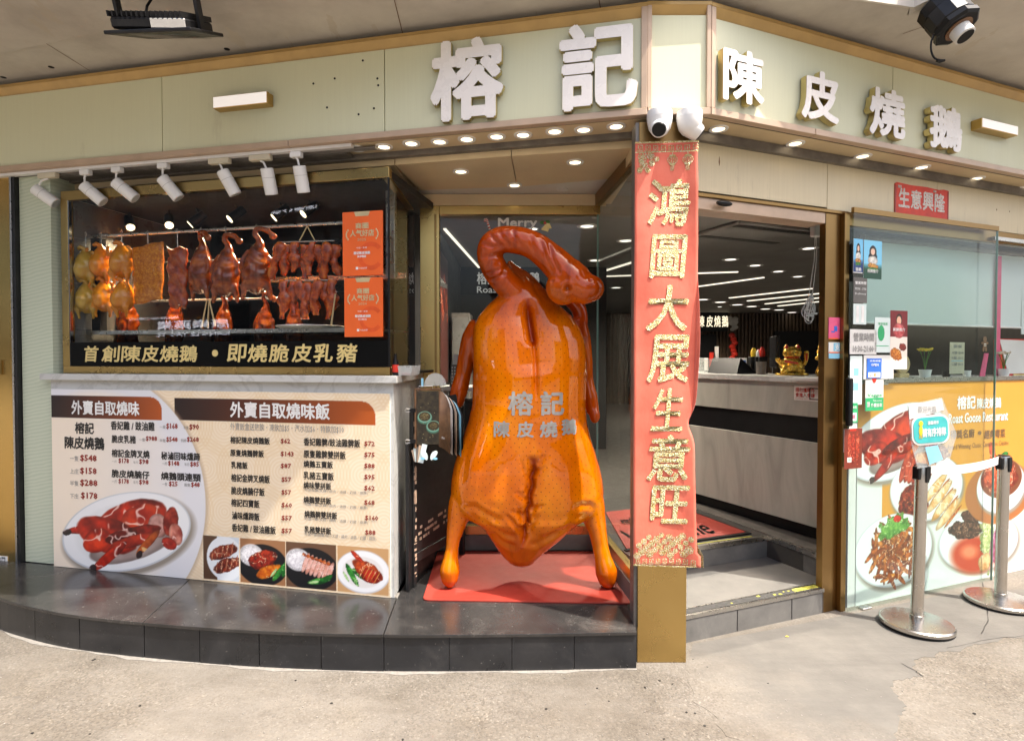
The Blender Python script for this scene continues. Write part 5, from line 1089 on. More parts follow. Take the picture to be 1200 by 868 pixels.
# orange award plaques on the glass
for i, (y0, y1, yr, ttl) in enumerate(((247, 324, '2025', 'upper'), (325, 395, '2024', 'lower'))):
    x0, x1 = (403, 449) if i == 0 else (405, 449); a = WL.uz(x0, y1, .045); b = WL.uz(x1, y0, .045)
    t = fempty('award_plaque', 'bright orange award plaque on the case glass, the %s one dated %s' % (ttl, yr), 'plaque', WL, a[0], .042, a[1]); W2, H2 = b[0] - a[0], b[1] - a[1]
    bx('board', M['orange'], t, 0, W2, -.012, .004, 0, H2, b=.002); m = MB(); m.plate([(W2 * .3, H2 - .001), (W2 * .7, H2 - .001), (W2 * .66, H2 * .925), (W2 * .34, H2 * .925)], -.0135, -.0122); m.build('tab', M['beige_ink'], t)
    m = MB()
    for k in range(28):
        an = k / 28 * 2 * math.pi; r0, r1 = .15 * H2, .22 * H2; cx, cz = W2 * .72, H2 * .30; an2 = (k + 1) / 28 * 2 * math.pi
        q = [(cx + r * math.cos(x_), cz + r * math.sin(x_)) for r, x_ in ((r0, an), (r1, an), (r1, an2), (r0, an2))]
        if all(0 < p[0] < W2 and 0 < p[1] < H2 for p in q): m.plate(q, -.0128, -.0121)
    m.build('ring_print', M['orange_dark'], t)
    m = MB(); m.text('商圈', W2 * .34, H2 * .73, W2 * .66, H2 * .82, -.0135, .03); m.text('人气好店', W2 * .2, H2 * .61, W2 * .80, H2 * .71, -.0135, .03); m.text(yr, W2 * .38, H2 * .54, W2 * .60, H2 * .58, -.0135, .01)
    for s_ in (-1, 1):
        for k in range(6): m.ball((W2 * .5 + s_ * W2 * (.40 - .012 * (k - 2.5) ** 2 * .6), -.0135, H2 * (.57 + k * .028)), .004, .001, .007, 6, 4)
    m.build('lettering', M['beige_ink'], t)
    m = MB(); m.text('中国・香港', W2 * .36, H2 * .42, W2 * .62, H2 * .445, -.0135, .02); m.text('榕记陈皮烧鹅', W2 * .29, H2 * .33, W2 * .70, H2 * .375, -.0135, .03); m.text('尖沙咀店' if i == 0 else '旺角店', W2 * .38, H2 * .28, W2 * .60, H2 * .315, -.0135, .03); m.text('大众点评', W2 * .42, H2 * .10, W2 * .62, H2 * .13, -.0135, .03); m.box(W2 * .34, W2 * .40, -.0138, -.0130, H2 * .095, H2 * .135); m.build('small_lettering', M['white_ink'], t)

# ================================================================ TRACK LIGHTS
tr = fempty('light_track', 'white track rail under the left sign board carrying spotlights', 'track rail', FL)
bx('rail', M['white'], tr, -4.2, -1.62, .016, .052, 2.745, 2.764, b=.002); m = MB(); m.cyl((-4.15, .075, 2.752), (-1.5, .075, 2.752), .008); m.cyl((-4.15, .098, 2.752), (-1.5, .098, 2.752), .008); m.build('conduit', M['greymetal'], tr, smooth=True)
bx('batten', M['greymetal'], tr, -4.4, -1.7, .112, .19, 2.742, 2.764)
def head_(x0, y0, x1, y1, ax, ayy, boxcol, lab_):
    a = FL.uz(ax, ayy, .03); u = a[0]; t = fempty('track_spotlight', lab_, 'track spotlight', FL, u, .034, 2.745, group='white spotlights on the track')
    bx('adapter', M[boxcol], t, -.035 if boxcol == 'white' else -.07, .035 if boxcol == 'white' else .07, -.018, .018, -.034, -.001, b=.004)
    p0 = FL.uz(x0, y0, .03); p1 = FL.uz(x1, y1, .03); A_ = Vector((p0[0] - u, 0, p0[1] - 2.745)); B_v = Vector((p1[0] - u, 0, p1[1] - 2.745)); d = (B_v - A_); L = .150; d = d.normalized() + Vector((0, .35, 0)); d.normalize()
    m = MB(); m.tube([A_, A_ + d * .004, A_ + d * (L - .003), A_ + d * L], [.034, .037, .037, .034], 22); m.build('lamp_head', M['white'], t, smooth=True)
    m = MB(); m.tube([A_ - d * .002, A_ - d * .0005], [.030, .030], 18); m.build('back_cap', M['black'] if boxcol == 'white' else M['white_paint'], t)
    m = MB(); m.tube([A_ + d * (L + .0003), A_ + d * (L + .001)], [.029, .029], 18); m.build('lens', M['glass'], t)
    m = MB(); m.tube([A_ + d * .01 - Vector((0, 0, 0)), Vector((A_.x * .5, 0, -.045)), Vector((0, 0, -.033))], [.006, .006, .008], 8); m.build('stem', M['white'], t, smooth=True)
    m = MB(); m.tube([A_ + d * .052, A_ + d * .0535], [.0373, .0373], 22); m.build('seam_ring', M['grey_ink'], t)
for i, k in enumerate([(40, 221, 60, 240, 56, 209, 'offwhite'), (97, 217, 115, 238, 100, 206, 'white'), (134, 213, 154, 234, 137, 202, 'white'), (189, 208, 203, 232, 191, 198, 'white'), (260, 200, 270, 228, 257, 192, 'offwhite'), (312, 197, 312, 224, 305, 189, 'offwhite'), (350, 194, 350, 222, 347, 184, 'white')]):
    head_(*k, ['leftmost white track spotlight, near the gold door', 'second white track spotlight from the gold door', 'third white track spotlight from the gold door', 'middle white track spotlight of seven on the rail', 'tilted track spotlight with a cream box, right of the middle one', 'upright track spotlight with a cream box', 'last upright track spotlight, nearest the downlights'][i])

# ================================================================ LAMP OVERHEAD, PROJECTOR, CAMERAS
fl_ = empty('floodlight', 'black finned floodlight hanging from the canopy over the counter', 'floodlight', on_y(189, 33, 2.75), math.radians(-8)); fl_.rotation_euler = (math.radians(24), math.radians(4), math.radians(-6))
m = MB(); m.prism([(-.215, -.11), (.235, -.14), (.21, .16), (-.19, .16)], -.030, -.014, Matrix.Rotation(math.radians(-2), 4, 'Y')); m.build('front_frame', M['blackmetal'], fl_, bevel=.004)
bx('lens', M['glass'], fl_, -.17, .17, -.08, .12, -.034, -.0305); bx('housing', M['blackmetal'], fl_, -.185, .185, -.095, .125, -.013, .035, b=.01)
for i in range(16): bx('fin', M['steel'] if i % 16 == 99 else M['blackmetal'], fl_, -.18 + i * .0235, -.174 + i * .0235, -.105, .13, .0352, .058)
bx('end_face', M['chrome'], fl_, .02, .19, -.103, -.0955, -.010, .030, b=.006)
m = MB()
for s_ in (-1, 1): m.box(s_ * .20 - .008, s_ * .20 + .008, -.015, .02, -.01, .135)
m.box(-.208, .208, -.015, .02, .1355, .148); m.build('bracket', M['blackmetal'], fl_); m = MB(); m.tube([(-.08, .02, .05), (-.07, .03, .09), (-.03, .02, .12), (0, 0, .2)], .006, 8); m.cyl((0, 0, .148), (0, 0, .215), .012); m.build('cable', M['black'], fl_, smooth=True)
pj = empty('projector_lamp', 'black round projector lamp with a dangling lead under the canopy', 'projector', on_y(1117, 27, 2.92))
ax_ = Vector((.25, -.35, -.75)).normalized(); Mx = ax_.to_track_quat('-Z', 'Y').to_matrix().to_4x4()
m = MB(); m.lathe([(.075, .15), (.10, .13), (.10, .075)], (0, 0, 0), 10, M=Mx, cap=True); m.build('rear_housing', M['black'], pj)
m = MB(); m.lathe([(.098, .0749), (.098, .0), (.09, -.01)], (0, 0, 0), 12, M=Mx); m.build('clear_band', M['blackmetal'], pj)
m = MB(); m.lathe([(.104, -.011), (.104, -.035), (.09, -.045)], (0, 0, 0), 8, M=Mx); m.build('front_plate', M['black'], pj)
m = MB(); m.lathe([(.062, -.0455), (.062, -.05), (.048, -.052)], (0.0, 0, 0), 20, M=Mx); m.build('ring', M['wood'], pj); m = MB(); m.lathe([(.046, -.0525), (.046, -.10), (.040, -.104)], (0, 0, 0), 22, M=Mx); m.build('snout', M['white_paint'], pj, smooth=True); m = MB(); m.lathe([(.038, -.1045), (.038, -.106)], (0, 0, 0), 20, M=Mx); m.build('lens', M['black'], pj)
m = MB(); m.box(-.03, .03, -.02, .02, .10, .30); m.build('mount', M['black'], pj); m = MB(); q = lambda x, y: on_y(x, y, 2.93) - on_y(1117, 27, 2.92)
m.tube(cr([q(1098, 36), q(1092, 47), q(1091, 58), q(1094, 67), q(1100, 71)], [.005] * 5)[0], .0045, 8); m.tube([q(1098, 71), q(1101, 72), q(1107, 71)], [.009, .010, .006], 8); m.build('lead', M['black'], pj, smooth=True)
for i, (x, ang) in enumerate(((773, .12), (808, -1.9))):
    p = on_y(x, 138, 2.885); t = empty('security_camera', ['white turret security camera above the banner facing the street', 'white turret security camera above the banner turned to the doorway'][i], 'security camera', (p.x, 2.885, 2.7645), group='turret cameras under the corner sign')
    m = MB(); m.lathe([(.060, 0), (.062, -.012), (.062, -.035)], (0, 0, 0), 28); m.build('base', M['white'], t, smooth=True)
    m = MB(); m.lathe([(.0615, -.0355), (.060, -.055), (.052, -.085), (.036, -.108), (.012, -.118)], (0, 0, 0), 28); m.build('shell', M['white'], t, smooth=True, ang=60)
    d = Vector((-.25, -.80, -.55)).normalized() if i == 0 else Vector((.75, .1, -.5)).normalized(); c0_ = Vector((0, 0, -.072)); m = MB(); m.tube([c0_ + d * .01, c0_ + d * .055, c0_ + d * .062], [.048, .041, .036], 22); eye_ = m.build('eyeball', M['white'], t, smooth=True, ang=50)
    m = MB(); m.tube([c0_ + d * .0621, c0_ + d * .067], [.034, .031], 22); m.build('lens', M['black'], eye_, smooth=True)
sd = empty('door_sensor', 'black oval door sensor on the lintel beside the banner', 'sensor', WR.pt(.19, -.03, 2.395), WR.a)
m = MB(); m.ball((0, 0, 0), .055, .02, .016, 18, 8); m.build('housing', M['black'], sd, smooth=True)

# ================================================================ RED BANNER
bn = empty('spring_banner', 'tall red couplet banner with gold characters hanging on the corner pillar', 'banner', (.766, 2.915, 0))
bxa, bza = .766, 2.915
def bl(x, y): p = on_y(x, y, 2.915); return p.x - bxa, p.z
ZT, ZB = bl(780, 167)[1], bl(780, 662)[1]; XL0, XR0 = bl(743, 400)[0], bl(815.5, 400)[0]
def wave(u, z):
    t = (ZT - z) / (ZT - ZB); y = .004 * math.sin(u * 22 + z * 3) + .003 * math.sin(z * 9 + u * 9) + .0012 * math.sin(z * 24 - u * 20)
    if u > .10: y -= (u - .10) * .5 * (math.sin(z * 2.3 + 1) * .5 + .5)
    return y
def edge_r(z):
    t = (ZT - z) / (ZT - ZB); return XR0 + .006 * math.sin(z * 4) - (.03 * math.exp(-((t - .66) / .03) ** 2)) + (.015 if t > .97 else 0)
m = MB(); nx, nz = 22, 150; vs = []
for k in range(nz + 1):
    z = ZB + (ZT - ZB) * k / nz; xr = edge_r(z)
    for i in range(nx + 1):
        u = XL0 + (xr - XL0) * i / nx; vs.append((u, wave(u, z), z))
fs = [(k * (nx + 1) + i, k * (nx + 1) + i + 1, (k + 1) * (nx + 1) + i + 1, (k + 1) * (nx + 1) + i) for k in range(nz) for i in range(nx)]
m.add(vs, fs); bo = m.build('cloth', M['banner'], bn, smooth=True, ang=180); sd_ = bo.modifiers.new('s', 'SOLIDIFY'); sd_.thickness = .002
on_b = lambda p, d=.006: Vector((p.x, wave(p.x, p.z) - d, p.z))
for ch, bx_ in zip('鴻圖大展生意旺', ((758, 211, 805, 264), (761, 276, 801, 325), (757, 335, 804, 387), (758, 393, 806, 447), (763, 455, 798, 504), (758, 510, 804, 563), (762, 569, 804, 612))):
    a = bl(bx_[0], bx_[3]); b = bl(bx_[2], bx_[1]); m = MB(); m.text(ch, a[0], a[1], b[0], b[1], 0, .022, 3, shear=.08, fn=on_b); m.build('character', M['glitter'], bn)
gd_ = MB()
def flat(pts_, d=.0055):
    n = len(pts_); gd_.add([on_b(Vector((p[0], 0, p[1])), d) for p in pts_], [tuple(range(n))])
def bar2(x0, z0, x1, z1, w_=.0022):
    dx, dz = x1 - x0, z1 - z0; L = math.hypot(dx, dz) or 1; nx_, nz_ = -dz / L * w_, dx / L * w_; ex, ez = dx / L * w_, dz / L * w_
    flat([(x0 - nx_ - ex, z0 - nz_ - ez), (x1 - nx_ + ex, z1 - nz_ + ez), (x1 + nx_ + ex, z1 + nz_ + ez), (x0 + nx_ - ex, z0 + nz_ - ez)])
def fret(x0, z0, s_):
    for a in ((0, 0, 1, 0), (1, 0, 1, 1), (1, 1, .25, 1), (.25, 1, .25, .3), (.25, .3, .7, .3), (.7, .3, .7, .7)): bar2(x0 + a[0] * s_, z0 + a[1] * s_, x0 + a[2] * s_, z0 + a[3] * s_, .0018)
def arcs(cx, cz, r, a0, a1, n=8, w_=.0018):
    for k in range(n): t0 = math.radians(a0 + (a1 - a0) * k / n); t1 = math.radians(a0 + (a1 - a0) * (k + 1) / n); bar2(cx + r * math.cos(t0), cz + r * math.sin(t0), cx + r * math.cos(t1), cz + r * math.sin(t1), w_)
Wb = XR0 - XL0
for k in range(8): fret(XL0 + .008 + k * .0385, ZT - .046, .028)
bar2(XL0 + .003, ZT - .006, XR0 - .006, ZT - .006, .004); bar2(XL0 + .003, ZT - .053, XR0 - .006, ZT - .053)
for k in range(4): pass
for (cx, cz, r) in ((.03, .075, .024), (.07, .07, .018), (.035, .115, .020), (.075, .105, .015), (.015, .14, .013), (.055, .14, .012), (.022, .095, .012), (.10, .085, .012)):
    for q in range(6):
        an = q * 60; arcs(XL0 + .008 + cx + r * .55 * math.cos(math.radians(an)), ZT - cz + r * .55 * math.sin(math.radians(an)), r * .42, 0, 360, 8, .0016)
    arcs(XL0 + .008 + cx, ZT - cz, r * .2, 0, 360, 6, .0018)
for cx in (.60, .84):
    X0 = XL0 + Wb * cx; Z0 = ZT - .088
    for r in (.024, .014, .005): 
        for k in range(16): t0, t1 = k * math.pi / 8, (k + 1) * math.pi / 8; bar2(X0 + r * math.cos(t0), Z0 + .020 * math.sin(t0), X0 + r * math.cos(t1), Z0 + .020 * math.sin(t1), .0016)
    bar2(X0 - .012, Z0 + .022, X0 + .012, Z0 + .022, .003); bar2(X0 - .012, Z0 - .022, X0 + .012, Z0 - .022, .003); bar2(X0, Z0 + .022, X0, Z0 + .035, .002)
    for q in (-.008, -.003, .002, .007): bar2(X0 + q, Z0 - .024, X0 + q, Z0 - .052, .0013)
for k in range(9): fret(XL0 + .008 + k * .034, ZB + .010, .024)
bar2(XL0 + .003, ZB + .004, XR0 - .004, ZB + .004, .003)
r_ = random.Random(5)
for k in range(26):
    cx = XL0 + .018 + (Wb - .036) * ((k * .618) % 1); cz = ZB + .052 + .105 * (k / 26); r = r_.uniform(.012, .021)
    for q in range(6):
        an = q * 60 + k * 17; arcs(cx + r * .55 * math.cos(math.radians(an)), cz + r * .55 * math.sin(math.radians(an)), r * .42, 0, 360, 7, .0017)
gd_.build('gold_print', M['glitter'], bn)
# loose right edge curling forward
m = MB(); vs = []
for k in range(31):
    z = ZB + (ZT - ZB) * (.34 + .34 * k / 30); e = edge_r(z); w_ = .028 * math.sin(math.pi * k / 30) + .002
    for i in range(5): a = i / 4; vs.append((e - .001 + w_ * math.sin(a * 2.2) * .5, wave(e, z) - w_ * a * .9, z))
fs = [(k * 5 + i, k * 5 + i + 1, (k + 1) * 5 + i + 1, (k + 1) * 5 + i) for k in range(30) for i in range(4)]
m.add(vs, fs); m.build('curled_edge', M['banner'], bn, smooth=True, ang=180).modifiers.new('s', 'SOLIDIFY').thickness = .0015
m = MB(); e = edge_r(ZB + .05); m.add([(e - .01, -.006, ZB + .004), (e + .016, -.03, ZB - .002), (e + .012, -.035, ZB + .06), (e - .012, -.008, ZB + .11)], [(0, 1, 2, 3)]); m.build('torn_corner', M['glitter'], bn).modifiers.new('s', 'SOLIDIFY').thickness = .001

# ================================================================ DOORWAY AND RIGHT WALL
hd = fempty('lintel_wall', None, None, WR, kind='structure')
for a, b in ((-.18, .985), (.989, 1.98), (1.984, 3.0), (3.004, 4.6)): bx('panel', M['cream'], hd, a, b, -.004, .03, 2.445 if a > .9 else 2.455, 2.775, b=.001)
bx('groove', M['greymetal'], hd, -.20, 4.6, -.035, .0, 2.715, 2.764); bx('backing', M['dark'], hd, -.15, 4.6, .031, .08, 2.43, 2.8)
bx('lintel_trim', M['bronze'], hd, -.12, 1.16, -.012, .10, 2.425, 2.4445, b=.002); bx('lintel_underside', M['trim'], hd, -.10, .98, .0, .13, 2.36, 2.4245, b=.002)
for x, y, h in ((843, 190, .05), (1168, 246, .015), (1183, 248, .01)):
    u, z = WR.uz(x, y, -.005); m = MB(); m.plate([(u - .003, z), (u, z + h * .6), (u + .004, z + .002), (u + .001, z - h * .4)], -.0058, -.0042); m.build('stain', M['wood'], hd)
dp = fempty('door_post', 'wide brass door post between the doorway and the glass door', 'post', WR)
bx('cladding', M['bronze'], dp, .985, 1.105, .0, .045, .0, 2.424, b=.002); bx('edge_trim', M['bronze'], dp, 1.106, 1.148, -.03, .05, -.03, 2.43, b=.002)
pq = fempty('lucky_notice', 'small scarlet paper notice with silver characters above the window', 'notice', WR, 0, -.006)
a = WR.uz(1047, 254, -.006); b = WR.uz(1111, 238, -.006); X0, X1 = WR.uz(1048, 235, -.006)[0], WR.uz(1111, 240, -.006)[0]; Z0, Z1 = 2.475, 2.672
m = MB(); m.plate([(X0, Z0), (X1, Z0 + .002), (X1, Z1 - .004), (X1 - .05, Z1 - .001), (X1 - .1, Z1 - .008), (X0 + .3, Z1 - .002), (X0 + .15, Z1 - .006), (X0 + .02, Z1), (X0, Z1 - .01)], -.003, 0); m.build('paper', M['plaque_red'], pq)
for nm, (xa, xb, za, zb) in (('border', (X0, X0 + .012, Z0, Z1 - .02)), ('border', (X1 - .012, X1, Z0 + .004, Z1 - .01))): bx(nm, M['red_ink'], pq, xa, xb, -.0042, -.0031, za, zb)
m = MB(); Wq = (X1 - X0 - .06) / 4
for k, ch in enumerate('生意興隆'): m.text(ch, X0 + .035 + k * Wq, Z0 + .045, X0 + .035 + (k + .86) * Wq, Z1 - .035, -.0045, .03, 2)
for k in range(7): m.ball((X0 + .03 + .012 * (k % 3), -.0045, Z1 - .03 + .008 * (k % 2)), .006, .001, .006, 6, 4); m.ball((X0 + .37 + .01 * (k % 3), -.0045, Z1 - .025 + .006 * (k % 2)), .005, .001, .005, 6, 4)
m.build('lettering', M['silver_glitter'], pq)

# window unit right of the doorway
wi = fempty('shop_window', 'wide front window with a pale blind and a shelf above the poster', 'window', WR)
bx('low_wall', M['white_paint'], wi, 1.20, 4.6, .0, .10, -.25, 1.395); bx('sill', M['steel'], wi, 1.16, 4.6, -.012, .03, 1.3955, 1.425, b=.002); bx('shelf', M['white_paint'], wi, 1.20, 4.6, .0305, .50, 1.40, 1.418)
bx('top_frame', M['bronze'], wi, 1.15, 4.6, .0, .06, 2.365, 2.4445, b=.002); bx('side_frame', M['bronze'], wi, 1.149, 1.198, .02, .10, -.02, 2.364, b=.002)
bx('pane', M['glass'], wi, 1.199, 4.6, .012, .020, 1.426, 2.364); bx('top_channel', M['steel'], wi, 2.56, 4.6, -.028, -.002, 2.375, 2.40)
a = WR.uz(1012, 378, .15); b = WR.uz(1196, 384, .15); zb_ = (a[1] + b[1]) / 2
bl_ = fempty('roller_blind', 'pale blue grey roller blind pulled halfway down behind the window', 'blind', WR)
N_ = 30; m = MB(); vs = []
for k in range(13):
    for i in range(N_ + 1): u = a[0] + (b[0] - a[0]) * i / N_; z = zb_ + (2.33 - zb_) * k / 12; vs.append((u, .15 + .006 * math.sin(u * 5 + z * 3) + .003 * math.sin(u * 17), z))
m.add(vs, [(k * (N_ + 1) + i, k * (N_ + 1) + i + 1, (k + 1) * (N_ + 1) + i + 1, (k + 1) * (N_ + 1) + i) for k in range(12) for i in range(N_)]); m.build('cloth', M['blind'], bl_, smooth=True, ang=180)
m = MB(); m.cyl((a[0], .15, zb_), (b[0], .15, zb_), .008); m.build('bottom_bar', M['white'], bl_, smooth=True); m = MB(); m.cyl((a[0] - .02, .15, 2.345), (b[0] + .05, .15, 2.345), .022); m.build('roller', M['greymetal'], bl_, smooth=True)
bx('second_blind', M['blind'], bl_, b[0] + .01, 4.6, .15, .153, zb_ - .05, 2.33)
rr = fempty('red_ribbon', 'translucent red strip hanging behind the window near the right edge', 'ribbon', WR, 0, .13); u0 = WR.uz(1168, 330, .13)[0]; bx('strip', M['pink'], rr, u0, u0 + .055, 0, .002, 1.42, 2.31)
rb = fempty('red_board', 'standing red and white board on the shelf at the right edge', 'board', WR, WR.uz(1168, 400, .16)[0], .16, 1.419)
m = MB(); m.plate([(0, 0), (.9, 0), (.9, .28), (0, .28)], 0, .02); m.build('red_face', M['red'], rb); m = MB(); m.plate([(.03, .275), (.62, .265), (.62, .02), (.14, .015)], -.004, -.0005); m.build('white_sheet', M['white_paint'], rb); bx('red_pattern', M['gold_ink'], rb, .2, .6, -.008, -.0045, .002, .012)

# sliding glass door leaf in front of wall and poster
sg = fempty('sliding_door', 'greenish frameless glass door slid open in front of the food poster', 'glass door', WR)
bx('pane', M['glass_green'], sg, 1.150, 2.545, -.052, -.040, -.02, 2.43); bx('edge', M['tint_edge'], sg, 2.5455, 2.549, -.0525, -.0395, -.02, 2.43)
bx('top_clamp', M['bronze'], sg, 1.15, 2.55, -.056, -.036, 2.4305, 2.462); bx('floor_guide', M['steel'], sg, 1.25, 1.33, -.07, -.03, -.03, .012, b=.003)
hx = WR.uz(992, 485, -.055); hn = bx('handle', M['black'], sg, hx[0] - .012, hx[0] + .022, -.085, -.0525, WR.uz(992, 462, -.055)[1] - .19 + .0, WR.uz(992, 437, -.055)[1] - .03, b=.006); 
hb = hn

# poster
V = -.004
po = fempty('food_poster', 'large yellow food poster with plates of dishes on the low wall', 'poster', WR)
PX0, PX1 = WR.uz(1005, 500, V)[0], 3.75; PZ1, PZ0 = 1.392, -.06; Wd, Hd = PX1 - PX0, PZ1 - PZ0
bx('backing', M['white_paint'], po, PX0, PX1, -.003, -.0005, PZ0, PZ1)
c = Canvas(Wd, Hd, 620, (214, 150, 58), 40)
def Pp(x, y): u, z = WR.uz(x, y, V); return (u - PX0, PZ1 - z)
lowy = Pp(1100, 620)[1]; c.blend(np.clip((c.Y - Pp(1060, 605)[1] + .02 * np.sin(c.X * 3)) / .04, 0, 1), (222, 226, 222)); st_n = c.nz(16); c.A += (st_n[..., None] - .5) * 8
c.rect(0, Pp(1010, 560)[1], Pp(1034, 560)[0], Hd, (222, 226, 222))
x, y = Pp(1052, 517); roast_goose_print(c, x, y, .47)
def pbox(x0, y0, x1, y1): a = Pp(x0, (y0 + y1) / 2); b = Pp(x1, (y0 + y1) / 2); t0 = Pp((x0 + x1) / 2, y0)[1]; t1 = Pp((x0 + x1) / 2, y1)[1]; return (a[0] + b[0]) / 2, (t0 + t1) / 2, (b[0] - a[0]) / 2, (t1 - t0) / 2
HI = (255, 226, 190)
def F(x, y, k, dx, dy, rx, ry, rot, a, b, h, cells, ro=.3, hl=.72): c.food(x + dx * k, y + dy * k, rx * k, ry * k, rot, a, b, h, cells, ro, hl)
x, y, r, r2 = pbox(1043, 532, 1128, 610); c.plate(x, y, r, r2)
for q in range(7): F(x, y, r, -.62 + q * .11, -.42 + q * .02, .09, .30, 25, (214, 84, 50), (140, 34, 20), (255, 214, 190), 24, .15)
F(x, y, r, -.38, .30, .42, .36, 10, (160, 48, 24), (70, 16, 10), (240, 150, 90), 44, .25, .66); F(x, y, r, -.05, -.5, .30, .16, 20, (236, 160, 60), (170, 70, 20), HI, 24); F(x, y, r, .3, -.62, .3, .14, 10, (150, 50, 24), (80, 20, 10), HI, 34)
for q in range(4): F(x, y, r, .22 + q * .13, .02 + q * .17, .44, .10, -38, (246, 220, 180), (222, 160, 90), (255, 244, 226), 24, .12); F(x, y, r, .34 + q * .13, .10 + q * .17, .34, .035, -38, (206, 120, 50), (160, 70, 24), (255, 210, 150), 30, .2)
x, y, r, r2 = pbox(1001, 602, 1092, 687); c.plate(x, y, r, r2)
for q in range(75):
    a = q * 2.4; rr_ = .068 * math.sqrt(q); F(x, y, r, rr_ * math.cos(a), .02 + rr_ * math.sin(a) * .9, .20, .045, q * 47 % 180, ((196, 104, 40), (222, 140, 62), (160, 78, 28))[q % 3], (100, 40, 12), HI, 30, .22, .6)
F(x, y, r, -.02, -.42, .36, .20, -12, (120, 176, 76), (70, 130, 50), (226, 244, 190), 56, .5, .58); F(x, y, r, .06, -.55, .10, .06, 0, (214, 44, 24), (150, 20, 10), HI, 40)
x, y, r, r2 = pbox(1100, 599, 1193, 669); c.plate(x, y, r, r2, 4); c.ell(x - .14 * r, y + .20 * r, .56 * r, .30 * r, 8, (196, 62, 26), .35); c.ell(x - .26 * r, y + .14 * r, .20 * r, .10 * r, 8, (236, 130, 90), .9); F(x, y, r, -.34, -.22, .44, .15, 8, (104, 66, 48), (40, 24, 18), (196, 150, 120), 44, .3, .6); F(x, y, r, -.25, -.42, .26, .10, 12, (96, 60, 44), (40, 24, 18), (190, 140, 110), 40)
F(x, y, r, .18, .0, .17, .48, -4, (206, 208, 150), (130, 154, 80), (250, 250, 226), 60, .6, .56); F(x, y, r, .42, .14, .18, .28, 10, (196, 130, 160), (130, 60, 90), (248, 226, 240), 36, .3, .6); F(x, y, r, .20, -.52, .08, .14, 0, (214, 50, 30), (160, 30, 16), HI, 40); F(x, y, r, .12, .34, .16, .14, 0, (226, 190, 140), (180, 120, 60), HI, 30)
x, y, r, r2 = pbox(1142, 530, 1200, 600); c.ell(x, y + .25 * r, r * 1.35, r2 * 1.05, 0, (172, 106, 56)); c.plate(x + .02, y + .1 * r, r * .98, r2 * .9); c.ell(x + .02, y - .1 * r, r * .84, r2 * .66, 0, (120, 66, 40)); F(x, y, r, .02, -.2, .72, .5, 0, (214, 96, 54), (130, 40, 24), HI, 40, .25, .62); F(x, y, r, .15, .05, .16, .12, 0, (244, 186, 44), (210, 130, 20), HI, 20); F(x, y, r, -.3, -.72, .12, .32, -20, (220, 90, 40), (150, 40, 20), HI, 30); F(x, y, r, .12, -.66, .22, .08, -20, (60, 150, 60), (30, 90, 30), (170, 230, 150), 30)
x, y = Pp(1230, 600); c.ell(x, y, .22, .20, 20, (70, 66, 90)); c.food(x, y, .12, .1, 0, (200, 120, 50), (120, 50, 20), (255, 220, 160), 30, .3)
x, y = Pp(1222, 520); c.ell(x, y, .20, .08, 20, (236, 236, 240))
c.mesh('print_sheet', po, PX0, PZ1, y=-.0042)
lab(po, [('榕記', 1122, 464, 1143, 479), ('陳皮燒鵝', 1145, 466, 1173, 478), ('Roast Goose Restaurant', 1112, 483, 1181, 494)], M['white_ink'], WR, -.0062, 'title', .03, 2)
lab(po, [('得獎名廚', 1114, 503, 1142, 513), ('經典粵菜', 1154, 503, 1178, 513), ('・', 1146, 505, 1150, 509)], M['brown_ink'], WR, -.0062, 'subtitle', .022, 2)
lab(po, [('Award Winning Classic Cantonese Cuisine', 1110, 518, 1182, 526)], M['brown_ink'], WR, -.0062, 'small_print', .0, 1)

# stickers and notices on glass and post
def card(name, lab_, cat, x0, y0, x1, y1, fr, v, mat, th=.002, items=(), grp=None):
    xm, ym = (x0 + x1) / 2, (y0 + y1) / 2; ua = fr.uz(x0, ym, v)[0]; ub = fr.uz(x1, ym, v)[0]; za = fr.uz(xm, y1, v)[1]; zb = fr.uz(xm, y0, v)[1]
    t = fempty(name, lab_, cat, fr, ua, v, za, group=grp); W2, H2 = ub - ua, zb - za
    if isinstance(mat, Canvas): bx('backing', M['white_paint'], t, 0, W2, -.001, th, 0, H2); mat.mesh('print_sheet', t, 0, H2, y=-.0018, sx=W2 / mat.w)
    else: bx('card', M[mat] if isinstance(mat, str) else mat, t, 0, W2, -.001, th, 0, H2)
    byc = {}
    for it in items: byc.setdefault(it[-1], []).append(it)
    for k, its in byc.items():
        m = MB()
        for it in its:
            if it[0] == '#': m.box(it[1] * W2, it[3] * W2, -.0022, -.0012, it[2] * H2, it[4] * H2)
            else: m.text(it[0], it[1] * W2, it[2] * H2, it[3] * W2, it[4] * H2, -.0032, .02, 1)
        m.build('print' if its[0][0] == '#' else 'lettering', M[k], t)
    return t
GV = -.055
def portrait(w, h, seed, top, bot, skin=(236, 196, 170), cloth=(240, 236, 226), foodc=(220, 160, 60)):
    c = Canvas(w, h, 46, top, seed); t = np.clip(c.Y / h, 0, 1); c.blend(np.clip((t - .6) / .15, 0, 1), bot); c.ell(w * .5, h * .30, w * .20, h * .17, 0, (30, 20, 20)); c.ell(w * .5, h * .42, w * .24, h * .12, 0, (30, 20, 20)); c.ell(w * .5, h * .29, w * .12, h * .085, 0, skin)
    c.food(w * .5, h * .52, w * .27, h * .12, 0, cloth, tuple(x * .8 for x in cloth), cloth, 6, .1, 2); c.food(w * .5, h * .66, w * .30, h * .07, 5, foodc, (150, 80, 30), (255, 236, 170), 10, .3); c.food(w * .5, h * .75, w * .34, h * .05, 0, (70, 140, 50), (30, 90, 30), (170, 220, 120), 10, .4); return c
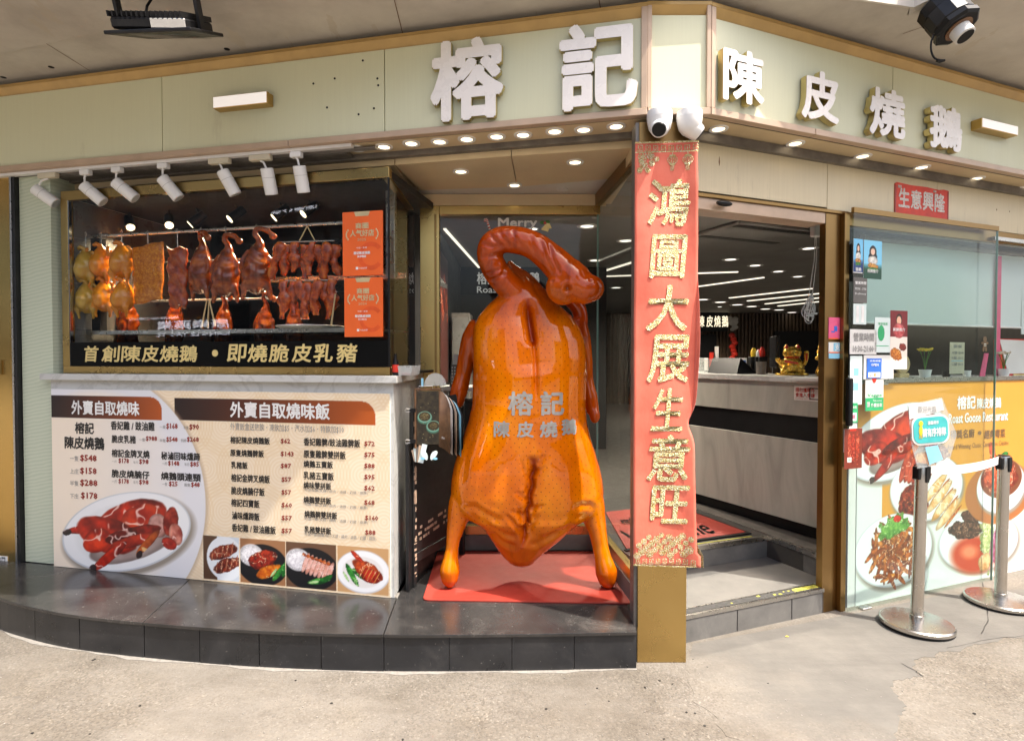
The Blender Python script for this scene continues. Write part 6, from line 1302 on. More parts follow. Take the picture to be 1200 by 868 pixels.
card('advert_sheet', 'blue advert sheet half hidden by the frame, left of its twin', 'advert', 1000, 280, 1011, 320, WR, GV, portrait(.12, .30, 60, (120, 196, 236), (24, 60, 120)), items=(('香脆', .2, .06, .8, .16, 'white_ink'),))
card('advert_sheet', 'blue advert sheet with a woman above green leaves on the glass', 'advert', 1012, 282, 1033, 323, WR, GV, portrait(.22, .33, 61, (130, 206, 240), (20, 70, 50)), items=(('招牌推介', .2, .08, .8, .18, 'white_ink'),))
card('notice_sheet', 'grey green printed notice below the blue adverts', 'notice', 1000, 325, 1016, 355, WR, GV, 'greystone', items=(('營業時間', .1, .72, .9, .84, 'white_ink'), ('MON - SUN', .1, .5, .9, .6, 'white_ink'), ('Delivery', .1, .3, .9, .4, 'white_ink')))
card('notice_sheet', 'tall pale strip under the grey green notice', 'notice', 1000, 356, 1015, 380, WR, GV, 'blind', items=(('#', .2, .1, .4, .9, 'white_ink'), ('#', .6, .1, .8, .9, 'white_ink')))
card('hours_notice', 'pale grey handwritten opening hours notice taped on the glass door', 'notice', 996, 386, 1027, 415, WR, GV, 'white_paint', items=(('營業時間', .12, .52, .88, .86, 'grey_ink'), ('10:30-21:00', .10, .10, .88, .34, 'grey_ink')))
m = None
t = card('window_decal', 'pale rounded green decal with a leaf print beside the hours notice', 'decal', 1025, 372, 1043, 413, WR, GV, 'blind', items=(('#', .1, .18, .9, .20, 'green'), ('榮譽推薦', .2, .78, .8, .86, 'green')))
m = MB(); m.plate([(.03 * math.cos(a) + .055, .12 + .05 * math.sin(a)) for a in [k * math.pi / 6 for k in range(12)]], -.0024, -.0013); m.build('emblem', M['green'], t)
c = Canvas(.20, .47, 60, (120, 30, 34), 70); c.rect(0, .21, .2, .47, (236, 226, 214)); c.ell(.10, .07, .035, .045, 0, (40, 24, 20)); c.ell(.10, .08, .026, .035, 0, (230, 180, 150)); c.food(.10, .16, .07, .06, 0, (226, 120, 120), (170, 60, 60), (250, 180, 170), 8, .1, 2); c.food(.07, .35, .07, .045, 20, (220, 140, 50), (150, 70, 20), (255, 220, 150), 20, .3); c.food(.15, .29, .04, .03, 0, (160, 60, 40), (90, 24, 20), (240, 170, 140), 20, .3)
card('advert_sheet', 'tall advert sheet with a person in pink over plates of food', 'advert', 1043, 364, 1063, 412, WR, GV, c, items=(('新鮮推介', .15, .50, .85, .58, 'white_ink'),))
card('payment_card', 'pink payment sticker on the brass post above the white one', 'sticker', 971, 372, 985, 397, WR, -.002, 'pink', items=(('#', .2, .3, .5, .36, 'blue'), ('#', .45, .36, .7, .6, 'blue'), ('#', .0, -.02, .8, .04, 'orange')))
card('payment_card', 'white and blue payment sticker on the brass post below the pink one', 'sticker', 971, 401, 985, 420, WR, -.002, 'white_paint', items=(('#', 0, 0, 1, .32, 'lightblue'), ('#', .4, .45, .95, .95, 'lightblue'), ('支', .5, .5, .9, .9, 'white_ink'), ('#', 0, .33, 1, .40, 'orange')))
card('notice_sheet', 'light blue tinted notice on the glass above the door handle', 'notice', 996, 417, 1010, 474, WR, GV, 'blind', items=(('#', .3, .3, .7, .45, 'lightblue'), ('#', .3, .6, .7, .75, 'lightblue')))
card('plastic_pocket', 'pale plastic pocket taped around the blue card on the glass', 'pocket', 1012, 416, 1047, 444, WR, GV, 'white_paint')
card('review_card', 'bright blue card with white print in the plastic pocket', 'card', 1016, 420, 1033, 443, WR, GV - .004, 'blue', items=(('OPEN', .25, .62, .75, .74, 'white_ink'), ('推薦餐廳', .15, .84, .9, .92, 'white_ink'), ('#', .08, .04, .9, .30, 'white_ink'), ('#', .2, .08, .35, .25, 'red'), ('#', .45, .08, .6, .25, 'yellow')))
t = card('vegetable_card', 'white and green card with a red radish emblem on the glass', 'card', 1014, 445, 1035, 481, WR, GV, 'white_paint', items=(('#', 0, 0, 1, .42, 'green'), ('Veggie', .1, .43, .9, .56, 'green'), ('外賣自取', .3, .12, .92, .24, 'white_ink'), ('Takeaway', .4, .28, .9, .36, 'white_ink'), ('#', .1, .12, .24, .3, 'white_ink')))
m = MB(); m.plate([(.075 + .022 * math.cos(a), .215 + .028 * math.sin(a) * (1 if math.sin(a) > 0 else 1.6)) for a in [k * math.pi / 7 for k in range(14)]], -.0024, -.0013); m.build('radish', M['red'], t); m = MB(); m.plate([(.065, .243), (.055, .268), (.075, .256), (.075, .276), (.085, .256), (.095, .268), (.085, .243)], -.0025, -.0014); m.build('radish_leaves', M['green'], t)
card('payment_tag', 'narrow green tag on the glass edge below the handle', 'tag', 994, 472, 1005, 495, WR, GV, 'green', items=(('#', .15, .08, .85, .5, 'white_ink'), ('付款碼', .15, .7, .85, .85, 'white_ink'), ('#', .3, .2, .7, .4, 'pink')))
card('payment_tag', 'tiny white and red tag under the upper green tag', 'tag', 995, 497, 1004, 508, WR, GV, 'white_paint', items=(('#', .1, .3, .9, .5, 'red'),))
c = Canvas(.10, .16, 40, (120, 50, 36), 80); c.food(.03, .08, .012, .07, 0, (206, 80, 50), (90, 24, 20), (255, 190, 150), 20, .3); c.food(.05, .08, .012, .07, 0, (190, 60, 40), (90, 24, 20), (255, 190, 150), 20, .3); c.food(.075, .08, .012, .07, 0, (206, 80, 50), (90, 24, 20), (255, 190, 150), 20, .3)
card('photo_card', 'small brown photo card of roast meats at the glass edge', 'card', 989, 502, 1010, 529, WR, GV, c)
card('payment_tag', 'small square green tag at the glass edge under the photo card', 'tag', 989, 531, 1001, 547, WR, GV, 'green', items=(('#', .3, .35, .7, .7, 'white_ink'), ('碼', .38, .42, .62, .62, 'green')))
# shelf things
def pot(lab_, x, yb, yt, col, v=.10):
    u, z = WR.uz(x, yb, v); _, z2 = WR.uz(x, yt, v); t = fempty('potted_plant', lab_, 'plant', WR, u, v, 1.4185, group=None); H2 = z2 - 1.4185
    m = MB(); m.lathe([(.030, 0), (.040, .055), (.036, .055), (.028, .01)], (0, 0, 0), 16); m.build('pot', M['white'], t, smooth=True); m = MB()
    for k in range(7): a = k * .9; m.tube([(0, 0, .04), (.012 * math.cos(a), .012 * math.sin(a), H2 * .6), (.04 * math.cos(a), .03 * math.sin(a), H2 - .015)], .0018, 5)
    m.build('stem', M['leaf'], t); m = MB()
    for k in range(26): a = k * 2.4; r = .012 * math.sqrt(k); m.ball((r * math.cos(a), r * math.sin(a) * .6, H2 - .008 + RND.uniform(-.008, .008)), .008, .008, .006, 6, 4)
    m.build('flowers', M[col], t)
pot('yellow flowered plant in a white pot on the window shelf', 1084, 438, 408, 'yellow'); pot('pale flowered plant in a white pot by the red board', 1176, 438, 412, 'offwhite')
for x, lab_ in ((1133, 'short white cup on the shelf beside the paper price card'), (1109, 'dark cup on the shelf left of the paper price card')):
    u, z = WR.uz(x, 438, .12); t = fempty('cup', lab_, 'cup', WR, u, .12, 1.4185); m = MB(); m.lathe([(.022, 0), (.027, .045), (.024, .045), (.02, .006)], (0, 0, 0), 14); m.build('body', M['white' if x > 1110 else 'black'], t, smooth=True)
card('price_card', 'small cream price card standing on the window shelf', 'card', 1113, 401, 1130, 438, WR, .06, 'offwhite', items=(('套餐', .2, .82, .8, .92, 'grey_ink'), ('A餐 $58', .1, .62, .9, .72, 'grey_ink'), ('B餐 $62', .1, .46, .9, .56, 'grey_ink'), ('C餐 $68', .1, .26, .9, .36, 'grey_ink'), ('#', .1, .40, .9, .42, 'lightblue')))
u, z = WR.uz(1057, 430, .08); t = fempty('desk_fan', 'small round brown ornament on a stand on the window shelf', 'ornament', WR, u, .08, 1.4185); m = MB(); m.lathe([(.062, -.012), (.066, 0), (.062, .012)], (0, 0, .095), 24, 'y'); m.build('disc', M['wood_light'], t, smooth=True); m = MB(); m.lathe([(.045, -.0145), (.045, -.0125)], (0, 0, .095), 20, 'y'); m.build('inner_ring', M['trim'], t); m = MB(); m.lathe([(.02, -.017), (.02, -.0148)], (0, 0, .095), 16, 'y'); m.build('centre', M['lightblue'], t); bx('foot', M['wood_light'], t, -.05, .05, -.02, .03, 0, .034, b=.006)
u, z = WR.uz(1150, 405, .03); t = fempty('gingerbread_decal', 'little brown gingerbread figure sticker on the window', 'decal', WR, u, .008, z); m = MB()
for q in ((0, .045, .02, .02), (0, .01, .02, .028), (-.026, .018, .014, .009), (.026, .018, .014, .009), (-.014, -.025, .010, .017), (.014, -.025, .010, .017)): m.lathe([(1, -.001), (1, .001)], (0, 0, 0), 14, 'y', M=Matrix.Translation((q[0], 0, q[1])) @ Matrix.Diagonal((q[2], 1, q[3], 1)))
m.build('figure', M['wood'], t); m = MB(); m.box(-.012, .012, -.0022, -.0012, .01, .014); m.box(-.012, .012, -.0022, -.0012, -.002, .002); m.build('icing', M['white_ink'], t)
u, z = WR.uz(1153, 438, .09); t = fempty('pink_card', 'leaning pink card on the shelf behind the glass door edge', 'card', WR, u, .10, 1.4185); m = MB(); m.plate([(-.03, 0), (.03, 0), (.07, .17), (.02, .17)], 0, .003); m.build('sheet', M['pink'], t)

# ================================================================ STANCHIONS
def stanchion(x, y, xt, yt, lab_):
    p = on_z(x, y, .006); P1 = on_z(x, y, .006); top = on_y(xt, yt, P1.y - .02); t = empty('stanchion', lab_, 'stanchion', (p.x, p.y, .008 if x < 1100 else -.0), 0, group='steel queue stanchions')
    lean = math.atan2(top.x - p.x, top.z - p.z); t.rotation_euler = (0, lean * .55, 0); t.location.z = .010 + .175 * math.sin(abs(lean * .55)); H2 = .93
    m = MB(); m.lathe([(.182, 0), (.186, .004), (.186, .020), (.178, .026), (.10, .034), (.036, .040)], (0, 0, 0), 48); m.build('base', M['satin'], t, smooth=True, ang=30)
    m = MB(); m.lathe([(.184, -.007), (.184, -.0005)], (0, 0, 0), 40); m.build('rubber_ring', M['black'], t)
    m = MB(); m.lathe([(.032, .0405), (.032, H2 - .10)], (0, 0, 0), 30); m.build('post', M['satin'], t, smooth=True, ang=40); m = MB(); m.lathe([(.036, .0402), (.036, .060), (.0325, .062)], (0, 0, 0), 30); m.build('collar', M['steel'], t, smooth=True)
    m = MB(); m.lathe([(.0335, H2 - .0995), (.0335, H2 - .012), (.030, H2 - .003)], (0, 0, 0), 30); hd_ = m.build('belt_housing', M['satin'], t, smooth=True, ang=40)
    m = MB(); m.lathe([(.031, H2 - .0028), (.030, H2 + .002), (.01, H2 + .004)], (0, 0, 0), 26); m.build('cap', M['black'], t, smooth=True)
    for a in (0, math.pi / 2 * 1, math.pi, -math.pi / 2):
        Mx = Matrix.Rotation(a + .35, 4, 'Z')
        if a in (0, math.pi): m = MB(); m.box(.030, .052, -.020, .020, H2 - .085, H2 - .012, .004, Mx); m.build('belt_clip', M['black'], t)
        else: m = MB(); m.box(.031, .038, -.014, .014, H2 - .10, H2 - .006, .003, Mx); m.build('slot_cover', M['black'], t)
    return t
s1 = stanchion(1074, 733, 1086, 548, 'nearer steel stanchion carrying the clear sign pocket'); s2 = stanchion(1172, 706, 1181, 537, 'steel stanchion at the right edge with the white belt')
bpy.context.view_layer.update()
A1 = s1.matrix_world @ Vector((.05, .018, .90)); A2 = s2.matrix_world @ Vector((-.05, -.018, .90))
bt = empty('belt', 'white retractable belt stretched between the two stanchions', 'belt', A1); m = MB(); rs = []
for k in range(17):
    t = k / 16; p = A1.lerp(A2, t) - A1; p.z -= .05 * 4 * t * (1 - t) * .5; tw = .25 * math.sin(t * 3.1); h = .024
    rs.append([p + Vector((0, -.001 - h * math.sin(tw), -h)), p + Vector((0, .001 - h * math.sin(tw), -h)), p + Vector((0, .001 + h * math.sin(tw), h)), p + Vector((0, -.001 + h * math.sin(tw), h))])
m.rings(rs); m.build('webbing', M['belt'], bt, smooth=True, ang=50)
tp = s1.matrix_world @ Vector((0, 0, .945)); sp_ = empty('sign_pocket', 'clear plastic pocket with a teal queue card on the near stanchion', 'sign', tp + Vector((0, -.045, 0)), .15)
m = MB(); m.plate([(-.13, .33), (.09, .37), (.19, .16), (.14, -.01), (-.06, -.03), (-.10, .10)], .002, .006); m.build('pocket', M['clear'], sp_)
m = MB(); m.plate([(-.125, .325), (.085, .362), (.10, .30), (-.12, .25)], -.0012, .0015); m.build('top_card', M['white_paint'], sp_)
m = MB(); m.text('歡迎光臨', -.07, .285, .05, .325, -.003, .0, 1); m.build('handwriting', M['grey_ink'], sp_)
def rrect(x0, z0, x1, z1, r, n=6, rot=.06):
    P = []
    for cx, cz, a0 in ((x1 - r, z0 + r, -90), (x1 - r, z1 - r, 0), (x0 + r, z1 - r, 90), (x0 + r, z0 + r, 180)):
        for k in range(n + 1): a = math.radians(a0 + 90 * k / n); P.append((cx + r * math.cos(a), cz + r * math.sin(a)))
    return [(x * math.cos(rot) - z * math.sin(rot), x * math.sin(rot) + z * math.cos(rot)) for x, z in P]
m = MB(); m.plate(rrect(-.095, .105, .145, .27, .05), -.0030, -.0015); m.build('card_edge', M['white_paint'], sp_); m = MB(); m.plate(rrect(-.085, .115, .135, .26, .045), -.0050, -.0032); m.build('teal_card', M['teal'], sp_)
rotf = lambda p: Vector((p.x * math.cos(.06) - p.z * math.sin(.06), p.y, p.x * math.sin(.06) + p.z * math.cos(.06)))
m = MB(); m.text('溫馨提示', .005, .218, .075, .238, -.0065, .03, 1, fn=rotf); m.text('請有序排隊', -.03, .150, .12, .198, -.0065, .035, 2, fn=rotf); m.build('lettering', M['white_ink'], sp_)
m = MB(); m.ball((-.052, -.0065, .225), .014, .001, .016, 10, 6); m.ball((-.052, -.0065, .185), .012, .001, .03, 10, 6); m.box(-.06, -.056, -.0072, -.006, .14, .16); m.box(-.048, -.044, -.0072, -.006, .14, .16); m.build('bird_print', M['yellow'], sp_)
m = MB(); m.plate([(-.02, .09), (.06, .10), (.095, .02), (.01, -.01)], -.004, -.002); m.build('blue_slip', M['lightblue'], sp_)

# ================================================================ RECEPTION COUNTER
CT = WR.pt(1.25, .30, .302); rc = empty('reception_counter', 'stone fronted reception counter inside the doorway with a white top', 'counter', CT, WR.a)
dvc = (WR.pt(1.247, 1.50, 0) - WR.pt(1.347, .314, 0)).normalized()
ca = math.atan2(dvc.y, dvc.x); rc.location = WR.pt(1.347, .10, .302); rc.rotation_euler = (0, 0, ca)          # local x runs into the shop, -y to the right
L_ = 2.0
bx('lower_panel', M['counterstone'], rc, -.1, L_, -.5, 0, .09, .672, b=.003); bx('upper_panel', M['counterstone'], rc, -.1, L_, -.5, 0, .845, 1.078, b=.003); bx('dark_band', M['black'], rc, -.1, L_, -.5, -.02, .6725, .8445); bx('kick', M['black'], rc, -.1, L_, -.5, -.05, 0, .0895)
bx('counter_top', M['marble'], rc, -.12, L_ + .02, -.62, .025, 1.079, 1.122, b=.003); bx('counter_end', M['counterstone'], rc, L_ + .001, L_ + .02, -.6, -.02, .0, 1.078)
CZ = .302 + 1.123
def on_counter(x, back=.20):
    "where the sight line at column x crosses a line on the counter top set back from its front edge"
    d = ray(x, 440); o = rc.location.xy; ax = Vector((math.cos(ca), math.sin(ca))); ay = Vector((-math.sin(ca), math.cos(ca))); base = o - ay * back
    t = (base.x * ax.y - base.y * ax.x) / (d.x * ax.y - d.y * ax.x); return Vector((d.x * t, d.y * t, CZ))
no_ = empty('counter_notice', 'small red printed notice with a crossed box under the counter top', 'notice', (0, 0, 0)); no_.location = rc.location + Vector((0, 0, 0)); no_.rotation_euler = (0, 0, ca)
m0 = lambda x: (Matrix.Rotation(-ca, 3, 'Z') @ (Vector((ray(x, 455).x, ray(x, 455).y, 0)) * 1)).to_2d()
def cx_(x):
    d = ray(x, 455); o = rc.location.xy; ax = Vector((math.cos(ca), math.sin(ca))); t = (o.x * ax.y - o.y * ax.x) / (d.x * ax.y - d.y * ax.x); return (Vector((d.x * t, d.y * t)) - o).dot(ax)
xa, xb = cx_(931), cx_(968); lo, hi = min(xa, xb), max(xa, xb)
bx('card', M['white_paint'], no_, lo, hi, .001, .003, .955, 1.06)
m = MB()
for s_, z0, z1 in (('請勿攜帶外', 1.012, 1.045), ('食進入食肆', .978, 1.008)):
    vs, fs = [], []; tm = MB(); tm.text(s_, 0, z0, (hi - lo) * .62, z1, 0, .02, 1); m.add([(hi - .012 - p.x, .0042, p.z) for p in tm.v], tm.f)
tm = MB(); tm.text("Don't Bring Your Own Food", 0, .960, (hi - lo) * .62, .973, 0, .0, 1); m.add([(hi - .012 - p.x, .0042, p.z) for p in tm.v], tm.f)
m.build('lettering', M['red'], no_); m = MB(); x0_ = lo + .02; x1_ = lo + .12; 
for b4 in ((x0_, x1_, .965, .972), (x0_, x1_, 1.04, 1.047), (x0_, x0_ + .007, .972, 1.04), (x1_ - .007, x1_, .972, 1.04)): m.box(b4[0], b4[1], .0035, .0045, b4[2], b4[3])
m.build('box_print', M['black_ink'], no_)
# lucky cat
cc = on_counter(928, .22); cat = empty('lucky_cat', 'golden beckoning cat with red ears on the counter', 'figurine', cc); S = (on_y(928, 402, cc.y).z - CZ) / .40; cat.scale = (S, S, S); cat.rotation_euler.z = -.35
m = MB(); m.lathe([(.15, 0), (.155, .01), (.15, .025), (.02, .03)], (0, 0, 0), 24, M=Matrix.Diagonal((1.25, .8, 1, 1))); m.build('plinth', M['catgold'], cat, smooth=True, ang=40)
P_ = []; m = MB(); m.lathe([(.08, .03), (.13, .05), (.145, .10), (.12, .17), (.085, .215), (.06, .23)], (0, 0, 0), 24); P_.append(m)
m = MB(); m.ball((0, -.01, .275), .112, .09, .085, 20, 14); P_.append(m); m = MB(); m.ball((0, -.075, .255), .05, .04, .035, 12, 8); P_.append(m)
for s_ in (-1, 1):
    m = MB(); m.ball((s_ * .085, -.08, .055), .06, .055, .04, 14, 8); P_.append(m); m = MB(); m.lathe([(.04, 0), (.028, .03), (.008, .06)], (s_ * .065, 0, .33), 12); P_.append(m)
m = MB(); m.tube([(-.09, -.03, .17), (-.14, -.05, .155), (-.165, -.055, .19), (-.170, -.055, .215)], [.035, .032, .030, .032], 12); P_.append(m)
mc = remeshed(P_, .0065, 3, 'cat_body'); mc.materials.clear(); mc.materials.append(M['catgold']); mc.shade_smooth(); o = bpy.data.objects.new('body', mc); COL.objects.link(o); o.parent = cat
m = MB(); m.tube([(.135, -.02, .13), (.155, -.03, .20), (.158, -.03, .27), (.155, -.03, .30)], [.020, .026, .028, .024], 12); m.build('raised_arm', M['catgold'], cat, smooth=True)
m = MB(); m.lathe([(.088, .213), (.094, .220), (.088, .228)], (0, -.004, 0), 24); m.build('collar', M['red'], cat, smooth=True)
for s_ in (-1, 1): m = MB(); m.lathe([(.026, 0), (.018, .02), (.004, .042)], (s_ * .065, -.022, .338), 10, M=Matrix.Rotation(0, 4, 'X')); m.build('inner_ear', M['red'], cat)
m = MB(); m.plate([(-.11, .15), (.06, .13), (.065, .165), (-.10, .20)], -.150, -.145); m.build('scroll', M['catgold'], cat); m = MB(); m.plate([(-.10, .158), (.052, .138), (.056, .158), (-.094, .190)], -.153, -.1505); m.build('scroll_print', M['red'], cat)
m = MB(); m.plate([(.148, .18), (.168, .18), (.168, .27), (.148, .27)], -.0615, -.0595); m.build('arm_label', M['red'], cat)
m = MB(); m.tube([(-.05, -.093, .285), (-.035, -.098, .280), (-.02, -.100, .287)], .0025, 6); m.tube([(.05, -.093, .285), (.035, -.098, .280), (.02, -.100, .287)], .0025, 6); m.ball((0, -.113, .268), .008, .004, .006, 8, 6); m.tube([(-.02, -.112, .250), (-.01, -.115, .243), (0, -.115, .252), (.01, -.115, .243), (.02, -.112, .250)], .0022, 6); m.build('face_print', M['red_ink'], cat)
q = on_counter(968, .24); gt = empty('gold_tree', 'small gold money tree ornament behind the brass post', 'ornament', q); m = MB()
for k in range(26): a = k * 2.4; m.ball((.06 * math.cos(a) * (1 - k / 40), .05 * math.sin(a), .12 + k * .006), .018, .016, .016, 7, 5)
m.build('coins', M['catgold'], gt, smooth=True); m = MB(); m.lathe([(.06, 0), (.07, .03), (.05, .08), (.03, .11)], (0, 0, 0), 14); m.build('pot', M['catgold'], gt, smooth=True)
q = on_counter(858, .25); mn = empty('till_screen', 'low black till screen lying on the counter', 'screen', q, ca); m = MB(); m.add([(-.16, .12, 0), (.16, .12, 0), (.16, -.10, 0), (-.16, -.10, 0), (-.15, .07, .13), (.15, .07, .13), (.15, -.09, .03), (-.15, -.09, .03)], [(0, 1, 5, 4), (1, 2, 6, 5), (2, 3, 7, 6), (3, 0, 4, 7), (4, 5, 6, 7), (3, 2, 1, 0)]); m.build('body', M['black'], mn)
q = on_counter(892, .22); t = empty('paper_cup', 'grey paper cup on the counter beside the till screen', 'cup', q); m = MB(); m.lathe([(.036, 0), (.040, .10), (.037, .10), (.033, .01)], (0, 0, 0), 18); m.build('body', M['greymetal'], t, smooth=True)
q = on_counter(905, .45); t = empty('monitor', 'tall dark monitor behind the golden cat', 'monitor', q, ca + 2.4); bx('screen', M['black'], t, -.17, .17, 0, .03, .05, .31, b=.006); bx('stand', M['blackmetal'], t, -.03, .03, .0, .04, 0, .0495)
for x, col, h, lab_ in ((883, 'yellow', .075, 'small yellow figure behind the counter'), (889, 'white', .06, 'small white figure between the yellow and red ones'), (893, 'red', .08, 'small red figure behind the counter')):
    q = on_counter(x, .40); t = empty('figurine', lab_, 'figurine', q + Vector((0, 0, 0))); bx('box', M['blackmetal'], t, -.035, .035, -.03, .03, 0, .14, b=.003); m = MB(); m.lathe([(.020, .1405), (.024, .16), (.022, .14 + h * .7), (.010, .14 + h)], (0, 0, 0), 12); m.build('figure', M[col], t, smooth=True)
for x, lab_ in ((836, 'upright leaflet rack on the counter beside the banner'),):
    q = on_counter(x, .20); t = empty('leaflet_rack', lab_, 'rack', q, ca + math.pi); 
    for k in range(3): bx('leaflet', M[('white_ink', 'red', 'white_paint')[k]], t, -.10 + k * .05, -.055 + k * .05, -.01 + .012 * k, -.006 + .012 * k, .02, .13 + .05 * k)
    bx('holder', M['clear'], t, -.13, .08, -.03, .04, 0, .12)
q = on_counter(820, .22); t = empty('tape_dispenser', 'clear curved dispenser at the banner end of the counter', 'dispenser', q, ca + math.pi); m = MB(); m.plate([(-.06, 0), (.07, 0), (.06, .10), (.02, .13), (-.03, .11)], -.04, .04); m.build('body', M['clear'], t)
q = on_counter(870, .33); t = empty('card_stand', 'small blue and white card stand on the counter', 'card', q, ca + math.pi); bx('card', M['white_paint'], t, -.045, .045, 0, .003, 0, .13); bx('print', M['blue'], t, -.035, .035, -.0015, -.0003, .035, .11)
# hanging bundle of white cable and box on the lintel
hb_ = fempty('hanging_cable', 'coiled white cable hanging from a small white box inside the doorway', 'cable', WR, 0, .25, 0)
a = WR.uz(956, 270, .25); b = WR.uz(950, 352, .25); bx('box', M['white'], hb_, a[0] - .035, a[0] + .03, -.02, .02, a[1] - .045, a[1] + .045, b=.008); bx('bracket', M['white'], hb_, a[0] + .0305, a[0] + .07, -.01, .01, a[1] + .02, a[1] + .03)
m = MB()
for dx in (-.006, .004): m.tube([(a[0] + dx, 0, a[1] - .04), (a[0] + dx * 2, 0, a[1] - .2), (b[0] + dx * 3, 0, b[1] + .02)], .0025, 6)
r_ = random.Random(9)
for k in range(7):
    cx, cz, ra, rb_ = b[0] + r_.uniform(-.03, .03), b[1] - .05 + r_.uniform(-.05, .05), r_.uniform(.02, .045), r_.uniform(.04, .08); ph = r_.uniform(0, 3)
    m.tube([(cx + ra * math.cos(t), .012 * math.sin(2 * t + ph), cz + rb_ * math.sin(t + ph * .2)) for t in [2 * math.pi * q / 18 for q in range(19)]], .0026, 6)
m.build('cable', M['white'], hb_, smooth=True); m = MB(); m.ball((b[0], -.005, b[1] + .01), .018, .014, .018, 10, 8); m.build('knot', M['white'], hb_, smooth=True); bx('plug', M['white'], hb_, b[0] - .03, b[0] + .02, -.01, .01, b[1] - .105, b[1] - .095); bx('plug', M['white'], hb_, b[0] + .021, b[0] + .05, -.01, .01, b[1] - .09, b[1] - .08)

# ================================================================ THINGS IN THE GOOSE BAY
# folding black board with leaflets clipped on top, left of the goose
P0_ = on_z(484, 700, PZ); ab = empty('black_board_stand', 'scuffed black folding board stand between counter and goose', 'board stand', (-.595, 3.42, PZ + .001), math.radians(66))
bx('panel', M['cabinet'], ab, .03, .60, -.008, .008, .20, 1.03, b=.002)
for x in (0, .60): bx('leg', M['cabinet'], ab, x, x + .032, -.016, .016, .0, 1.06, b=.003)
bx('bottom_rail', M['cabinet'], ab, .033, .599, -.012, .012, .14, .198, b=.002); bx('top_rail', M['cabinet'], ab, .033, .599, -.012, .012, 1.031, 1.06, b=.002)
m = MB(); r_ = random.Random(4)
for k in range(60):
    x = r_.uniform(.05, .55); z = .26 + (k % 3) * .035 + (x - .05) * .1; m.box(x, x + r_.uniform(.01, .03), -.0095, -.0082, z, z + .016)
m.build('worn_lettering', M['trim'], ab); m = MB()
for k in range(40): z = r_.uniform(.05, 1.0); m.box(r_.uniform(-.0, .02), r_.uniform(.021, .030), -.0175, -.0162, z, z + r_.uniform(.004, .03))
m.box(.0, .028, -.019, -.016, .50, .57); m.build('chipped_paint', M['trim'], ab)
ab2 = empty('side_board', 'second black folded frame standing close against the counter', 'board', (-.63, 3.36, PZ + .001), math.radians(80)); bx('panel', M['blackmetal'], ab2, 0, .5, -.03, -.01, 0, .86, b=.003)
# clip board with dish photo and magazines
cbx = on_y(503, 445, 3.36); lc = empty('leaflet_clip', 'brown clip frame holding a photo leaflet of two green bowls', 'leaflet', on_y(487, 523, 3.36), math.radians(8))
k_ = 3.36 / 680
bx('frame_bar', M['wood'], lc, -.006, .006, -.006, .006, -.01, 68 * k_, b=.002); bx('frame_bar', M['wood'], lc, 0.007, 30 * k_, -.006, .006, 66 * k_, 68.5 * k_, b=.002)
c = Canvas(.142, .31, 90, (64, 54, 36), 90)
c.blend(np.clip(c.nz(14) * 1.6 - .5, 0, 1), (22, 19, 12))
for cx, cy in ((.045, .150), (.095, .205)):
    c.ell(cx, cy + .006, .042, .036, 0, (70, 120, 100), .2); c.ell(cx, cy, .040, .033, 0, (120, 170, 150), .08); c.ell(cx, cy - .002, .033, .027, 0, (60, 50, 30), .1); c.food(cx, cy - .003, .024, .020, 0, (120, 104, 60), (40, 34, 18), (210, 200, 150), 40, .4, .5)
for k in range(16): c.ell(RND.uniform(.02, .13), RND.uniform(.07, .29), .003, .002, 0, (150, 140, 100), .5)
c.mesh('leaflet_print', lc, .008, 66 * k_ - .004, y=-.0082); bx('leaflet_back', M['white_paint'], lc, .008, .150, -.007, -.0062, 66 * k_ - .314, 66 * k_ - .004)
for z in (.02, .20): 
    m = MB(); m.box(-.03, .002, -.010, -.004, z, z + .022); m.build('bulldog_clip', M['black'], lc); m = MB(); m.tube([(-.03, -.007, z + .004), (-.055, -.007, z), (-.06, -.007, z + .012), (-.055, -.007, z + .022), (-.03, -.007, z + .018)], .0018, 6); m.build('clip_wire', M['steel'], lc)
m = MB(); m.tube([(.02, -.01, 68 * k_), (.02, -.012, 71 * k_), (.10, -.012, 71 * k_), (.10, -.01, 68 * k_)], .002, 6); m.build('clip_wire', M['steel'], lc)
mg = empty('magazine_bundle', 'fan of curled magazines clipped beside the green bowl leaflet', 'magazines', on_y(514, 520, 3.37), math.radians(8))
for k in range(7):
    m = MB(); vs = []; n = 8; x0 = .002 + k * .010
    for i in range(n + 1):
        f = i / n; x = x0 + (.085 + k * .004) * f * (1 - .25 * f); y = -.055 * f * f + .012 * k
        for z, s_ in ((-.015 - .10 * f * (.4 + k * .05), 0), (.31 - .10 * f * f - k * .010, 1)): vs.append((x, y, z))
    fs = [(i * 2, i * 2 + 2, i * 2 + 3, i * 2 + 1) for i in range(n)]; m.add(vs, fs)
    o = m.build('page', [M['print_matt'], ] if False else M[('wood', 'white_paint', 'black', 'trim', 'black', 'lightblue', 'black')[k]], mg, smooth=True, ang=180); s_ = o.modifiers.new('s', 'SOLIDIFY'); s_.thickness = .0008
m = MB(); m.text('Menu and Guide', .018, .03, .07, .045, -.012, 0, 1); m.build('lettering', M['white_ink'], mg)
wh = empty('slipper_pair', 'pair of white cut out slippers hanging on the black board', 'slippers', on_y(503, 532, 3.36)); m = MB()
for dx in (-.026, .026): m.plate([(dx + (.017 + .005 * math.sin(a)) * math.cos(a) + .012 * math.sin(a) * (1 if dx > 0 else -1), -.006 + .027 * math.sin(a)) for a in [k * math.pi / 8 for k in range(16)]], -.010, -.004)
m.build('slipper', M['blind'], wh); m = MB()
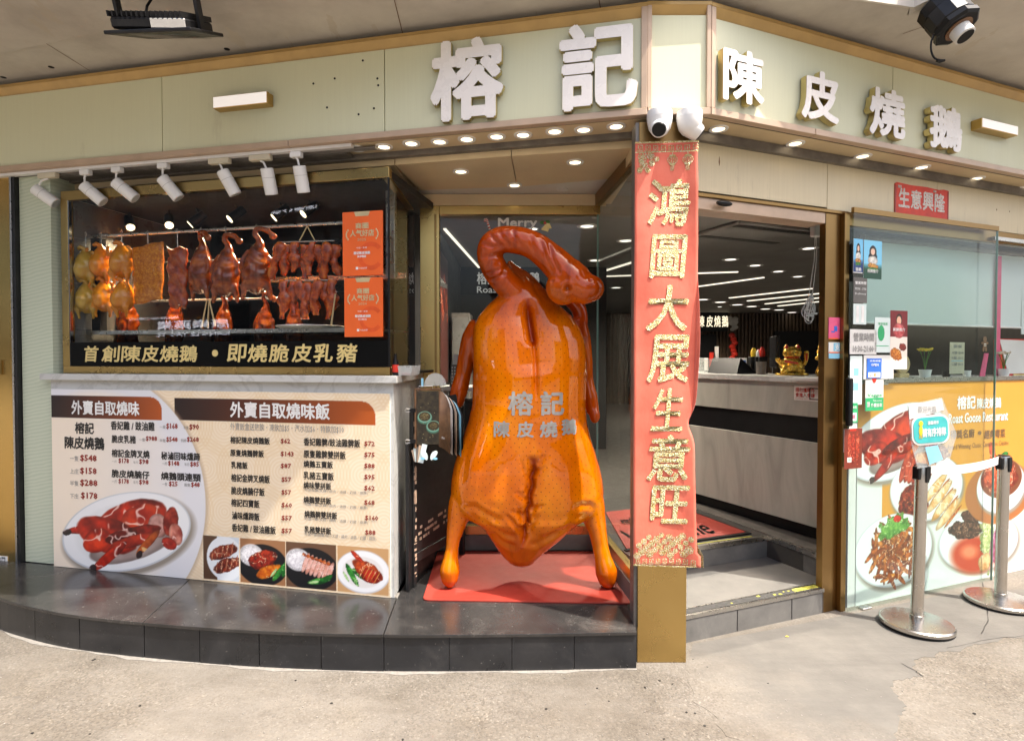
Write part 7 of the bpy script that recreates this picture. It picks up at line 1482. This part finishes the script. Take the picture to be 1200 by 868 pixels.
for dx in (-.036, .036): m.plate([(dx + .014 * math.cos(a), -.024 + .007 * math.sin(a)) for a in [k * math.pi / 6 for k in range(12)]], -.0125, -.0102)
m.build('blue_toe', M['lightblue'], wh)
ld = empty('leaflet_pile', 'crumpled pale leaflets sticking out above the black board', 'leaflets', on_y(487, 531, 3.37)); 
for k in range(5): o = bx('sheet', M[('trim', 'blind', 'greymetal', 'trim', 'blind')[k]], ld, 0, .03, -.004 - k * .003, -.003 - k * .003, -.05, .02 + .01 * k); o.rotation_euler.y = -.25 + k * .12; o.location.x = -.02 + k * .012
pf = empty('dark_leaflets', 'dark leaflets and straps hanging behind the magazines', 'leaflets', on_y(522, 470, 3.45), .3)
for k in range(4): o = bx('sheet', M[('black', 'cabinet', 'wood', 'black')[k]], pf, -.05, .07, .004 * k, .004 * k + .002, -.26 + .02 * k, .03); o.rotation_euler.y = .12 * k - .15
wf = empty('face_shield', 'pale curved plastic shield and blue peg on top of the clip frame', 'shield', on_y(509, 452, 3.37)); m = MB(); m.plate([(-.06, 0)] + [(-.06 + .065 + .065 * math.cos(a), .075 * math.sin(a)) for a in [math.pi - math.pi * k / 10 for k in range(11)]], 0, .006); m.build('shield', M['clear'], wf); m = MB(); m.box(-.075, -.063, -.008, .0, -.005, .045); m.build('peg', M['lightblue'], wf)
# plastic box and sauce bottle on the ledge
q = WL.uz(465, 436, .10); t = fempty('plastic_tub', 'clear plastic tub of sachets on the ledge corner', 'tub', WL, -.035, .10, 1.4525); t.location = (-.615, 3.42, 1.4525); t.rotation_euler.z = 1.4
m = MB(); m.add([(-.07, -.045, 0), (.07, -.045, 0), (.07, .045, 0), (-.07, .045, 0), (-.08, -.055, .055), (.08, -.055, .055), (.08, .055, .055), (-.08, .055, .055)], [(0, 1, 5, 4), (1, 2, 6, 5), (2, 3, 7, 6), (3, 0, 4, 7), (3, 2, 1, 0)]); o = m.build('tub', M['clear'], t); o.modifiers.new('s', 'SOLIDIFY').thickness = .002
for k in range(7): bx('sachet', M['red' if k % 3 == 0 else 'white_paint'], t, -.06 + k * .016, -.045 + k * .016, -.03, .025, .004 + (k % 3) * .008, .010 + (k % 3) * .008)
t = empty('sauce_bottle', 'small dark bottle with a red label beside the plastic tub', 'bottle', (-.675, 3.36, 1.4525)); m = MB(); m.lathe([(.017, 0), (.019, .01), (.019, .07), (.008, .095), (.008, .125)], (0, 0, 0), 16); m.build('glass', M['black'], t, smooth=True, ang=60); m = MB(); m.lathe([(.0195, .018), (.0195, .062)], (0, 0, 0), 16); m.build('label_band', M['red'], t)
# glass counter with drawers and sign holders seen behind the goose
gc = empty('glass_counter', 'white topped glass counter inside the window left of the goose', 'counter', (-.42, 4.55, .302)); bx('top', M['white_paint'], gc, -.14, .22, -.15, .25, 1.00, 1.03, b=.004); bx('frame', M['white_paint'], gc, -.13, -.10, -.14, .24, 0, .999); bx('frame', M['white_paint'], gc, .18, .21, -.14, .24, 0, .999); bx('shelf', M['white_paint'], gc, -.099, .179, -.14, .24, .60, .62); bx('drawers', M['dark'], gc, -.099, .179, -.12, .24, .68, .92, b=.002); bx('low_panel', M['white_paint'], gc, -.099, .179, -.10, .24, .3, .55)
mh = empty('napkin_box', 'grey spotted napkin box with white tissues on the glass counter', 'box', (-.43, 4.50, 1.333)); m = MB(); m.add([(-.05, -.04, 0), (.05, -.04, 0), (.05, .04, 0), (-.05, .04, 0), (-.035, -.03, .17), (.055, -.03, .17), (.055, .03, .17), (-.035, .03, .17)], [(0, 1, 5, 4), (1, 2, 6, 5), (2, 3, 7, 6), (3, 0, 4, 7), (4, 5, 6, 7), (3, 2, 1, 0)]); m.build('case', M['greymetal'], mh); m = MB()
for i in range(4):
    for j in range(6): m.box(-.034 + i * .02, -.024 + i * .02, -.042, -.0395, .02 + j * .024, .034 + j * .024)
m.build('spots', M['white_ink'], mh); m = MB(); m.add([(-.03, -.02, .171), (.05, -.02, .171), (.05, .02, .171), (-.03, .02, .171), (-.02, -.01, .25), (.055, -.01, .245), (.055, .01, .245), (-.02, .01, .25)], [(0, 1, 5, 4), (1, 2, 6, 5), (2, 3, 7, 6), (3, 0, 4, 7), (4, 5, 6, 7)]); m.build('tissue', M['white_paint'], mh)
wt = empty('wall_fridge', 'tall pale appliance standing by the left wall behind the goose', 'fridge', (-.56, 6.6, .302)); bx('cabinet', M['greymetal'], wt, -.12, .10, -.2, .2, 0, 1.75, b=.01); bx('door', M['tile'], wt, -.10, .08, -.215, -.202, .9, 1.70, b=.004)
pst = empty('wall_poster', 'tall dark red food poster on the left wall behind the goose', 'poster', (-.695, 5.4, 0)); c = Canvas(.9, 1.3, 60, (70, 26, 20), 99)
for k in range(6): c.food(.15 + .15 * k, .3 + .13 * (k % 3), .12, .09, k * 30, (170, 70, 40), (80, 26, 16), (240, 190, 150), 14, .4)
o = c.mesh('print_sheet', pst, 0, 2.6); o.rotation_euler.z = math.pi / 2
# Merry decals on the window
md_ = empty('merry_decal', 'frosted white Merry lettering on the glass above the goose neck', 'decal', (0, BY - .0055, 0)); a = on_y(584, 269, BY); b = on_y(629, 256, BY); m = MB(); m.text('Merry', a.x, a.z, b.x, b.z, 0, .035, 2); m.build('lettering', M['white_ink'], md_)
t = empty('candy_cane_decal', 'red and white candy cane decal left of the Merry lettering', 'decal', (0, BY - .0055, 0)); P_ = [on_y(x, y, BY) for x, y in ((574, 269), (572, 263), (571, 259), (569, 257), (568, 260))]; a, b = cr([Vector((p.x, 0, p.z)) for p in P_], [.008] * 5, 4)
for k in range(len(a) - 1): m = MB(); m.cyl(a[k], a[k + 1], .008); m.build('stripe', M['red' if k % 2 else 'white_ink'], t)
t = empty('bell_decal', 'gold bells and holly decal right of the Merry lettering', 'decal', (0, BY - .0055, 0)); p = on_y(639, 267, BY); m = MB(); m.plate([(p.x - .03, p.z - .015), (p.x + .02, p.z - .03), (p.x + .028, p.z + .0), (p.x + .0, p.z + .025)], -.001, .001); m.plate([(p.x + .0, p.z - .01), (p.x + .045, p.z - .005), (p.x + .03, p.z + .03), (p.x + .01, p.z + .03)], -.0025, -.0012); m.build('bell', M['gold_ink'], t); m = MB(); m.ball((p.x - .02, -.002, p.z + .035), .018, .001, .012, 8, 6); m.ball((p.x + .015, -.002, p.z + .04), .018, .001, .012, 8, 6); m.build('leaf', M['leaf'], t); m = MB(); m.ball((p.x - .003, -.004, p.z + .032), .010, .001, .010, 8, 6); m.build('berry', M['red'], t)

# ================================================================ ACROSS THE STREET (seen only as reflections)
for k, (X, Yb, w_, h_, lab_) in enumerate([(-80, -24, 38, 24, 'tall grey block far left across the street'), (-41.5, -24, 31, 17, 'grey block left of the side street opening'), (8.5, -24, 22, 14, 'grey block right of the side street opening'), (31, -24, 24, 16, 'second grey block right of the side street'), (55.5, -24, 34, 14, 'long grey block far right across the street'), (-24, -60, 46, 6, 'low distant block closing the side street')]):
    t = empty('opposite_building', lab_, 'building', (X, Yb, 0)); bx('wall', M['facade'], t, 0, w_, -6, 0, 0, h_)
    for fl__ in range(1, int(h_ // 3)):
        for q in range(int(w_ // 4.4)):
            if k == 5: continue
            if (fl__, q) == (1, 0): m = MB(); m.box(.5, 3.9, .001, .06, 1, 2.5); wproto = m.build('window', M['facade_dark'], t); wproto.location.z = 3
            else: wc = wproto.copy(); COL.objects.link(wc); wc.parent = t; wc.location = (q * 4.4, 0, fl__ * 3)
    bx('shopfront', M['kraft'], t, .3, w_ - .3, .001, .10, .1, 3.3); bx('awning', M['facade_dark'], t, 0, w_, .001, 1.6, 3.5, 3.7)
# lit pharmacy sign whose mirror image shows in the display case
def mirror_pt(fr, v, x, y, extra):
    o = fr.I @ Vector((0, 0, EYE)); d = fr.I.to_3x3() @ ray(x, y); t = (v - o.y) / d.y; hit = o + d * t; d2 = Vector((d.x, -d.y, d.z)); return fr.M @ hit, fr.M.to_3x3() @ d2
def mir(x, y, YY):
    h, d = mirror_pt(WL, .054, x, y, 0); t = (YY - h.y) / d.y; return h + d * t
YS = -9.0
ps = empty('pharmacy_sign', 'lit shop sign across the street mirrored in the case glass', 'sign', (0, YS, 0)); pA = mir(145, 397, YS); pB = mir(300, 364, YS)
xa, xb = sorted((pA.x, pB.x)); za, zb = sorted((pA.z, pB.z)); hh = zb - za
bx('board', M['kraft'], ps, xa, xb, -.15, 0, za, zb); m = MB()
def signtext(m, s_, fx0, fz0, fx1, fz1):
    tm = MB(); tm.text(s_, 0, 0, (fx1 - fx0) * (xb - xa), (fz1 - fz0) * hh, 0, .03, 1); m.add([(xb - fx0 * (xb - xa) - p.x, .012, za + fz0 * hh + p.z) for p in tm.v], tm.f)
signtext(m, '康樂藥業', .18, .36, .72, .74); signtext(m, 'KANG LE YAO YE', .18, .06, .72, .22); signtext(m, 'MEDICINE AND COSMETICS', .55, .82, .95, .92)
m.build('lettering', M['sign_white'], ps)
pst2 = bx('sign_post', M['blackmetal'], ps, xa, xa + .1, -.15, 0, 0.0, za)
hn2 = empty('banner_sign', 'hanging lit shop name across the street mirrored in the case glass', 'sign', (0, YS, 0)); pA = mir(318, 252, YS); pB = mir(372, 240, YS); xa, xb = sorted((pA.x, pB.x)); za, zb = sorted((pA.z, pB.z)); hh = zb - za; m = MB(); signtext(m, '湖南57號', 0, 0, 1, 1); m.build('lettering', M['sign_white'], hn2)
bx('board', M['kraft'], hn2, xa - .3, xb + .3, -.15, 0, za - .1, zb + .1); bx('sign_post', M['blackmetal'], hn2, xb + .3, xb + .4, -.15, 0, 0, zb)
